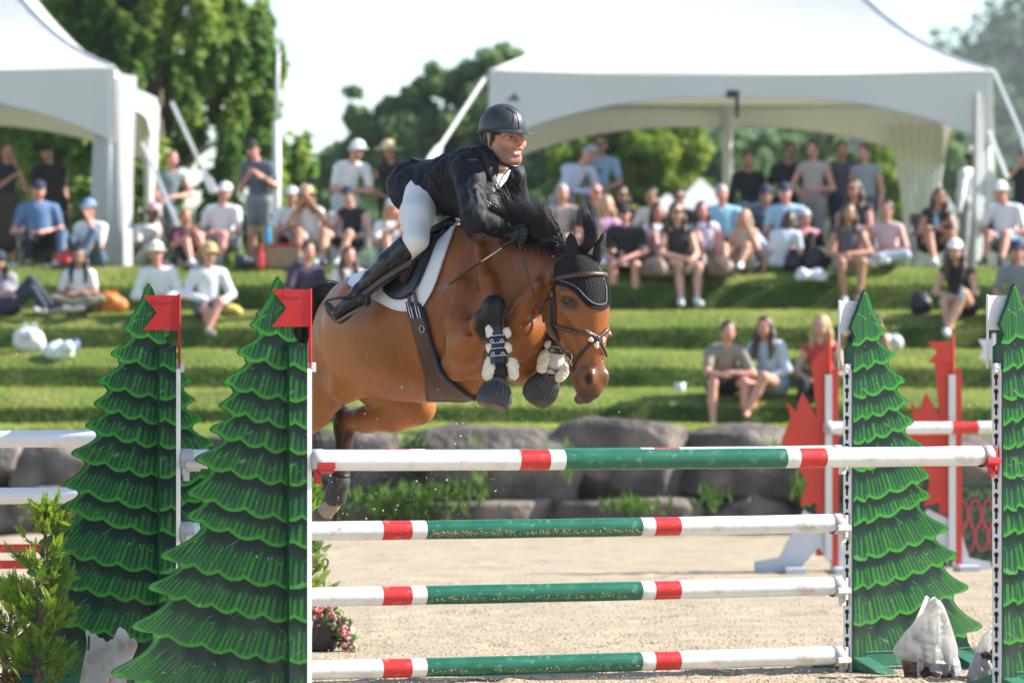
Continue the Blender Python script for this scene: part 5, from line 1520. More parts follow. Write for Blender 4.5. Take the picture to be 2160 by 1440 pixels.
# bit ring and mouthpiece
p_, n_ = on_surf(1203, 752); R_ = rot_to(n_ * .6 + RD * .4); c_ = rel([p_ + n_*.012], br)[0]
mb = MB(); mb.tube([c_ + R_ @ np.array((.030*math.cos(q), .030*math.sin(q), 0)) for q in np.linspace(0, 2*math.pi, 25)], .0035, 6, cap=False); mb.obj('bit_ring', M_STEEL, br, True)
P1, N1 = surf_line([(1198, 745), (1206, 758), (1212, 770)], .012, 5); mb = MB(); mb.tube(rel(P1, br), [.006] * len(P1), 8); mb.obj('bit', M_BRASS, br, True)
# ---- leg boots, bell boots
def fleece_roll(parent, a, b, r, m=M_FLEECE):
    s = SDF(); a = NP(a); b = NP(b); n = max(6, int(np.linalg.norm(b - a) / r * 3.5))
    for i in range(n):
        p_ = a + (b - a) * i / (n - 1) + gh.normal(0, r * .14, 3); s.ball(p_, r * (0.94 + .06 * gh.random()) * (1 if 0 < i < n-1 else .85), r * .5)
    for _ in range(n * 16):
        d_ = gh.normal(0, 1, 3); d_ /= np.linalg.norm(d_); s.ball(a + (b - a) * gh.random() + d_ * r * .86, r * .17, r * .12)
    V, F = s.surf(max(.0028, r * .15)); core = SDF().cone(a, b, r, r)
    V = V + sdf_normals(core, V) * (r * .38 * (vnoise(V, 3.2 / r, 4) - .5) + r * .22 * (vnoise(V, 7 / r, 5) - .5))[:, None]
    return slab('fleece', V, F, m, parent)
def ring(parent, nm, c, d, r, w, th, m, ff=1.0):
    mb = MB(); pr = [(r, -w/2), (r + th, -w*.42), (r + th, w*.42), (r, w/2)]
    mb.lathe(pr, rel([c], parent)[0], rot_to(d), 24); return mb.obj(nm, m, parent, True)
def leg_boot(lab, top, bot, side, l_small, l_big, straps, rleg):
    t = empty('leg_boot', tuple(NP(top)), 0, lab, 'leg boot', 'fleece lined boots on the forelegs')
    for a, b, r in l_small + l_big: fleece_roll(t, a, b, r)
    for c, d in straps:
        st = ring(t, 'strap', c, d, rleg, .040, .006, M_NAVY)
        ring(t, 'strap_edge', c + NP(d) * .018, d, rleg + .0055, .003, .0015, M_PAD); ring(t, 'strap_edge', c - NP(d) * .018, d, rleg + .0055, .003, .0015, M_PAD)
        # little white chevron mark, twice on the camera side
        for q in (-.55, .45):
            n_ = NP((math.sin(q), -math.cos(q), 0)); p_ = rel([c + n_ * (rleg + .0075)], t)[0]; x_ = np.cross(n_, UP); mb = MB()
            mb.strap([p_ - x_*.011 - UP*.006, p_ + UP*.005, p_ + x_*.011 - UP*.006], [tuple(n_)]*3, .0035, .001); mb.strap([p_ - x_*.010 - UP*.010, p_ - UP*.009, p_ + x_*.010 - UP*.010], [tuple(n_)]*3, .0025, .001); mb.obj('strap_mark', M_PAD, t)
    sh = MB(); sh.tube(rel([top, (NP(top) + NP(bot)) / 2, bot], t), [rleg + .001, rleg, rleg + .006], 20, cap=False); sh.obj('shell', M_BLKL, t, True)
    return t
nl = NL
yn = float(HP(1049, 730, nl)[1]) - .012
dn = HP(1051, 755, nl) - HP(1045, 690, nl); dn /= np.linalg.norm(dn)
leg_boot('cream fleece lined boot on the black near foreleg', HP(1045, 690, nl), HP(1052, 768, nl), 1,
         [(W(1032, 694, yn), W(1036, 708, yn), .020), (W(1069, 696, yn), W(1069, 706, yn), .018), (W(1034, 730, yn), W(1035, 738, yn), .018), (W(1070, 728, yn), W(1072, 738, yn), .018)],
         [(W(1034, 760, yn), W(1029, 795, yn), .024), (W(1079, 762, yn), W(1084, 792, yn), .023)], [(HP(1049, 717, nl), dn), (HP(1051, 744, nl), dn)], .043)
fl_ = -.148
yf = float(HP(1175, 760, fl_)[1]) - .012
df = HP(1172, 760, fl_) - HP(1180, 700, fl_); df /= np.linalg.norm(df)
leg_boot('cream fleece lined boot on the white socked far foreleg', HP(1181, 700, fl_), HP(1177, 742, fl_), 1,
         [(W(1156, 722, yf), W(1160, 730, yf), .020)], [(W(1155, 745, yf), W(1143, 776, yf), .026), (W(1196, 772, yf), W(1180, 797, yf), .025)], [(HP(1176, 737, fl_), df)], .044)
def bell_boot(lab, a, b, r0, r1):
    a = NP(a); b = NP(b); d = b - a; L = np.linalg.norm(d); d /= L
    t = empty('bell_boot', tuple(a), 0, lab, 'bell boot', 'ribbed rubber bell boots')
    n = 96; m = 22; V = []; R_ = rot_to(d)
    an = np.linspace(0, 2*math.pi, n, endpoint=False)
    for i in range(m + 1):
        f = i / m; r = float(np.interp(f, [0, .14, .3, .55, .8, 1.0], [r0, r0*1.05, r0 + (r1-r0)*.55, r0 + (r1-r0)*.95, r1*1.02, r1*.93]))
        if f < .12: r = r0 + .006 * math.sin(f / .12 * math.pi)
        if f > .9: r += .004 * math.sin((f - .9) / .1 * math.pi)
        rib = .0032 * np.sign(np.sin(an * 20)) * (.20 < f < .78)
        V.append((np.cos(an)[:, None] * R_[:, 0] + np.sin(an)[:, None] * R_[:, 1]) * (r + rib)[:, None] + d * L * f)
    V = np.concatenate(V); F = [(i*n+j, i*n+(j+1) % n, (i+1)*n+(j+1) % n, (i+1)*n+j) for i in range(m) for j in range(n)]
    link('rubber_bell', mesh_np('rubber_bell', V, F, M_RUB, True), t)
    mb = MB(); mb.lathe([(r1 * .55, L * .72), (r1 * .86, L * .9), (r1 * .88, L * 1.07), (r1 * .80, L * 1.10), (r1*.3, L * 1.05), (.0, L * 1.04)], (0, 0, 0), R_, 28); mb.obj('hoof', M_HOOF, t, True)
    return t
bell_boot('black rubber bell boot on the near front hoof', HP(1054, 798, nl - .02), HP(1038, 854, nl + .02), .046, .084)
bell_boot('black rubber bell boot on the far front hoof', HP(1166, 788, fl_), HP(1131, 838, fl_ + .02), .048, .084)
# hind boot
hb = empty('hind_boot', tuple(HP(713, 1020, -.16)), 0, 'black shell boot strapped to the hind leg below the rear pole', 'leg boot')
s = SDF(); s.chain([HP(719, 990, -.16), HP(716, 1015, -.16), HP(709, 1045, -.16)], [.048, .050, .056], .02); s.cone(HP(702, 1035, -.14), HP(700, 1052, -.14), .040, .036, .02)
V, F = s.surf(.006); slab('shell', V, F, M_RUB, hb)
for y_ in (1000, 1018, 1036):
    ring(hb, 'strap', HP(717 - (y_ - 1000) * .2, y_, -.16), HP(712, 1045, -.16) - HP(719, 995, -.16), .051, .016, .004, M_BLKL)
# hooves behind
for c0, c1, l_ in (((688, 1078), (664, 1104), -.16), ((540, 1130), (522, 1158), .13)):
    a = HP(*c0, l_); b = HP(*c1, l_); mb = MB(); mb.lathe([(.040, 0), (.046, .01), (.062, np.linalg.norm(b-a)), (.05, np.linalg.norm(b-a) + .004), (0, np.linalg.norm(b-a))], rel([a], horse)[0], rot_to(b - a), 24); mb.obj('hoof', M_HOOF, horse, True)
# ================================================================== RIDER
M_SKIN = pmat('rider_skin', (0, 0, 0), 0.48, 0.05, 40.0, attr='Col', sss=0.12, bump=0.08, bscale=160, dist=0.004)
M_COATC = pmat('show_coat_cloth', (0.008, 0.009, 0.013), 0.62, 0.25, 12.0, 0.25, 40.0, spec=0.25, dist=0.008)
M_COLLAR = pmat('coat_collar', (0.010, 0.007, 0.008), 0.8, 0.2, 20.0)
M_BREECH = pmat('white_breeches', (0.74, 0.73, 0.72), 0.75, 0.05, 6.0, 0.3, 16.0, sheen=0.15, second=(0.50, 0.45, 0.40), sec_scale=5, sec_amt=.35, sec_lo=.58, sec_hi=.75, dist=0.012)
M_SHIRT = pmat('white_shirt', (0.76, 0.75, 0.72), 0.8, 0.04, 10.0, 0.3, 30.0, dist=0.01)
M_BOOT = pmat('riding_boot', (0.009, 0.009, 0.010), 0.26, 0.3, 12.0, 0.15, 40.0, rvar=0.10, dist=0.008)
M_HELM = pmat('helmet_shell', (0.030, 0.034, 0.040), 0.44, 0.08, 8.0)
M_HELMB = pmat('helmet_trim', (0.010, 0.010, 0.012), 0.5, 0.1, 20.0)
M_GLOVE = pmat('black_glove', (0.010, 0.010, 0.012), 0.42, 0.3, 50.0, 0.4, 120.0, dist=0.006)
rd = empty('person', tuple(HP(893, 470, 0)), 0, 'rider in black show coat, white breeches and dark helmet crouched over the horse', 'person')
def RS(px, py, l, sd=1): return HS(px, py, l, sd)
# body core (skin), covered by clothes
FW = NP((0.64, -0.77, 0.0)); FW /= np.linalg.norm(FW); FR_ = NP((FW[1], -FW[0], 0)); 
HC = HP(1063, 293, 0.0)
HS_ = 1.10
Rh = np.stack([FW, FR_, UP], 1)
# slight downward nod and tilt
def hp_(f, r, u): return HC + (FW * f + FR_ * r + UP * u) * HS_ - FW * (max(0, -u) * .10)
fs_ = SDF()
fs_.ell(hp_(-.012, 0, .035), np.array((.100, .078, .098)) * HS_, Rh, .03)
fs_.ell(hp_(.028, 0, -.035), np.array((.070, .062, .078)) * HS_, Rh, .04)
fs_.cone(hp_(.072, .022, -.100), hp_(.072, -.022, -.100), .020, .020, .03)                      # chin
for q in (1, -1):
    fs_.cone(hp_(.000, .060 * q, -.040), hp_(.055, .036 * q, -.092), .022, .020, .03)            # jaw
    fs_.cone(hp_(.084, .012 * q, .030), hp_(.066, .056 * q, .028), .012, .010, .012)             # brow
    fs_.ball(hp_(.068, .043 * q, -.022), .027, .025)                                             # cheek
    fs_.ell(hp_(.094, .031 * q, .008), (.016, .017, .011), Rh, .012, neg=True)                   # eye socket
    fs_.ell(hp_(.080, .031 * q, .007), (.0125, .0135, .0125), Rh, .004)                          # eyeball
    fs_.cone(hp_(.098, .016 * q, -.030), hp_(.080, .036 * q, -.058), .006, .006, .010)           # smile fold
    fs_.ball(hp_(.107, .013 * q, -.028), .0085, .006)                                            # nostril
    fs_.cone(hp_(-.012, .077 * q, .022), hp_(-.006, .076 * q, -.020), .015, .010, .008, flat=FR_, ff=.5)   # ear
fs_.chain([hp_(.092, 0, .028), hp_(.106, 0, .005), hp_(.122, 0, -.022)], [.010, .0105, .0125], .010)        # nose
fs_.chain([hp_(.086, .034, -.050), hp_(.099, .012, -.045), hp_(.099, -.012, -.045), hp_(.086, -.034, -.050)], [.006, .0075, .0075, .006], .006)  # upper lip
fs_.chain([hp_(.082, .032, -.060), hp_(.094, .012, -.073), hp_(.094, -.012, -.073), hp_(.082, -.032, -.060)], [.006, .008, .008, .006], .006)    # lower lip
fs_.chain([hp_(.094, .030, -.055), hp_(.106, .0, -.058), hp_(.094, -.030, -.055)], [.005, .0075, .005], .003, neg=True)
NB = HP(1040, 350, 0)
fs_.cone(hp_(-.02, 0, -.05), NB, .056, .066, .03)
# torso, thighs, legs, arms under the clothes
fs_.cone(NB, HP(1000, 385, 0), .052, .07, .04); fs_.cone(HP(1000, 385, 0), HP(905, 408, 0), .07, .085, .05)
HV2, HF2 = fs_.surf(.0042)
def face_col(V):
    q = (V - HC) @ Rh / HS_
    q[:, 0] += np.maximum(0, -q[:, 2]) * .10
    c = np.tile((0.48, 0.235, 0.145), (len(V), 1)).astype(float)
    c *= (0.88 + .24 * fbm(V, 22, 4, 3))[:, None]
    def blob(ct, r0, rgb, a=1.0):
        nonlocal c
        d = np.linalg.norm((q - np.array(ct)) , axis=1); w = np.clip(1 - d / r0, 0, 1) ** .8 * a
        c = c + (np.array(rgb) - c) * w[:, None]
    for s_ in (1, -1):
        blob((.075, .045 * s_, -.02), .04, (.55, .20, .14), .6)
        for k in range(7):
            blob((.094 - .0022 * k, (.014 + .0065 * k) * s_, .027 + .0012 * math.sin(k / 6 * 3.1) * 6 - .001 * k), .0085, (.035, .02, .014), 1.0)
        blob((.090, .031 * s_, .004), .011, (.05, .03, .02), 1.0)
    blob((.12, 0, -.02), .03, (.55, .21, .15), .6)
    st = ((q[:, 2] < -.035) & (q[:, 0] > -.0)) * np.clip((-.03 - q[:, 2]) / .03, 0, 1) * np.clip((q[:, 2] + .135) / .02, 0, 1)
    c = c + (np.array((.17, .095, .07)) - c) * (st * .65)[:, None]
    lip = np.exp(-((q[:, 2] + .045) / .006) ** 2 - (q[:, 1] / .028) ** 4) + np.exp(-((q[:, 2] + .073) / .007) ** 2 - (q[:, 1] / .026) ** 4)
    c = c + (np.array((.45, .15, .12)) - c) * (np.clip(lip, 0, 1) * (q[:, 0] > .08) * .8)[:, None]
    hair = (q[:, 0] < .055) & (q[:, 2] > .012) & (np.abs(q[:, 1]) > .045) | ((q[:, 0] < -.03) & (q[:, 2] > -.02)) | ((q[:, 0] < .022) & (q[:, 0] > .004) & (q[:, 2] > -.012) & (np.abs(q[:, 1]) > .055))
    earm = (np.abs(q[:, 1]) > .076) & (np.abs(q[:, 2]) < .04)
    c[hair & ~earm] = (.03, .02, .015)
    nk = np.clip((-.09 - q[:, 2]) / .05, 0, 1); c = c + (np.array((.50, .17, .11)) - c) * (nk * .6)[:, None]
    return c
link('body', mesh_np('rider_body', rel(HV2, rd), HF2, M_SKIN, True, col=face_col(HV2)), rd)
s = SDF(); s.ell(hp_(.080, 0, -.057), np.array((.020, .023, .0065)), Rh, .003); V, F = s.surf(.003); slab('teeth', V, F, pmat('teeth', (.78, .74, .66), .25, .04, 30), rd)
for q in (1, -1):
    s = SDF(); s.ell(hp_(.0885, .031 * q, .006), (.006, .0065, .0062), Rh, .003); V, F = s.surf(.0016); slab('eye', V, F, M_EYE, rd)
# helmet
he = SDF()
he.ell(hp_(-.010, 0, .052), np.array((.128, .112, .118)), Rh, .01); he.plane(hp_(0, 0, .030), -UP, .004)
he.cone(hp_(-.085, 0, .02), hp_(-.05, 0, .02), .05, .06, .03)
he.plane(hp_(0, 0, .012), -UP, .01)
V, F = he.surf(.005); hel = slab('helmet', V, F, M_HELM, rd)
# rim, peak, seams, studs
mb = MB()
a = np.linspace(0, 2*math.pi, 49); mb.tube([rel([hp_(-.010 + .124 * math.cos(q), .110 * math.sin(q), .030 - .004 * math.cos(q))], rd)[0] for q in a], .0055, 8, cap=False)
o = mb.obj('rim', M_HELMB, hel, True); 
V = []; n = 25; m = 8
for i in range(n):
    q = -1.25 + 2.5 * i / (n - 1)
    for j in range(m):
        f = j / (m - 1); rr = .112 + f * .062 * max(0, math.cos(q)) ** .8
        for k_ in (1, -1):
            V.append(hp_(-.010 + rr * 1.1 * math.cos(q), (.100 + f * .012) * math.sin(q) * 1.05, .034 - .020 * f * math.cos(q) + (.003 if k_ > 0 else -.003) * (1 - f * .5)))
V = np.array(V); F = []
for i in range(n - 1):
    for j in range(m - 1):
        for k_ in (0, 1):
            b0 = (i*m + j)*2 + k_; f = (b0, b0 + 2, b0 + 2*m + 2, b0 + 2*m); F.append(f if k_ == 0 else f[::-1])
    b0 = (i*m + m-1)*2; F.append((b0, b0 + 1, b0 + 2*m + 1, b0 + 2*m))
link('peak', mesh_np('peak', rel(V, rd), F, M_HELM, True), hel)
HB2 = BVHTree.FromPolygons([tuple(v) for v in rel(he.surf(.008)[0], rd) + NP(rd.location)], [tuple(f) for f in he.surf(.008)[1]])
for ln in ([(1070, 229), (1088, 240), (1094, 258), (1094, 272), (1086, 284)], [(1073, 229), (1082, 238), (1083, 252), (1080, 264)], [(1110, 246), (1119, 262), (1121, 282)]):
    P1, N1 = surf_line(ln, .0015, 6, HB2)
    if len(P1) < 3: continue
    mb = MB(); mb.tube(rel(P1, rd), .0018, 5); mb.obj('seam', M_HELMB, hel, True)
p_, n_ = on_surf(1043, 277, HB2); mb = MB(); mb.lathe([(0, .004), (.004, .003), (.0055, 0)], rel([p_], rd)[0], rot_to(n_), 10); mb.obj('stud', M_STEEL, hel, True)
# harness: front and back straps to the jaw, chin cup
def hlin(nm, pts, w, th, m=M_HELMB):
    P1 = crom([hp_(*p) for p in pts], 6); c_ = hp_(.0, 0, -.03); mb = MB(); mb.strap(rel(P1, rd), [tuple(p - c_) for p in P1], w, th); return mb.obj(nm, m, hel, True)
for q in (1, -1):
    hlin('harness_strap', [(.020, .089 * q, .028), (.012, .085 * q, .0), (.005, .079 * q, -.035), (.012, .074 * q, -.055)], .016, .003)
    hlin('harness_strap', [(-.085, .066 * q, .020), (-.055, .078 * q, -.012), (-.015, .080 * q, -.042), (.012, .074 * q, -.055)], .015, .003)
    hlin('harness_strap', [(.012, .075 * q, -.055), (.035, .062 * q, -.088), (.060, .040 * q, -.118), (.072, .018 * q, -.128)], .017, .004)
hlin('chin_cup', [(.062, .040, -.116), (.080, .018, -.128), (.080, -.018, -.128), (.062, -.040, -.116)], .024, .006, M_BLKL)
# ---- coat
co = SDF()
SH, SHF = HP(990, 362, .175), HP(1078, 374, -.13)
EL, WR = HP(1000, 462, .33), HP(1062, 484, .13)
ELF = HP(1100, 455, -.28); WRF = HP(1118, 480, -.10)
co.loft(HD, RD, UP, [(0, HP(852, 392), .120, .085), (0, HP(872, 392), .160, .125), (0, HP(905, 398), .165, .135), (0, HP(940, 388), .165, .130), (0, HP(975, 372), .185, .128), (0, HP(1010, 360), .180, .115), (0, HP(1035, 352), .150, .085)], .05, 2.2)
co.cone(SH, HP(1020, 345, .08), .080, .085, .06); co.cone(SHF, HP(1040, 350, -.06), .066, .080, .06)
co.cone(SH, SH * .35 + EL * .65, .080, .062, .04); co.cone(SH * .35 + EL * .65, EL, .062, .056, .02)
co.cone(EL, WR, .058, .040, .03)
co.chain([SHF, ELF], [.066, .052], .04); co.cone(ELF, WRF, .056, .040, .03)
co.cone(HP(945, 420, .06), HP(985, 430, .06), .08, .07, .06)                                  # coat front hanging
co.ell(HP(864, 410, .15), (.13, .045, .095), ax3, .05); co.ell(mir(HP(864, 410, .15)), (.13, .045, .095), ax3, .05)      # skirts of the coat over the hips
co.cone(HP(1060, 335, 0), HP(1075, 352, 0), .045, .052, .02, neg=True)                            # neck opening
CV, CF = co.surf(.0075)
CV = wrinkle(co, CV, .016, 15, (1.4, 1.4, .5), 3)
slab('coat', CV, CF, M_COATC, rd)
CBVH = BVHTree.FromPolygons([tuple(v) for v in CV], [tuple(f) for f in CF])
# coat tail flap blown up behind, collar, pocket piping
mb = MB(); pts = crom([HP(905, 345, .02), HP(890, 341, .03), HP(877, 337, .04), HP(866, 334, .05)], 5); mb.strap(rel(pts, rd), [tuple(UP)]*len(pts), [.09]*(len(pts)-4) + [.07, .06, .05, .03], .006); mb.obj('coat_vent', M_COATC, rd, True)
mb = MB(); pts = crom([HP(1010, 318, .09), HP(1018, 309, .03), HP(1030, 308, -.05)], 6); mb.strap(rel(pts, rd), [tuple(-HD + UP*.4)]*len(pts), .045, .008); mb.obj('collar', M_COLLAR, rd, True)
for ln in ([(1018, 318), (1026, 345), (1034, 372), (1040, 398)], [(1066, 372), (1055, 385), (1043, 400)]):
    P1 = [NP(on_surf(x, y, CBVH)[0]) + NP(on_surf(x, y, CBVH)[1]) * .005 for x, y, _ in crom([(x, y, 0) for x, y in ln], 6)]; N1 = [tuple(on_surf(x, y, CBVH)[1]) for x, y, _ in crom([(x, y, 0) for x, y in ln], 6)]
    mb = MB(); k_ = len(P1); mb.strap(rel(smooth_pts(P1), rd), N1, np.interp(np.linspace(0, 1, k_), [0, .5, 1], [.03, .045, .008]), .007); mb.obj('lapel', M_COLLAR, rd, True)
P1, N1 = surf_line([(905, 366), (915, 385), (928, 405)], .003, 6, CBVH); mb = MB(); mb.strap(rel(P1, rd), N1, .010, .003); mb.obj('pocket_flap', M_COLLAR, rd, True)
# shirt front and stock collar
ns = SDF(); ns.cone(HP(1034, 352, 0), HP(1040, 366, 0), .058, .052, .03); ns.cone(HP(1038, 366, .01), HP(1034, 396, .03), .050, .03, .02)
V, F = ns.surf(.006); slab('shirt', V, F, M_SHIRT, rd)
mb = MB(); c_ = HP(1043, 345, 0); n_ = (HC - c_); n_ /= np.linalg.norm(n_); R_ = rot_to(n_)
mb.tube([rel([c_ + R_ @ np.array((.066*math.cos(q), .064*math.sin(q), -.01*math.sin(q)))], rd)[0] for q in np.linspace(0, 2*math.pi, 25)], .010, 8, cap=False); mb.obj('shirt_collar', M_SHIRT, rd, True)
for pts in ([HP(1026, 330, .075), HP(1032, 352, .075), HP(1039, 376, .07), HP(1044, 400, .06)], [HP(1070, 358, -.02), HP(1063, 372, .0), HP(1054, 386, .03), HP(1045, 400, .055)]):
    pts = crom([p + HD * .012 for p in pts], 5); mb = MB(); mb.strap(rel(pts, rd), [tuple(HD)]*len(pts), np.interp(np.linspace(0, 1, len(pts)), [0, .5, 1], [.020, .034, .012]), .005); mb.obj('shirt_collar_fold', M_SHIRT, rd, True)
# ---- breeches
bq = SDF()
HJ = HP(893, 402, .10)
for sd2 in (1, -1):
    h_ = HJ if sd2 > 0 else mir(HJ); k_ = HP(878, 506, .275) if sd2 > 0 else mir(HP(878, 506, .275)) ; m_ = (h_ * .5 + k_ * .5) + RD * sd2 * .02
    bq.chain([h_, m_, k_], [.092, .080, .060], .04)
    sh_ = HP(845, 540, .30); sh_ = sh_ if sd2 > 0 else mir(sh_)
    bq.cone(k_, sh_, .060, .054, .02)
bq.cone(HP(872, 396, .05), mir(HP(872, 396, .05)), .100, .100, .06)
V, F = bq.surf(.008); V = wrinkle(bq, V, .005, 13, (1, 1, .8), 5); slab('breeches', V, F, M_BREECH, rd)
# ---- boots
for sd2 in (1, -1):
    def B_(px, py, l): return HS(px, py, l, sd2)
    bo = SDF()
    bo.chain([B_(860, 520, .29), B_(822, 556, .325), B_(785, 592, .36), B_(760, 616, .385)], [.064, .066, .052, .043], .02)
    bo.cone(B_(760, 616, .385), B_(768, 634, .39), .042, .036, .02)
    bo.chain([B_(762, 622, .39), B_(738, 640, .425), B_(714, 660, .455)], [.042, .040, .034], .025)
    bo.plane(B_(866, 514, .28), B_(878, 503, .27) - B_(822, 556, .325), .006)
    for k_ in range(4): bo.cone(B_(772 + k_*5, 600 - k_*5, .43), B_(778 + k_*5, 622 - k_*5, .43), .004, .004, .012, neg=True)
    V, F = bo.surf(.007); V = wrinkle(bo, V, .003, 20, (1, 1, 1), 6); slab('boot', V, F, M_BOOT, rd)
    mb = MB(); pts = [B_(772, 642, .39), B_(745, 658, .425), B_(716, 676, .45)]
    mb.strap(rel(pts, rd), [tuple(UP * -1 - HD * .3)]*3, [.055, .07, .06], .008); mb.obj('boot_sole', pmat('sole', (.16, .14, .12), .7, .2, 20), rd, True)
# spur strap
mb = MB(); pts = crom([HP(765, 605, .43), HP(748, 622, .455), HP(738, 630, .44)], 5); mb.strap(rel(pts, rd), [tuple(RD)]*len(pts), .012, .003); mb.obj('spur_strap', M_BLKL, rd)
# ---- gloved hands, fingers closed on the rein
def fist(wr, c, fwd, side, parent):
    wr = NP(wr); c = NP(c); f = NP(fwd); f /= np.linalg.norm(f); o = NP(side); o = o - f * (o @ f); o /= np.linalg.norm(o); u = np.cross(o, f); u = u if u[2] > 0 else -u
    s = SDF(); s.cone(wr, c, .030, .034, .02); s.ell(c, (.044, .022, .040), np.stack([f, o, u], 1), .015)
    for i, (du, ln) in enumerate(((.030, .92), (.010, 1.0), (-.011, .95), (-.031, .8))):
        k0 = c + f * .036 * ln + u * du + o * .010; k1 = c + f * .060 * ln + u * du * 1.05 - o * .006; k2 = c + f * .050 * ln + u * du - o * .032; k3 = c + f * .022 + u * du * .95 - o * .034
        s.chain([k0, k1, k2, k3], [.0115, .0108, .0098, .0085], .004)
    s.chain([c + u * .030 - f * .005, c + u * .046 + f * .022 - o * .010, c + u * .043 + f * .048 - o * .014], [.014, .0115, .0095], .006)
    V, F = s.surf(.0034); return slab('glove', V, F, M_GLOVE, parent)
fist(HP(1066, 486, .125), HP(1090, 493, .115), HP(1120, 500, .11) - HP(1080, 488, .12), RD, rd)
fist(HP(1117, 480, -.10), HP(1128, 492, -.09), HP(1150, 505, -.08) - HP(1117, 480, -.10), -RD, rd)
mb = MB(); d_ = NP(WR - EL); d_ /= np.linalg.norm(d_); mb.lathe([(.036, -.012), (.041, -.008), (.041, .004), (.036, .008)], rel([HP(1064, 485, .13)], rd)[0], rot_to(d_), 20); mb.obj('shirt_cuff', M_SHIRT, rd, True)
# ---- crop and reins
cp = empty('riding_crop', tuple(HP(1075, 515, .15)), 0, 'thin black riding crop held low in the riders gloved hand', 'riding crop')
c0, c1 = HP(1094, 498, .15), HP(928, 613, .37); cv = lambda f: c0 * (1 - f) + c1 * f
mb = MB(); mb.tube(rel([cv(0), cv(.20)], cp), [.0085, .0085], 10); mb.obj('grip', M_BLKL, cp, True)
mb = MB(); mb.tube(rel([cv(.20), cv(.48)], cp), [.005, .0042], 8); mb.obj('shaft', M_STEEL, cp, True)
mb = MB(); mb.tube(rel([cv(.48), cv(.9)], cp), [.0046, .0042], 8); mb.obj('cord', M_HELMB, cp, True)
mb = MB()
for k_ in range(6):
    e_ = c1 + gh.normal(0, .010, 3); mb.tube(rel([cv(.88), cv(.93) + gh.normal(0, .003, 3), e_], cp), [.004, .0045, .0016], 5)
mb.obj('tassel', pmat('grey_cord', (.16, .17, .19), .6), cp, True)
mb = MB(); mb.tube(rel([HP(1095, 500, .13), HP(1104, 545, .19), HP(1122, 605, .185), HP(1143, 656, .15)], br), [.001]*4, 4)
pts = crom([HP(1093, 498, .125), HP(1104, 548, .18), HP(1122, 606, .17), HP(1142, 655, .14), HP(1165, 700, .125), HP(1190, 742, .115), NP(on_surf(1199, 750)[0]) + RD*.01], 6)
mb = MB(); mb.strap(rel(pts, br), [tuple(RD)]*len(pts), .016, .003); mb.obj('rein', M_BRN, br, True)
pts = crom([HP(1128, 495, -.09), mir(HP(1104, 548, .20)), mir(HP(1142, 655, .16)), mir(HP(1190, 742, .115))], 6); mb = MB(); mb.strap(rel(pts, br), [tuple(-RD)]*len(pts), .016, .003); mb.obj('rein', M_BRN, br, True)
mb = MB(); p_ = HP(1142, 655, .145); R_ = rot_to(RD); mb.tube(rel([p_ + R_ @ np.array((.014*math.cos(q), .014*math.sin(q), 0)) for q in np.linspace(0, 2*math.pi, 13)], br), .003, 6, cap=False); mb.obj('martingale_ring', M_DBRN, br, True)
# neck strap loop hanging at the withers
pts = crom([HP(985, 478, .06), HP(984, 492, .13), HP(1000, 504, .17), HP(1022, 500, .17)], 6); mb = MB(); mb.strap(rel(pts, br), [tuple(RD)]*len(pts), .014, .003); mb.obj('neck_strap', M_BLKL, br, True)
# ================================================================== SPECTATORS
def cmat(kind, c, rough=0.8):
    c = tuple(round(x, 3) for x in c)
    return pmat('%s_%d_%d_%d' % (kind, *(int(x * 255) for x in c)), c, rough, 0.10, 6.0, 0.2, 14.0, dist=0.01)
SK = {'fair': (0.60, 0.33, 0.24), 'tan': (0.46, 0.23, 0.14), 'pink': (0.62, 0.29, 0.22), 'dark': (0.17, 0.085, 0.05), 'olive': (0.40, 0.21, 0.13)}
HAIRC = {'brown': (0.055, 0.028, 0.016), 'dark': (0.014, 0.010, 0.009), 'blond': (0.42, 0.28, 0.13), 'ginger': (0.28, 0.11, 0.04), 'grey': (0.35, 0.34, 0.32), 'red': (0.10, 0.02, 0.015)}
WHT = (0.74, 0.74, 0.75); BLK = (0.012, 0.012, 0.014); NVY = (0.02, 0.03, 0.07); GRY = (0.13, 0.14, 0.16); JEAN = (0.09, 0.14, 0.22); KHA = (0.36, 0.31, 0.24)
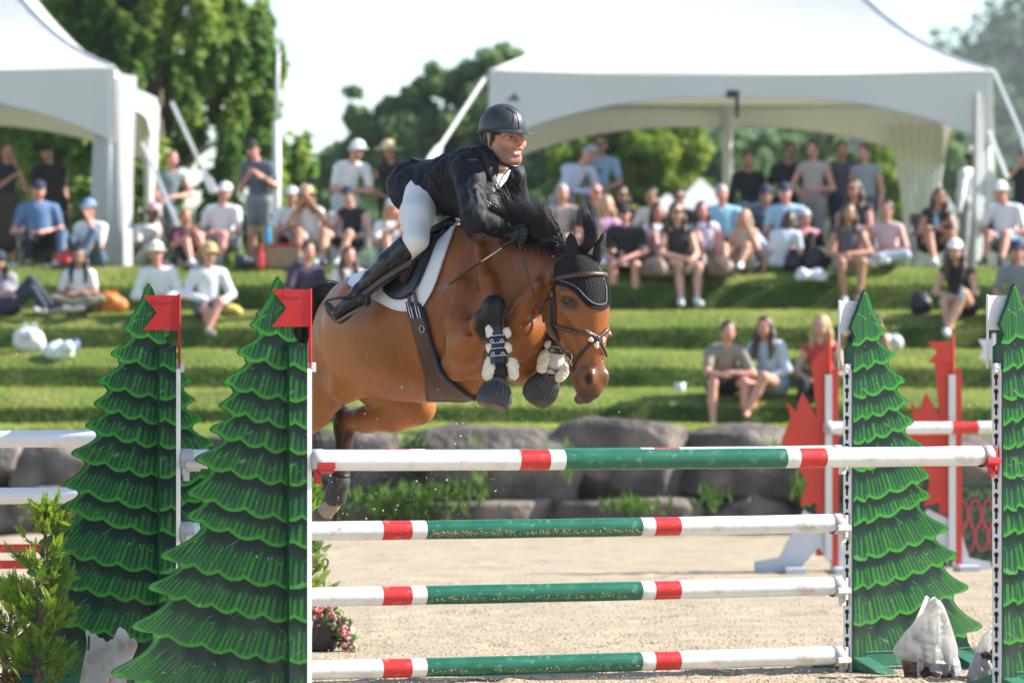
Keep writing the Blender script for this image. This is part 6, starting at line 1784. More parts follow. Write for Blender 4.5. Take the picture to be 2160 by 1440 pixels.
POSES = {
 # pelvis, chest, neck, head, knees(R), ankles(R), toe dir
 'stand': dict(p=(0, 0, .93), c=(0, -.01, 1.28), n=(0, -.02, 1.46), h=(0, -.04, 1.61), k=(.10, -.02, .50), a=(.11, .02, .09), t=(.02, -.14, -.05)),
 'lean': dict(p=(0, .05, .92), c=(.06, -.06, 1.24), n=(.10, -.13, 1.40), h=(.14, -.20, 1.53), k=(.10, -.02, .50), a=(.11, .02, .09), t=(.02, -.14, -.05)),
 'edge': dict(p=(0, .05, .11), c=(0, -.02, .42), n=(0, -.06, .60), h=(0, -.09, .75), k=(.14, -.38, .10), a=(.13, -.40, -.34), t=(.02, -.15, -.05)),
 'edge_fwd': dict(p=(0, .08, .11), c=(0, -.09, .38), n=(0, -.17, .53), h=(0, -.22, .67), k=(.19, -.38, .14), a=(.23, -.40, -.32), t=(.03, -.15, -.05)),
 'edge_cross': dict(p=(0, .05, .11), c=(0, -.01, .42), n=(0, -.05, .60), h=(0, -.08, .75), k=(.12, -.40, .12), a=(.03, -.42, -.34), t=(.04, -.15, -.04)),
 'ground': dict(p=(0, .08, .11), c=(0, -.0, .42), n=(0, -.03, .60), h=(0, -.06, .75), k=(.15, -.34, .42), a=(.12, -.52, .07), t=(.02, -.15, -.04)),
 'cross': dict(p=(0, .08, .11), c=(0, .0, .42), n=(0, -.03, .60), h=(0, -.06, .75), k=(.36, -.22, .14), a=(-.02, -.40, .08), t=(-.12, -.06, -.02)),
 'chair': dict(p=(0, .06, .32), c=(0, .05, .65), n=(0, .0, .82), h=(0, -.04, .97), k=(.16, -.36, .42), a=(.17, -.52, .09), t=(.02, -.15, -.05)),
 'recline': dict(p=(0, .0, .11), c=(-.10, .10, .38), n=(-.14, .08, .54), h=(-.15, .03, .69), k=(.28, -.22, .38), a=(.50, -.26, .07), t=(.12, -.06, -.02)),
}
def arm_pts(mode, sd, sh, P):
    k = np.array(P['k']) * (sd, 1, 1); p = np.array(P['p']); c = np.array(P['c'])
    if mode == 'down': return sh + (sd*.06, .02, -.28), sh + (sd*.07, -.06, -.53)
    if mode == 'knees': return sh + (sd*.07, -.10, -.25), (k * .75 + np.array((0, k[1] * .25, k[2] * .25))) + (-sd*.06, -.04, .10)
    if mode == 'lap': return sh + (sd*.10, -.03, -.27), p + (sd*.07, -.26, .12)
    if mode == 'hips': return sh + (sd*.20, .05, -.22), p + (sd*.17, -.05, .12)
    if mode == 'fold': return sh + (sd*.09, -.06, -.26), c + (-sd*.08, -.17, -.06)
    if mode == 'plate': return sh + (sd*.08, .0, -.27), c + (sd*.10, -.28, -.04)
    if mode == 'chin':
        return (sh + (sd*.08, -.10, -.24), np.array(P['h']) + (sd*.04, -.13, -.13)) if sd > 0 else (sh + (sd*.06, -.05, -.27), c + (.02, -.17, -.10))
    if mode == 'photo': return sh + (sd*.12, -.12, -.18), np.array(P['h']) + (sd*.06, -.20, -.05)
    if mode == 'prop': return (sh + (sd*.09, .08, -.27), sh + (sd*.16, .12, -.50)) if sd > 0 else (sh + (sd*.08, -.04, -.27), p + (sd*.10, -.20, .14))
    return sh + (sd*.06, 0, -.28), sh + (sd*.08, -.05, -.52)
PEOPLE = []
def person(px, Y, z, pose, arms, top, sl, bottom, bt, label, hair='brown', hl=0, hat=None, skin='fair', yaw=0.0, sc=1.0, fat=1.0, shoes=WHT, shades=False, cat='person'):
    P = POSES[pose]; t = empty('person', ((px - 1080) / FPX * Y, Y, z), yaw, label, 'person', 'spectators on the bank')
    t.scale = (sc, sc, sc)
    gp = np.random.default_rng(int(px * 7 + Y * 13))
    if yaw == 0: t.rotation_euler = (0, 0, gp.uniform(-.45, .45))
    A = {k_: np.array(v, float) for k_, v in P.items()}
    dl = gp.normal(0, 1, (4, 3)); A['c'] += dl[0] * (.025, .015, .012); A['n'] += dl[0] * (.035, .02, .012); A['h'] += dl[0] * (.045, .025, .012) + dl[1] * (.015, .015, .005)
    if pose != 'stand': A['k'] += dl[2] * (.03, .02, .03); A['a'] += dl[3] * (.03, .03, 0)
    P = A
    h = A['h']; n = A['n']; c = A['c']; p = A['p']
    hd = h - n; hd /= np.linalg.norm(hd); ax = c - p; ax /= np.linalg.norm(ax)
    shw = .175 * (0.9 if hl else 1.0) * (.5 + .5 * fat)
    b = SDF(); f2 = np.array((0, 1.0, 0))
    b.ell(h + hd*.02, (.076, .094, .105), None, .03); b.ell(h + (0, -.028, -.045), (.055, .058, .062), None, .03); b.cone(h + (0, -.088, .01), h + (0, -.105, -.025), .012, .015, .015)
    for s_ in (1, -1): b.ball(h + (s_*.076, .0, -.012), .018, .012)
    b.cone(n + (0, .01, -.03), h - hd*.05, .052, .048, .02)
    b.cone(c + ax*.02, p, .125*fat, .12*fat, .05, flat=(0, 1, 0), ff=.74); b.cone(c + (-.09, 0, .08), c + (.09, 0, .08), .085, .085, .05, flat=(0, 1, 0), ff=.8)
    tops = SDF(); bots = SDF(); shl = []
    tops.cone(c + ax*.02, p + ax*.02, .140*fat, .138*fat, .05, flat=(0, 1, 0), ff=.80); tops.cone(c + (-.10, 0, .09), c + (.10, 0, .09), .088, .088, .05, flat=(0, 1, 0), ff=.85)
    bots.cone(p + (-.06, 0, .0), p + (.06, 0, 0), .128*fat, .128*fat, .04)
    for s_ in (1, -1):
        sh = n + (s_*shw, .02, -.08); el, wr = arm_pts(arms, s_, sh, A)
        el = np.array(el) + gp.normal(0, .022, 3); wr = np.array(wr) + gp.normal(0, .035, 3)
        b.chain([sh, el], [.050, .040], .03); b.chain([el, wr], [.040, .028], .02)
        hn = wr - el; hn /= np.linalg.norm(hn); b.ell(wr + hn*.055, (.028, .028, .045), rot_to(hn), .015)
        for q in (-.02, -.007, .007, .02): b.cone(wr + hn*.085 + (q, 0, 0), wr + hn*.135 + (q*1.1, -.012, 0), .010, .008, .008)
        b.cone(wr + hn*.04 + (-s_*.02, -.01, 0), wr + hn*.09 + (-s_*.042, -.02, 0), .012, .009, .008)
        tops.cone(sh, n + (s_*.06, .01, -.06), .060, .062, .05)
        if sl == 0: pass
        if sl >= 1: tops.cone(sh, sh*.35 + el*.65 if sl == 1 else el, .066*(.6+.4*fat), .058, .04)
        if sl == 2: tops.cone(el, wr, .056, .042, .03)
        kn = A['k'] * (s_, 1, 1); an = A['a'] * (s_, 1, 1); hp2 = p + (s_*.085, -.01, -.01)
        if pose == 'edge_cross' and s_ > 0: kn = kn + (-.05, -.05, .10); an = np.array((-.10, -.52, -.18))
        if pose == 'recline': kn = A['k'] + (0, .1*s_, .06*s_); an = A['a'] + (.06*s_, .10*s_, 0); hp2 = p + (.04, .08*s_, 0)
        b.chain([hp2, kn], [.086*fat, .058], .03); b.chain([kn, kn*.55 + an*.45 + (0, .02, 0), an], [.055, .054, .036], .02)
        to = an + np.array(A['t']) * (s_, 1, 1)
        b.cone(an + (0, .02, -.03), to, .034, .028, .02)
        sho = SDF(); shl.append(sho); sho.cone(an + (0, .03, -.035), to, .046, .038, .02); sho.cone(an + (0, .01, -.01), an, .045, .045, .02)
        if bt == 'long': bots.chain([hp2, kn], [.100*fat, .070], .04); bots.chain([kn, an + (0, 0, .03)], [.068, .055], .02)
        elif bt == 'short': bots.cone(hp2, hp2*.35 + kn*.65, .103*fat, .085, .04)
        elif bt == 'brief': bots.cone(hp2, hp2*.7 + kn*.3, .10*fat, .092, .04)
        elif bt == 'skirt': bots.cone(hp2, hp2*.15 + kn*.85, .11*fat, .11, .09)
    if bt == 'skirt' and pose in ('stand', 'lean'): bots.cone(p, p + (0, 0, -.5), .16, .19, .05)
    sdf_obj('body', b, .0185, cmat('skin', SK[skin], .5), t)
    if top is not None: sdf_obj('top', tops, .0185, cmat('cloth', top), t)
    if bottom is not None: sdf_obj('trousers' if bt == 'long' else ('skirt' if bt == 'skirt' else 'shorts'), bots, .0185, cmat('cloth', bottom), t)
    if shoes is not None:
        for sho in shl: sdf_obj('shoe', sho, .0185, cmat('shoe', shoes), t)
    if hair:
        hs2 = SDF(); hs2.ell(h + hd*.03 + (0, .018, .006), (.088, .098, .108), None, .02); hs2.ell(h + (0, -.095, -.06), (.075, .070, .115), None, .02, neg=True)
        if hl >= 1:
            for s_ in (1, -1): hs2.chain([h + (s_*.066, .02, .03), h + (s_*.088, .02, -.08), h + (s_*.10, -.03 if hl > 1 else .02, -.20), h + (s_*.095, -.07, -.34 if hl > 1 else -.22)], [.036, .042, .040, .022], .03)
            hs2.cone(h + (0, .07, 0), h + (0, .08, -.24), .07, .06, .04)
        sdf_obj('hair', hs2, .0185, cmat('hair', HAIRC[hair], .5), t)
    if hat:
        kind, hc = hat; q = SDF(); top_ = h + hd*.06
        if kind == 'cap':
            q.ell(top_ + (0, .006, .012), (.092, .104, .085), None, .01); q.plane(top_ + (0, 0, -.022), (0, 0, -1), .006); q.ell(top_ + (0, -.115, -.014), (.070, .085, .012), None, .02)
        elif kind == 'visor':
            q.cone(top_ + (-.05, -.03, -.01), top_ + (.05, -.03, -.01), .07, .07, .02); q.ell(top_ + (0, -.13, -.016), (.085, .095, .012), None, .02)
        else:
            w = .20 if kind == 'wide' else .155
            q.ell(top_ + (0, .0, .03), (.098, .108, .085), None, .02); q.plane(top_ + (0, 0, -.02), (0, 0, -1), .01); q.ell(top_ + (0, -.01, -.012), (w, w*1.05, .016), None, .03)
        sdf_obj('hat', q, .014, cmat('hat', hc), t)
        if kind in ('wide', 'brim'):
            mb = MB(); mb.lathe([(.100, -.012), (.106, -.004), (.105, .022), (.100, .026)], top_ + (0, 0, .005), None, 20); mb.obj('hat_band', cmat('band', tuple(x*.4 for x in hc)), t, True)
    if shades:
        mb = MB(); mb.box(h + (0, -.094, .012), (.125, .02, .034)); bevel(mb.obj('sunglasses', pmat('sunglass', (.01, .01, .012), .15), t), .008)
    else:
        for s_ in (1, -1):
            mb = MB(); mb.box(h + (s_*.032, -.088, .010), (.030, .012, .012)); mb.obj('eye', cmat('eye', (.03, .02, .018)), t)
    mb = MB(); mb.box(h + (0, -.088, -.052), (.048, .012, .010)); mb.obj('mouth', cmat('lip', (.30, .08, .07)), t)
    PEOPLE.append(t); return t
def camp_chair(px, Y, z, c, label):
    t = empty('camp_chair', ((px - 1080) / FPX * Y, Y, z), 0, label, 'chair', 'folding camp chairs on the bank')
    mb = MB()
    for s_ in (1, -1):
        mb.tube([(s_*.27, -.24, 0), (s_*.25, .22, .24), (s_*.26, .30, .74)], .013, 6); mb.tube([(s_*.27, .28, 0), (s_*.25, -.20, .26), (s_*.27, -.22, .44)], .013, 6)
    mb.tube([(-.27, -.24, .01), (.27, .28, .01)], .01, 6); mb.tube([(.27, -.24, .01), (-.27, .28, .01)], .01, 6)
    mb.obj('frame', M_ALU, t)
    mb = MB(); mb.strap([(-.26, 0, .25), (0, 0, .21), (.26, 0, .25)], [(0, 0, 1)]*3, .44, .008); mb.obj('seat', cmat('canvas', c), t)
    mb = MB(); mb.strap([(-.27, .26, .50), (0, .31, .50), (.27, .26, .50)], [(0, -1, 0.1)]*3, .46, .008); mb.obj('backrest', cmat('canvas', c), t)
    for s_ in (1, -1):
        mb = MB(); mb.strap([(s_*.27, -.24, .44), (s_*.27, 0, .42), (s_*.265, .26, .46)], [(0, 0, 1)]*3, .06, .012); mb.obj('armrest', cmat('canvas', c), t)
Z4 = 3.01; E4, E3, E1 = 54.85, 52.5, 48.2
sit3 = LEV[3][1] - .06; sit4 = LEV[4][1] - .08; sit1 = LEV[1][1] - .05
# ---- left of the horse, top of the bank
person(12, 57.6, Z4, 'stand', 'chin', BLK, 0, (.05, .03, .025), 'skirt', 'woman standing at far left in black sleeveless top, hand at her chin', 'red', 2, None, 'tan')
person(116, 57.8, Z4, 'stand', 'down', BLK, 1, BLK, 'long', 'man in black tee shirt and black cap standing behind the man in blue', 'dark', 0, ('cap', BLK), 'tan', yaw=.3)
camp_chair(84, 56.0, Z4, (.02, .03, .06), 'dark camp chair under the heavy man in the blue polo'); person(84, 55.95, Z4, 'chair', 'lap', (.10, .19, .34), 1, BLK, 'long', 'heavy man in blue polo shirt and dark cap seated in a chair', 'grey', 0, ('cap', NVY), 'pink', fat=1.35, shoes=(.3, .2, .15))
person(190, 55.6, Z4, 'ground', 'chin', WHT, 1, JEAN, 'long', 'man in white tee shirt and blue cap sitting on the grass by the drape', 'brown', 0, ('cap', (.20, .32, .50)), 'pink', yaw=-.4, shoes=(.4, .4, .42))
person(345, 58.2, Z4, 'stand', 'lap', (.16, .21, .23), 0, (.10, .14, .16), 'long', 'ginger haired woman in grey green vest standing behind the guy strap', 'ginger', 0, None, 'pink', sc=.95)
person(318, 55.9, Z4, 'ground', 'chin', (.68, .62, .58), 1, (.6, .56, .52), 'short', 'seated person in pink cap and pale clothes leaning beside the tent curtain', 'dark', 0, ('cap', (.62, .36, .40)), 'dark', yaw=.6, sc=.95, shoes=(.5, .3, .25))
person(392, 55.7, Z4, 'ground', 'knees', (.085, .012, .03), 1, (.04, .05, .06), 'short', 'curly haired person in maroon shirt sitting below the guy strap', 'ginger', 0, None, 'pink', sc=.9)
camp_chair(464, 56.0, Z4, (.03, .16, .16), 'teal camp chair under the man in white polo'); person(464, 55.95, Z4, 'chair', 'lap', WHT, 1, (.45, .42, .38), 'short', 'man in white polo and white cap seated in the teal chair', 'grey', 0, ('cap', WHT), 'pink', fat=1.15, shoes=(.3, .3, .3))
person(547, 57.3, Z4, 'stand', 'plate', (.085, .105, .14), 1, (.20, .20, .22), 'short', 'man in grey tee shirt, shorts and black cap standing with a plate', 'dark', 0, ('cap', BLK), 'pink', shoes=(.1, .1, .1), shades=True)
person(612, 55.9, Z4, 'chair', 'knees', WHT, 1, NVY, 'short', 'person in white tee shirt and pale cap seated right of the white pole', 'brown', 0, ('cap', (.6, .6, .62)), 'tan', sc=.97)
camp_chair(612, 55.95, Z4, NVY, 'navy camp chair under the person right of the white pole')
person(657, 55.6, Z4, 'chair', 'photo', (.72, .70, .68), 0, (.66, .62, .58), 'short', 'tanned woman in straw visor holding a camera to her eye', 'brown', 1, ('brim', (.55, .44, .26)), 'tan', sc=.97, shoes=NVY)
camp_chair(657, 55.65, Z4, (.05, .05, .06), 'dark camp chair under the woman with the camera')
person(728, 57.2, Z4, 'lean', 'lap', WHT, 1, (.55, .55, .58), 'long', 'man in white shirt and white hat bending forward behind the seated row', 'grey', 0, ('brim', WHT), 'pink', sc=1.02)
person(828, 57.4, Z4, 'stand', 'hips', BLK, 0, BLK, 'skirt', 'woman in black dress and wide straw hat standing with hands on hips', 'brown', 1, ('wide', (.62, .50, .28)), 'tan')
person(736, 55.5, Z4, 'chair', 'lap', BLK, 0, BLK, 'short', 'woman in black top and navy cap seated with bare legs', 'brown', 0, ('cap', NVY), 'fair', sc=.95)
camp_chair(736, 55.55, Z4, (.5, .5, .5), 'pale camp chair under the woman in black top and navy cap')
person(826, 55.5, Z4, 'ground', 'knees', WHT, 1, (.12, .30, .32), 'short', 'person in white tee shirt and white cap sitting behind the riders thigh', 'blond', 1, ('cap', WHT), 'pink')
# left, lower ledge
person(18, E3 + .1, sit3 + .02, 'recline', 'lap', (.30, .29, .33), 1, (.03, .04, .07), 'long', 'person in dark cap and grey top reclining at far left with jeans drawn up', 'dark', 1, ('cap', NVY), 'fair', sc=.95, shoes=(.4, .4, .42), shades=True)
person(168, E3 + .35, sit3 + .04, 'cross', 'lap', WHT, 1, (.22, .20, .13), 'long', 'girl with long black hair and white tee shirt sitting cross legged', 'dark', 2, None, 'tan', sc=.93, shoes=(.7, .68, .62))
person(345, E3 + .1, sit3, 'edge', 'lap', WHT, 2, (.6, .58, .55), 'long', 'person in white shirt and cream sun hat sitting behind the second tree', 'grey', 0, ('brim', (.66, .62, .50)), 'pink', shoes=BLK)
person(440, E3 + .1, sit3, 'edge_cross', 'lap', (.74, .74, .78), 2, (.07, .11, .14), 'short', 'person in white shirt and straw hat sitting with crossed ankles', 'grey', 0, ('brim', (.52, .38, .16)), 'pink', shoes=(.35, .32, .27))
person(646, E3 + .1, sit3, 'edge', 'lap', (.055, .035, .075), 1, JEAN, 'short', 'person in dark purple shirt sitting low behind the horses croup', 'brown', 0, None, 'pink')
person(732, E3 + .1, sit3, 'edge', 'lap', (.66, .64, .62), 1, (.4, .38, .36), 'short', 'woman with long brown hair and pale top sitting low behind the saddle', 'brown', 2, None, 'pink', sc=.95)
# ---- right of the rider, top of the bank
person(993, 57.8, Z4, 'stand', 'down', (.42, .52, .58), 1, NVY, 'long', 'man in black cap and pale blue shirt showing just behind the riders back', 'dark', 0, ('cap', BLK), 'pink', sc=1.03)
person(1188, 57.2, Z4, 'lean', 'lap', (.52, .55, .68), 2, (.3, .3, .32), 'long', 'man in pale striped shirt and grey cap bending left beside the rider', 'grey', 0, ('cap', (.35, .35, .37)), 'pink', yaw=.5)
person(1260, 57.6, Z4, 'stand', 'lap', (.26, .38, .50), 1, (.3, .3, .32), 'short', 'dark haired man in light blue tee shirt with a dark print standing under the tent', 'dark', 0, None, 'olive', sc=1.04, shades=True)
person(1257, 56.2, Z4, 'chair', 'lap', BLK, 1, NVY, 'short', 'bald man in black shirt seated in front of the blue tee shirt', None, 0, None, 'pink', shades=True)
camp_chair(1257, 56.25, Z4, NVY, 'navy camp chair under the bald man in black')
person(1184, 56.2, Z4, 'chair', 'lap', (.5, .4, .34), 1, KHA, 'short', 'pale man seated low behind the flying mane', 'grey', 0, None, 'pink')
camp_chair(1184, 56.25, Z4, (.1, .1, .1), 'grey camp chair behind the flying mane')
person(1303, 56.6, Z4, 'chair', 'lap', (.14, .05, .07), 1, BLK, 'long', 'dark haired person in sunglasses and plum shirt behind the bald mans shoulder', 'dark', 1, None, 'olive', shades=True)
camp_chair(1303, 56.65, Z4, (.04, .04, .05), 'black camp chair under the person in plum')
person(1272, 55.2, Z4, 'ground', 'lap', (.50, .28, .52), 1, (.4, .4, .45), 'short', 'blond woman in pink top sitting right beside the horses ears', 'blond', 1, None, 'fair', sc=1.02)
person(1326, E4, sit4, 'edge', 'knees', BLK, 1, BLK, 'short', 'bearded man in black tee shirt, black shorts and black cap on the ledge', 'dark', 0, ('cap', BLK), 'pink', shoes=(.03, .03, .035), fat=1.1, shades=True)
person(1374, 56.3, Z4, 'chair', 'lap', (.60, .58, .50), 2, KHA, 'long', 'short haired person in cream shirt seated under the tent', 'dark', 0, None, 'tan', sc=.95)
camp_chair(1374, 56.35, Z4, (.2, .2, .2), 'grey camp chair under the person in cream')
person(1430, 56.6, Z4, 'chair', 'lap', BLK, 1, BLK, 'long', 'person in dark shirt and sunglasses seated in front of the far marquees', 'dark', 0, None, 'tan', shades=True)
camp_chair(1430, 56.65, Z4, (.05, .06, .05), 'dark green camp chair in front of the far marquees')
person(1378, 55.3, Z4, 'ground', 'lap', (.70, .70, .74), 0, (.5, .5, .52), 'short', 'woman in white tank top sitting left of the woman in black halter', 'brown', 1, None, 'pink', sc=.95)
person(1440, E4, sit4, 'edge', 'knees', (.02, .02, .025), 0, (.55, .55, .58), 'brief', 'woman in black halter top with bare legs and white sneakers on the ledge', 'brown', 1, None, 'fair', sc=1.06, shades=True)
person(1525, 56.1, Z4, 'chair', 'lap', (.28, .55, .68), 1, NVY, 'short', 'older man in light blue polo with white beard seated by the tent pole', 'grey', 0, None, 'pink', fat=1.2)
camp_chair(1525, 56.15, Z4, (.04, .05, .1), 'blue camp chair under the older man in light blue')
person(1488, 55.3, Z4, 'ground', 'lap', (.60, .58, .70), 0, (.5, .48, .55), 'short', 'dark haired woman in pale lavender vest sitting beside the light blue polo', 'dark', 1, None, 'pink', sc=.92)
person(1566, 55.0, Z4 - .05, 'ground', 'chin', (.55, .40, .32), 0, (.45, .42, .42), 'brief', 'blond child hugging bare knees with white shoes at the ledge', 'blond', 1, None, 'fair', sc=.88)
person(1583, 57.8, Z4, 'stand', 'down', BLK, 2, (.25, .28, .32), 'long', 'girl in black long sleeved top standing right of the tent pole', 'red', 0, None, 'tan', sc=.93)
person(1634, 55.1, Z4 - .02, 'recline', 'prop', (.62, .66, .76), 1, (.55, .60, .72), 'long', 'person in pale jeans half lying on the ledge with pink shoes', 'brown', 1, None, 'tan', sc=.9, shoes=(.62, .30, .38), yaw=3.0)
person(1658, 57.8, Z4, 'stand', 'down', BLK, 1, BLK, 'long', 'man in black shirt and sunglasses standing, left of four under the tent', 'dark', 0, None, 'olive', shades=True)
person(1714, 57.5, Z4, 'stand', 'lap', (.44, .38, .33), 0, (.3, .28, .26), 'long', 'woman in beige sleeveless top standing second of four under the tent', 'brown', 0, None, 'pink')
person(1778, 57.7, Z4, 'stand', 'down', (.085, .085, .11), 1, NVY, 'long', 'man in dark grey shirt standing third of four under the tent', 'dark', 0, None, 'tan', sc=1.02)
person(1826, 57.4, Z4, 'stand', 'down', (.30, .33, .33), 0, (.1, .1, .1), 'short', 'person in grey sleeveless top standing fourth of four under the tent', 'brown', 0, None, 'pink', sc=.98)
person(1655, 56.0, Z4, 'chair', 'lap', (.34, .54, .66), 1, NVY, 'long', 'man in light blue shirt and dark cap seated below the black shirt', 'grey', 0, ('cap', NVY), 'pink', fat=1.15)
camp_chair(1655, 56.05, Z4, NVY, 'navy camp chair under the man in light blue and dark cap')
person(1810, 56.3, Z4, 'chair', 'fold', (.05, .045, .05), 0, BLK, 'short', 'woman with brown hair and dark top sitting with folded arms', 'brown', 1, None, 'pink', shades=True, sc=1.05)
camp_chair(1810, 56.35, Z4, (.3, .3, .32), 'grey camp chair under the woman with folded arms')
person(1702, 55.4, Z4, 'ground', 'lap', (.58, .25, .28), 1, BLK, 'long', 'person in pink shirt slumped on the ground beside black bags', 'brown', 0, ('cap', (.5, .48, .5)), 'pink', sc=.85, shoes=BLK)
person(1787, E4, sit4, 'edge', 'lap', (.10, .085, .10), 0, (.35, .35, .38), 'brief', 'woman in grey bandeau top sitting on the ledge with bare legs hanging', 'brown', 1, None, 'tan', sc=1.0, shoes=(.66, .64, .62))
person(1873, 55.3, Z4, 'cross', 'lap', (.66, .46, .48), 0, (.40, .50, .60), 'long', 'woman in pale pink tank top and light jeans sitting cross legged', 'brown', 0, None, 'pink', sc=.98)
person(1968, 56.0, Z4, 'chair', 'fold', (.02, .02, .025), 0, (.04, .035, .04), 'brief', 'woman in black dress seated with a bottle next to the tent drape', 'brown', 1, None, 'tan', sc=.97)
camp_chair(1968, 56.05, Z4, (.03, .03, .03), 'black camp chair next to the tent drape')
person(2040, 58.4, Z4, 'stand', 'down', WHT, 2, (.3, .3, .3), 'long', 'person in white cap and white top standing behind the tent curtain', 'dark', 0, ('cap', WHT), 'dark', yaw=.9)
camp_chair(2122, 56.0, Z4, (.03, .03, .04), 'black camp chair under the man in the white sun hat'); person(2120, 55.95, Z4, 'chair', 'lap', WHT, 1, (.20, .30, .44), 'short', 'man in white polo, white sun hat and blue shorts seated at far right', 'grey', 0, ('brim', WHT), 'pink', fat=1.15, shoes=BLK)
person(2158, 57.2, Z4, 'stand', 'photo', BLK, 1, BLK, 'long', 'person in black cut by the right edge under the guy strap', 'dark', 0, ('cap', (.1, .1, .12)), 'tan', sc=.95)
person(1612, 56.7, Z4, 'chair', 'lap', (.10, .12, .16), 1, NVY, 'long', 'person in dark cap seated half hidden left of the light blue shirt', 'dark', 0, ('cap', NVY), 'tan')
# right, lower ledges
person(2028, E3 + .15, sit3, 'edge_cross', 'lap', BLK, 0, BLK, 'brief', 'woman in black top and white cap sitting cross legged on the right ledge', 'brown', 2, ('cap', WHT), 'fair', sc=1.05)
person(2145, E3 + .2, sit3, 'edge', 'lap', (.22, .24, .26), 1, (.1, .1, .12), 'short', 'man in grey tee shirt and navy cap sitting at the right edge', 'dark', 0, ('cap', NVY), 'pink', sc=1.05)
person(1822, LEV[2][0] + .35, LEV[2][1] - .06, 'ground', 'prop', (.03, .03, .04), 0, BLK, 'short', 'person in black sitting low, mostly hidden by the tip of the tree board', 'brown', 0, None, 'tan', sc=.9, yaw=-.5)
person(1525, E1 + .05, sit1, 'edge_fwd', 'knees', (.27, .235, .19), 1, BLK, 'short', 'man in beige tee shirt leaning on his knees in the front row', 'brown', 0, None, 'pink', sc=1.02, shoes=(.66, .62, .50))
person(1627, E1 + .05, sit1, 'edge_cross', 'lap', (.48, .55, .62), 2, (.34, .42, .50), 'brief', 'woman with long brown hair and pale blue sweatshirt in the front row', 'brown', 2, None, 'pink', sc=1.02, shoes=None)
person(1730, E1 + .1, sit1, 'edge', 'lap', (.52, .045, .05), 0, (.02, .02, .025), 'long', 'blond woman in red top in the front row behind the red leaf board', 'blond', 1, None, 'fair', sc=1.04, shoes=BLK)

# printed bands on three shirts
for pr in PEOPLE:
    if 'dark print' in pr['label'] or 'heavy man' in pr['label'] or 'grey tee shirt, shorts' in pr['label']:
        if 'dark print' in pr['label']:
            mb = MB(); mb.box((0, -.128, 1.30), (.17, .012, .05)); bevel(mb.obj('shirt_print', cmat('print', (.05, .07, .10)), pr), .004)
# ================================================================== SMALL THINGS
def text_mesh(txt, size, ext=0.0008):
    cu = bpy.data.curves.new('lettering', 'FONT'); cu.body = txt; cu.size = size; cu.extrude = ext; cu.align_x = 'CENTER'; cu.align_y = 'CENTER'
    o = bpy.data.objects.new('lettering', cu); COL.objects.link(o)
    dg = bpy.context.evaluated_depsgraph_get(); me = bpy.data.meshes.new_from_object(o.evaluated_get(dg))
    bpy.data.objects.remove(o); bpy.data.curves.remove(cu)
    return me
def lettering(parent, txt, size, loc, m, rot=(math.pi / 2, 0, 0)):
    me = text_mesh(txt, size); me.materials.clear(); me.materials.append(m)
    o = link('lettering', me, parent); o.location = loc; o.rotation_euler = rot; return o
# ---- cedar shrub, front left
M_SCALE = pmat('shrub_scale_leaf', (0.20, 0.36, 0.04), 0.6, 0.35, 7.0, second=(0.44, 0.50, 0.05), sec_scale=6, sec_amt=.8, sec_lo=.45, sec_hi=.65, trans=0.5, spec=.3)
M_TWIG = pmat('shrub_bark', (0.16, 0.11, 0.085), 0.9, 0.3, 20.0, .6, 60)
def shrub(name, px, Y, hgt, spread, nbr, label, seed, dens=1.0, dirbias=0.0):
    g = np.random.default_rng(seed); x0 = (px - 1080) / FPX * Y
    t = empty(name, (x0, Y, 0), 0, label, 'shrub'); tw = MB(); LV = []; 
    tw.tube([(0, 0, -.02), (.01, 0, hgt*.35), (.035, .01, hgt*.7), (.04, 0, hgt)], [.018, .014, .009, .003], 8)
    def spray(p, d, L):
        """flat fan of scale leaves"""
        d = d / np.linalg.norm(d); nrm = np.cross(d, g.normal(0, 1, 3)); nrm /= np.linalg.norm(nrm); s_ = np.cross(nrm, d)
        n = 13
        for i in range(n):
            f = i / n; sd = 1 if i % 2 else -1; b = p + d * L * f
            dd = d * .75 + s_ * sd * .65 * (1 if i < n - 1 else 0) + g.normal(0, .12, 3); dd /= np.linalg.norm(dd); l = L * .42 * (1 - f * .6)
            wv = np.cross(dd, nrm) * l * .24
            LV.append((b, b + dd * l * .5 + wv, b + dd * l, b + dd * l * .5 - wv))
            for q in (.35, .65):
                b2 = b + dd * l * q; e2 = dd * .6 + s_ * (-sd) * .5 + g.normal(0, .15, 3); e2 /= np.linalg.norm(e2); l2 = l * .4; w2 = np.cross(e2, nrm) * l2 * .22
                LV.append((b2, b2 + e2 * l2 * .5 + w2, b2 + e2 * l2, b2 + e2 * l2 * .5 - w2))
    for i in range(nbr):
        f = g.uniform(.06, .97) ** .9; a = g.uniform(0, 2*math.pi); R = spread * (1 - f) ** .55 * g.uniform(.5, 1.0) + .03
        b = np.array((.04 * f, 0, hgt * f)); e = b + (R * math.cos(a) + dirbias * R * .5, R * math.sin(a) * .8, R * g.uniform(.35, .8))
        m_ = (b + e) / 2 + (0, 0, -.02); tw.tube([b, m_, e], [.0055 * (1.2 - f), .0035, .0015], 5)
        ns = int(9 * dens)
        for k in range(ns):
            q = g.uniform(.3, 1.0); p = b * (1 - q) ** 2 + 2 * m_ * q * (1 - q) + e * q * q
            d = (e - b) / np.linalg.norm(e - b) * .7 + (0, 0, .55) + g.normal(0, .45, 3)
            spray(p, d, g.uniform(.035, .075))
    for k in range(12): spray(np.array((.04, 0, hgt * g.uniform(.9, 1.0))), np.array((g.normal(0, .3), g.normal(0, .3), 1.0)), .06)
    tw.obj('stem', M_TWIG, t, True)
    V = np.array(LV).reshape(-1, 3); link('foliage', mesh_np('foliage', V, np.arange(len(V)).reshape(-1, 4), M_SCALE, False), t)
    return t
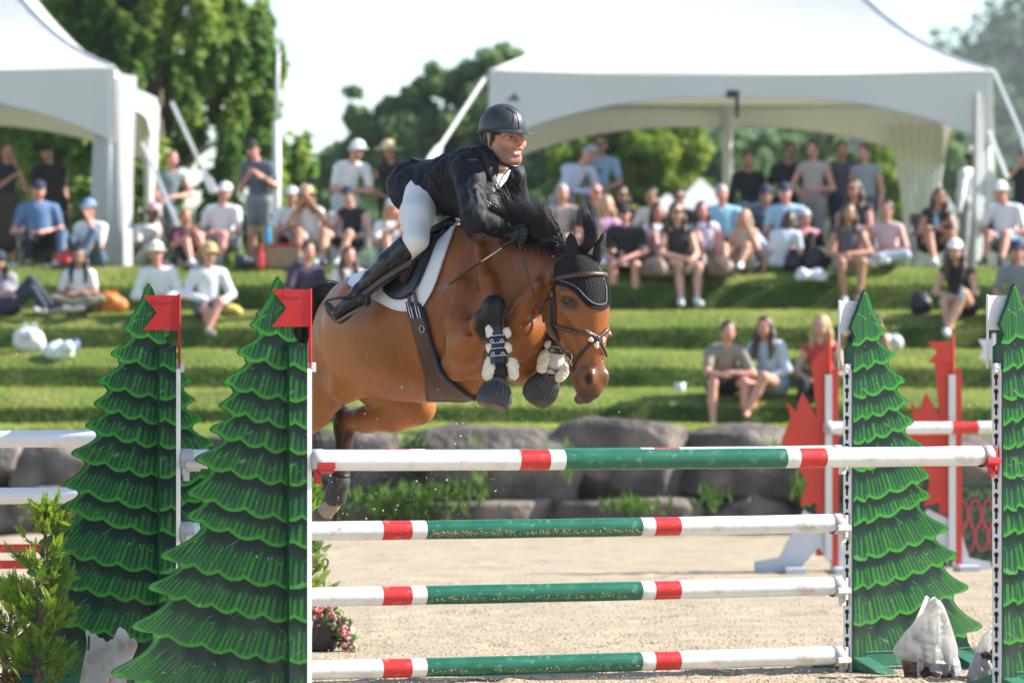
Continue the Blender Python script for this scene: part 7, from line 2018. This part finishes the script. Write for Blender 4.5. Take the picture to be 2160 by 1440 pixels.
shrub('cedar_shrub', 78, 20.4, .99, .26, 105, 'small cedar shrub with yellow green tips at the left front', 3, 1.0, -.1)
shrub('cedar_shrub', 8, 20.9, .56, .24, 60, 'darker cedar shrub cut by the left edge', 6, 1.1)
shrub('cedar_shrub', 622, 24.6, 1.0, .24, 80, 'cedar shrub mostly hidden behind the front left tree post', 8, 1.0)
# red and green bedding leaves at the corner
bl = empty('bedding_plant', tuple(W(18, 1490, 20.2)), 0, 'small plant with lime and dark red leaves in the bottom left corner', 'plant')
g = np.random.default_rng(4)
for k in range(26):
    a = g.uniform(0, 6.28); L = g.uniform(.04, .09); d = np.array((math.cos(a), math.sin(a) * .7, g.uniform(.4, 1.2))); d /= np.linalg.norm(d); s_ = np.cross(d, (0, 0, 1)); s_ /= np.linalg.norm(s_) + 1e-6
    b = g.normal(0, .03, 3) + (0, 0, .10); mb = MB(); mb.add([b, b + d*L*.5 + s_*L*.22 + (0, 0, .006), b + d*L, b + d*L*.5 - s_*L*.22 + (0, 0, .006)], [(0, 1, 2, 3)])
    mb.obj('leaf', pmat('leaf_lime', (.24, .30, .03), .5, trans=.4) if k % 3 else pmat('leaf_wine', (.13, .012, .03), .5, trans=.3), bl)
# ---- torn plastic sacks
M_SACKW = pmat('sack_white', (0.76, 0.75, 0.73), 0.22, 0.06, 9.0, 0.35, 14.0, trans=.68, second=(.40, .32, .23), sec_scale=9, sec_amt=.7, sec_lo=.48, sec_hi=.68, dist=.03)
M_SACKG = pmat('sack_silver', (0.30, 0.31, 0.33), 0.28, 0.15, 9.0, 0.7, 12.0, second=(.16, .15, .15), sec_scale=5, sec_amt=.5, dist=.03)
M_SACKB = pmat('sack_brown', (0.10, 0.042, 0.030), 0.35, 0.15, 9.0, 0.5, 12.0, dist=.03)
M_SOIL = pmat('soil', (0.035, 0.020, 0.012), 0.95, 0.4, 40, .8, 60)
def sack(name, Lp, Rp, Y, bulge, label, mats, split=None, topf=None, seed=0, cat='sack'):
    """crumpled sack: front and back sheets between two outlines (photo points at depth Y, bottom to top)"""
    cx = np.mean([p[0] for p in Lp + Rp]); x0 = (cx - 1080) / FPX * Y
    t = empty(name, (x0, Y, 0), 0, label, cat); n = 40; m = 44
    def res(C):
        C3 = crom([(x, y, 0) for x, y in C], 10)[:, :2]; d = np.concatenate([[0], np.cumsum(np.linalg.norm(np.diff(C3, axis=0), axis=1))]); q = np.linspace(0, d[-1], m + 1)
        return np.stack([np.interp(q, d, C3[:, 0]), np.interp(q, d, C3[:, 1])], 1)
    L_, R_ = res(Lp), res(Rp)
    sheets = []
    for sg in (-1, 1):
        V = np.zeros((m + 1, n + 1, 3))
        for i in range(m + 1):
            f = i / m
            for j in range(n + 1):
                u = j / n; p = L_[i] * (1 - u) + R_[i] * u
                if topf: p = p + (0, -topf(u) * max(0, f - .6) / .4)
                w = NP(W(p[0], p[1], Y)); b = bulge(f) * (math.sin(math.pi * u) ** .55)
                V[i, j] = (w[0] - x0, sg * b, max(-.02, w[2]))
        P = V.reshape(-1, 3)
        r1 = 1 - np.abs(vnoise(P * (1.7, .3, .35) + 3.3, 13, seed + (5 if sg > 0 else 0)) * 2 - 1); r2 = 1 - np.abs(vnoise(P + 1.7, 30, seed + 9) * 2 - 1)
        edge = np.sin(np.pi * np.linspace(0, 1, n + 1)) ** .5; edge = np.tile(edge, m + 1)
        P[:, 1] += (sg * (.050 * (r1 ** 2.0 - .35) + .014 * (r2 ** 2 - .3))) * edge
        sheets.append(P)
    V = np.concatenate(sheets); N0 = (m + 1) * (n + 1)
    i = np.arange(m * n); a = i // n; b = i % n
    F = np.stack([a*(n+1)+b, a*(n+1)+b+1, (a+1)*(n+1)+b+1, (a+1)*(n+1)+b], 1)
    fm = [split(aa / m, bb / n) if split else 0 for aa, bb in zip(a, b)]
    link('plastic', mesh_np('plastic', V, np.concatenate([F, F[:, ::-1] + N0]), mats, True, fm=fm + fm), t)
    return t, x0
t, x0 = sack('torn_sack', [(166, 1475), (168, 1440), (176, 1395), (183, 1358), (180, 1330)], [(262, 1475), (266, 1440), (277, 1395), (290, 1362), (284, 1348)], 20.75, lambda f: .075 * (1 - .75 * f),
               'torn dirty white sack leaning between the two left tree boards', [M_SACKW], None, lambda u: -14 * math.sin(u * 3.14) ** 2 + 30 * math.exp(-((u - .72) / .13) ** 2) + 2.5 * math.sin(u * 40), 5)
lettering(t, 'F', .05, (.03, -.082, .11), pmat('sack_red', (.62, .05, .03), .5), (math.pi/2, 0.12, 0.1))
mb = MB(); mb.strap([(-.085, -.050, .26), (-.082, -.046, .30), (-.083, -.040, .33)], [(0, -1, 0)]*3, .012, .001); mb.obj('print_stripe', pmat('sack_stripe', (.08, .045, .03), .6), t)
def spl(f, u):
    return 1 if u < .24 else 2
t, x0 = sack('torn_sack', [(1915, 1470), (1908, 1430), (1902, 1395), (1903, 1375)], [(2026, 1470), (2028, 1430), (2026, 1400), (2018, 1378)], 22.45, lambda f: .10 * (1 - .25 * f),
               'opened sack with brown printed side and silver front, right foreground', [M_SACKW, M_SACKB, M_SACKG], spl, lambda u: 4 * math.sin(u * 9), 9)
lettering(t, 'ISE', .032, (-.118, -.088, .115), M_SACKW, (math.pi/2, -.15, -.5))
mb = MB(); mb.strap([(-.075, -.108, .00), (-.075, -.112, .07), (-.072, -.106, .14)], [(-.3, -1, 0)]*3, .030, .002); mb.obj('print_panel', pmat('sack_label', (.62, .60, .57), .5), t)
lettering(t, 'USAGE', .030, (-.0755, -.119, .065), M_SACKB, (math.pi/2, -math.pi/2 + .03, -.25))
def soil_lump(t, c, r, seed):
    g = np.random.default_rng(seed); s = SDF()
    for k in range(16): s.ball(np.array(c) + g.normal(0, 1, 3) * np.array(r) * .5, min(r) * g.uniform(.5, .9), .01)
    V, F = s.surf(.007); link('soil', mesh_np('soil', V, F, M_SOIL, True), t)
soil_lump(t, (-.01, -.100, .02), (.055, .022, .030), 2); soil_lump(t, (.09, -.098, .005), (.05, .02, .018), 3)
Lq = [(1904, 1392), (1884, 1372), (1906, 1336), (1927, 1312), (1941, 1284), (1951, 1258)]; Rq = [(2016, 1398), (2021, 1372), (2013, 1340), (2003, 1308), (1993, 1280), (1983, 1263)]
PV = []
t2, x2 = sack('plastic_liner', Lq, Rq, 22.43, lambda f: .085 * (1 - .8 * f), 'pulled up white translucent plastic on top of the silver sack', [M_SACKW], None, lambda u: 3 * math.sin(u * 12), 14, 'plastic')
t, x0 = sack('torn_sack', [(2030, 1475), (2038, 1430), (2052, 1385), (2072, 1340), (2092, 1318)], [(2112, 1475), (2112, 1430), (2108, 1385), (2104, 1345), (2098, 1318)], 22.25, lambda f: .09 * (1 - .7 * f),
               'grey torn sack half hidden behind the rightmost cup track', [M_SACKW, M_SACKB, M_SACKG], lambda f, u: 2 if f < .6 else 0, None, 12)
soil_lump(t, (-.01, -.085, .14), (.04, .018, .016), 5)
# ---- flower pot
fpz = W(690, 1370, 24.7)
fp2 = empty('flower_pot', (fpz.x, 24.7, 0), 0, 'dark pot of red and pink flowers on the sand behind the poles', 'flower pot')
mb = MB(); mb.lathe([(0, .0), (.10, .0), (.115, .02), (.135, .17), (.145, .175), (.142, .19), (.12, .185), (.0, .16)], (-.06, 0, 0), None, 28); mb.obj('pot', M_RUB, fp2, True)
g = np.random.default_rng(14)
pc = lambda: np.array((g.normal(-.02, .09), g.normal(-.04, .07), abs(g.normal(.15, .07))))
V, F = leafcards([(-.08, -.02, .22), (0, -.04, .20), (.08, -.06, .12), (.12, -.05, .06)], [.09, .10, .09, .07], 900, .018, 15, .3, .3)
link('foliage', mesh_np('foliage', V, F, pmat('pot_leaf', (.10, .20, .03), .6, .3, 9, trans=.4), False), fp2)
FLW = []
for k in range(3):
    s = SDF(); r_ = .014
    for q in range(5): a = q * 1.257 + k; s.ball((r_*math.cos(a), g.normal(0, .003), r_*math.sin(a)), r_ * .72, .004)
    FLW.append(s.surf(.006))
FMAT = [pmat('petal_pink', (.60, .22, .26), .6, .15, 40), pmat('petal_cream', (.6, .5, .35), .6), pmat('petal_red', (.62, .02, .03), .5)]
FME = {(i, j): mesh_np('flower', FLW[i][0], FLW[i][1], FMAT[j], True) for i in range(3) for j in range(3)}
for k in range(52):
    p_ = np.array((g.uniform(-.10, .17), 0, 0)); p_[2] = max(.02, .24 - abs(p_[0] - -.02) * 1.2 + g.normal(0, .05)); p_[1] = -.10 + g.normal(0, .03)
    j = 0 if k % 7 else 1
    if k > 40: p_ = np.array((-.07, -.10, .225)) + g.normal(0, .022, 3); j = 2
    o = link('flower', FME[(k % 3, j)], fp2, tuple(p_)); o.scale = [g.uniform(.75, 1.2)] * 3; o.rotation_euler = (g.normal(0, .4), g.uniform(0, 6), g.normal(0, .4))
t, x0 = sack('white_planter', [(632, 1372), (630, 1330), (630, 1310)], [(655, 1372), (658, 1330), (660, 1310)], 24.4, lambda f: .05, 'small whitish planter beside the flower pot', [M_SACKW], None, None, 3, 'planter')
# hook stake
hx = W(684, 1300, 24.9).x; hz = W(684, 1178, 24.9).z
mb = MB(); pts = [(0, 0, 0), (0, 0, hz - .09), (.012, 0, hz - .05), (.024, 0, hz - .015), (.012, 0, hz), (-.006, 0, hz - .005), (-.016, 0, hz - .03)]
o = mb.tube(crom(pts, 5), .0075, 8); o = mb.obj('hook_stake', pmat('weathered_iron', (.20, .18, .16), .6, .2, 20), None, True); o.location = (hx, 24.9, 0); tag(o, 'thin grey hooked stake standing in the sand behind the poles', 'stake')
# ---- bags, bottles, box and blankets of the spectators
def soft_bag(name, px, Y, z, w, h, c, label, handles=True, seed=0, cat='bag', trans=0.0):
    g = np.random.default_rng(seed + 50); t = empty(name, ((px - 1080)/FPX*Y, Y, z), 0, label, cat)
    s = SDF(); s.ell((0, 0, h*.42), (w*.5, w*.36, h*.44), None, .05)
    for k in range(7): s.ball((g.normal(0, w*.25), g.normal(0, w*.2), h*g.uniform(.15, .7)), w*.2, .06)
    s.plane((0, 0, 0), (0, 0, -1), .02)
    V, F = s.surf(max(.012, w*.04)); V = wrinkle(s, V, w*.05, 5/w, (1, 1, .6), seed)
    link('bag_body', mesh_np('bag_body', V, F, cmat('bag', c, .5), True), t)
    if handles:
        for q in (-1, 1):
            mb = MB(); mb.strap(crom([(q*w*.25, 0, h*.72), (q*w*.16, 0, h*1.0), (q*w*.05, 0, h*.78)], 5), [(0, -1, 0)]*11, w*.10, .006); mb.obj('handle', cmat('bag', c, .5), t)
    return t
L2z = LEV[2][1]; L3z = LEV[3][1]
b = soft_bag('plastic_bag', 62, 50.8, L2z - .03, .36, .36, (.74, .73, .72), 'white plastic shopping bag with faint red print on the left bank', True, 1)
lettering(b, 'Jean', .10, (0, -.19, .20), pmat('bag_print', (.60, .22, .22), .6))
soft_bag('plastic_bag', 124, 50.4, L2z - .10, .38, .22, (.76, .76, .77), 'flat white plastic bag lying right of the printed one', False, 2)
soft_bag('cool_bag', 150, 50.9, L2z - .03, .2, .2, (.03, .07, .16), 'small dark blue bag behind the flat white plastic bag', False, 3)
soft_bag('plastic_bag', 233, 52.9, L3z - .04, .34, .30, (.70, .22, .04), 'orange plastic bag beside the cross legged girl', True, 4)
soft_bag('plastic_bag', 136, 55.2, Z4, .26, .22, (.62, .04, .04), 'red bag on the grass between two seated men', True, 5)
soft_bag('folded_towel', 486, 52.8, L3z - .05, .30, .12, (.62, .48, .10), 'yellow folded towel right of the person in straw hat', False, 6, 'towel')
soft_bag('backpack', 1942, 52.8, L3z - .05, .26, .34, (.012, .012, .016), 'black backpack left of the woman in white cap', False, 7, 'backpack')
soft_bag('backpack', 1726, 55.0, Z4 - .05, .36, .34, (.014, .014, .018), 'black backpack on the ledge next to the person in pink', False, 8, 'backpack')
soft_bag('backpack', 1668, 55.1, Z4 - .04, .30, .30, (.02, .022, .03), 'dark backpack left of the person in pink', False, 9, 'backpack')
soft_bag('picnic_blanket', 1712, 54.7, Z4 - .20, .42, .15, (.70, .68, .74), 'white blanket hanging over the ledge under the black bags', False, 10, 'blanket')
soft_bag('picnic_blanket', 1420, 54.75, Z4 - .14, .9, .09, (.16, .10, .07), 'brown blanket spread on the ledge under the bare legs', False, 11, 'blanket')
soft_bag('tote_bag', 516, 55.1, Z4 - .03, .26, .16, (.03, .04, .08), 'dark tote bag at the feet of the man with the plate', True, 12)
soft_bag('tote_bag', 1400, 55.0, Z4 - .03, .22, .16, (.5, .52, .55), 'pale tote bag on the ledge between the two seated women', True, 13)
soft_bag('plastic_bag', 1882, 51.2, L2z, .26, .22, (.62, .60, .58), 'pale bag right of the rear right tree tip', True, 14)
cb = empty('crate', (W(600, 540, 55.2).x, 55.2, Z4 - .02), 0, 'tan wooden crate with a red lid on the ledge behind the tail', 'crate')
for k in range(4):
    mb = MB(); mb.box((0, -.14, .035 + k*.065), (.42, .02, .058)); bevel(mb.obj('slat', pmat('crate_wood', (.34, .24, .15), .7, .2, 9), cb), .003)
mb = MB(); mb.box((0, .0, .13), (.40, .25, .26)); mb.obj('box', pmat('crate_wood_dark', (.20, .14, .09), .8, .2, 9), cb)
mb = MB(); mb.box((0, 0, .285), (.44, .31, .03)); bevel(mb.obj('lid', pmat('crate_lid', (.45, .04, .05), .5), cb), .004)
def bottle(px, Y, z, h, c, label):
    mb = MB(); r = h * .16; mb.lathe([(0, 0), (r, 0), (r*1.05, h*.1), (r, h*.65), (r*.5, h*.78), (r*.5, h*.9), (r*.62, h*.91), (r*.62, h), (0, h)], (0, 0, 0), None, 16)
    o = mb.obj('drink_bottle', pmat('bottle_%d' % px, c, .25), None, True); o.location = ((px - 1080)/FPX*Y, Y, z); tag(o, label, 'bottle')
bottle(565, 55.1, Z4 + .29, .27, (.03, .30, .50), 'blue drink bottle standing on the red lid of the crate')
bottle(549, 54.95, Z4 - .04, .30, (.55, .03, .04), 'red drink bottle left of the crate')
bottle(1973, 55.4, Z4 + .5, .2, (.10, .20, .30), 'dark bottle held by the woman in black dress')
bottle(2028, 52.05, L3z + .12, .18, (.30, .34, .36), 'clear bottle in the lap of the woman in white cap')
pl = MB(); pl.lathe([(0, 0), (.09, .0), (.12, .012), (.12, .016), (.085, .006), (0, .006)], (0, 0, 0), None, 24); o = pl.obj('paper_plate', cmat('plate', WHT), None, True); o.location = ((560 - 1080)/FPX*57.0, 56.98, Z4 + 1.22); tag(o, 'white plate held by the standing man in grey tee shirt', 'plate')
mb = MB(); mb.lathe([(0, 0), (.05, 0), (.066, .15), (.062, .15), (.045, .01), (0, .01)], (0, 0, 0), None, 18); o = mb.obj('paper_cup', cmat('cup', WHT), None, True); o.location = ((1434 - 1080)/FPX*48.6, 48.6, LEV[1][1] - .06); tag(o, 'white paper cup on the ledge left of the front row', 'cup')
mb = MB(); mb.box((0, 0, 0), (.13, .06, .09)); mb.tube([(0, -.03, 0), (0, -.13, 0)], .035, 14); o = mb.obj('camera', M_DARK); o.location = ((657 - 1080)/FPX*55.4, 55.32, Z4 + 1.10); tag(o, 'black camera held up by the woman in straw visor', 'camera')
# ---- sand thrown up by the hooves
def spray_pts(g, n):
    out = np.zeros((n, 3))
    for q in range(n):
        if q < n * .55: x, y = g.normal(880, 120), g.normal(960, 80)
        elif q < n * .8: x, y = g.normal(740, 50), g.normal(1060, 60)
        else: x, y = g.uniform(20, 1350), g.uniform(640, 1300)
        out[q] = W(x, y, g.uniform(20.6, 22.3))
    return out
tag(pebble_cloud('sand_spray', 620, spray_pts, (0.0010, 0.0030), pmat('flying_sand', (.50, .40, .28), .9, .3, 50), 66), kind='stuff')
tag(pebble_cloud('sand_clods', 46, spray_pts, (0.004, 0.008), pmat('flying_sand', (.50, .40, .28), .9), 67), kind='stuff')
# ------------------------------------------------------------------ haze
hm = bpy.data.materials.new('haze_air'); hm.use_nodes = True
hn = hm.node_tree; hn.nodes.clear()
ho = hn.nodes.new('ShaderNodeOutputMaterial'); hv = hn.nodes.new('ShaderNodeVolumePrincipled')
hv.inputs['Color'].default_value = (0.86, 0.92, 1.0, 1); hv.inputs['Density'].default_value = 0.0002; hv.inputs['Anisotropy'].default_value = 0.25
hn.links.new(hv.outputs[0], ho.inputs['Volume'])
mb = MB(); mb.box((0, 330, 48), (1000, 1080, 98.4)); tag(mb.obj('haze', hm), kind='stuff')
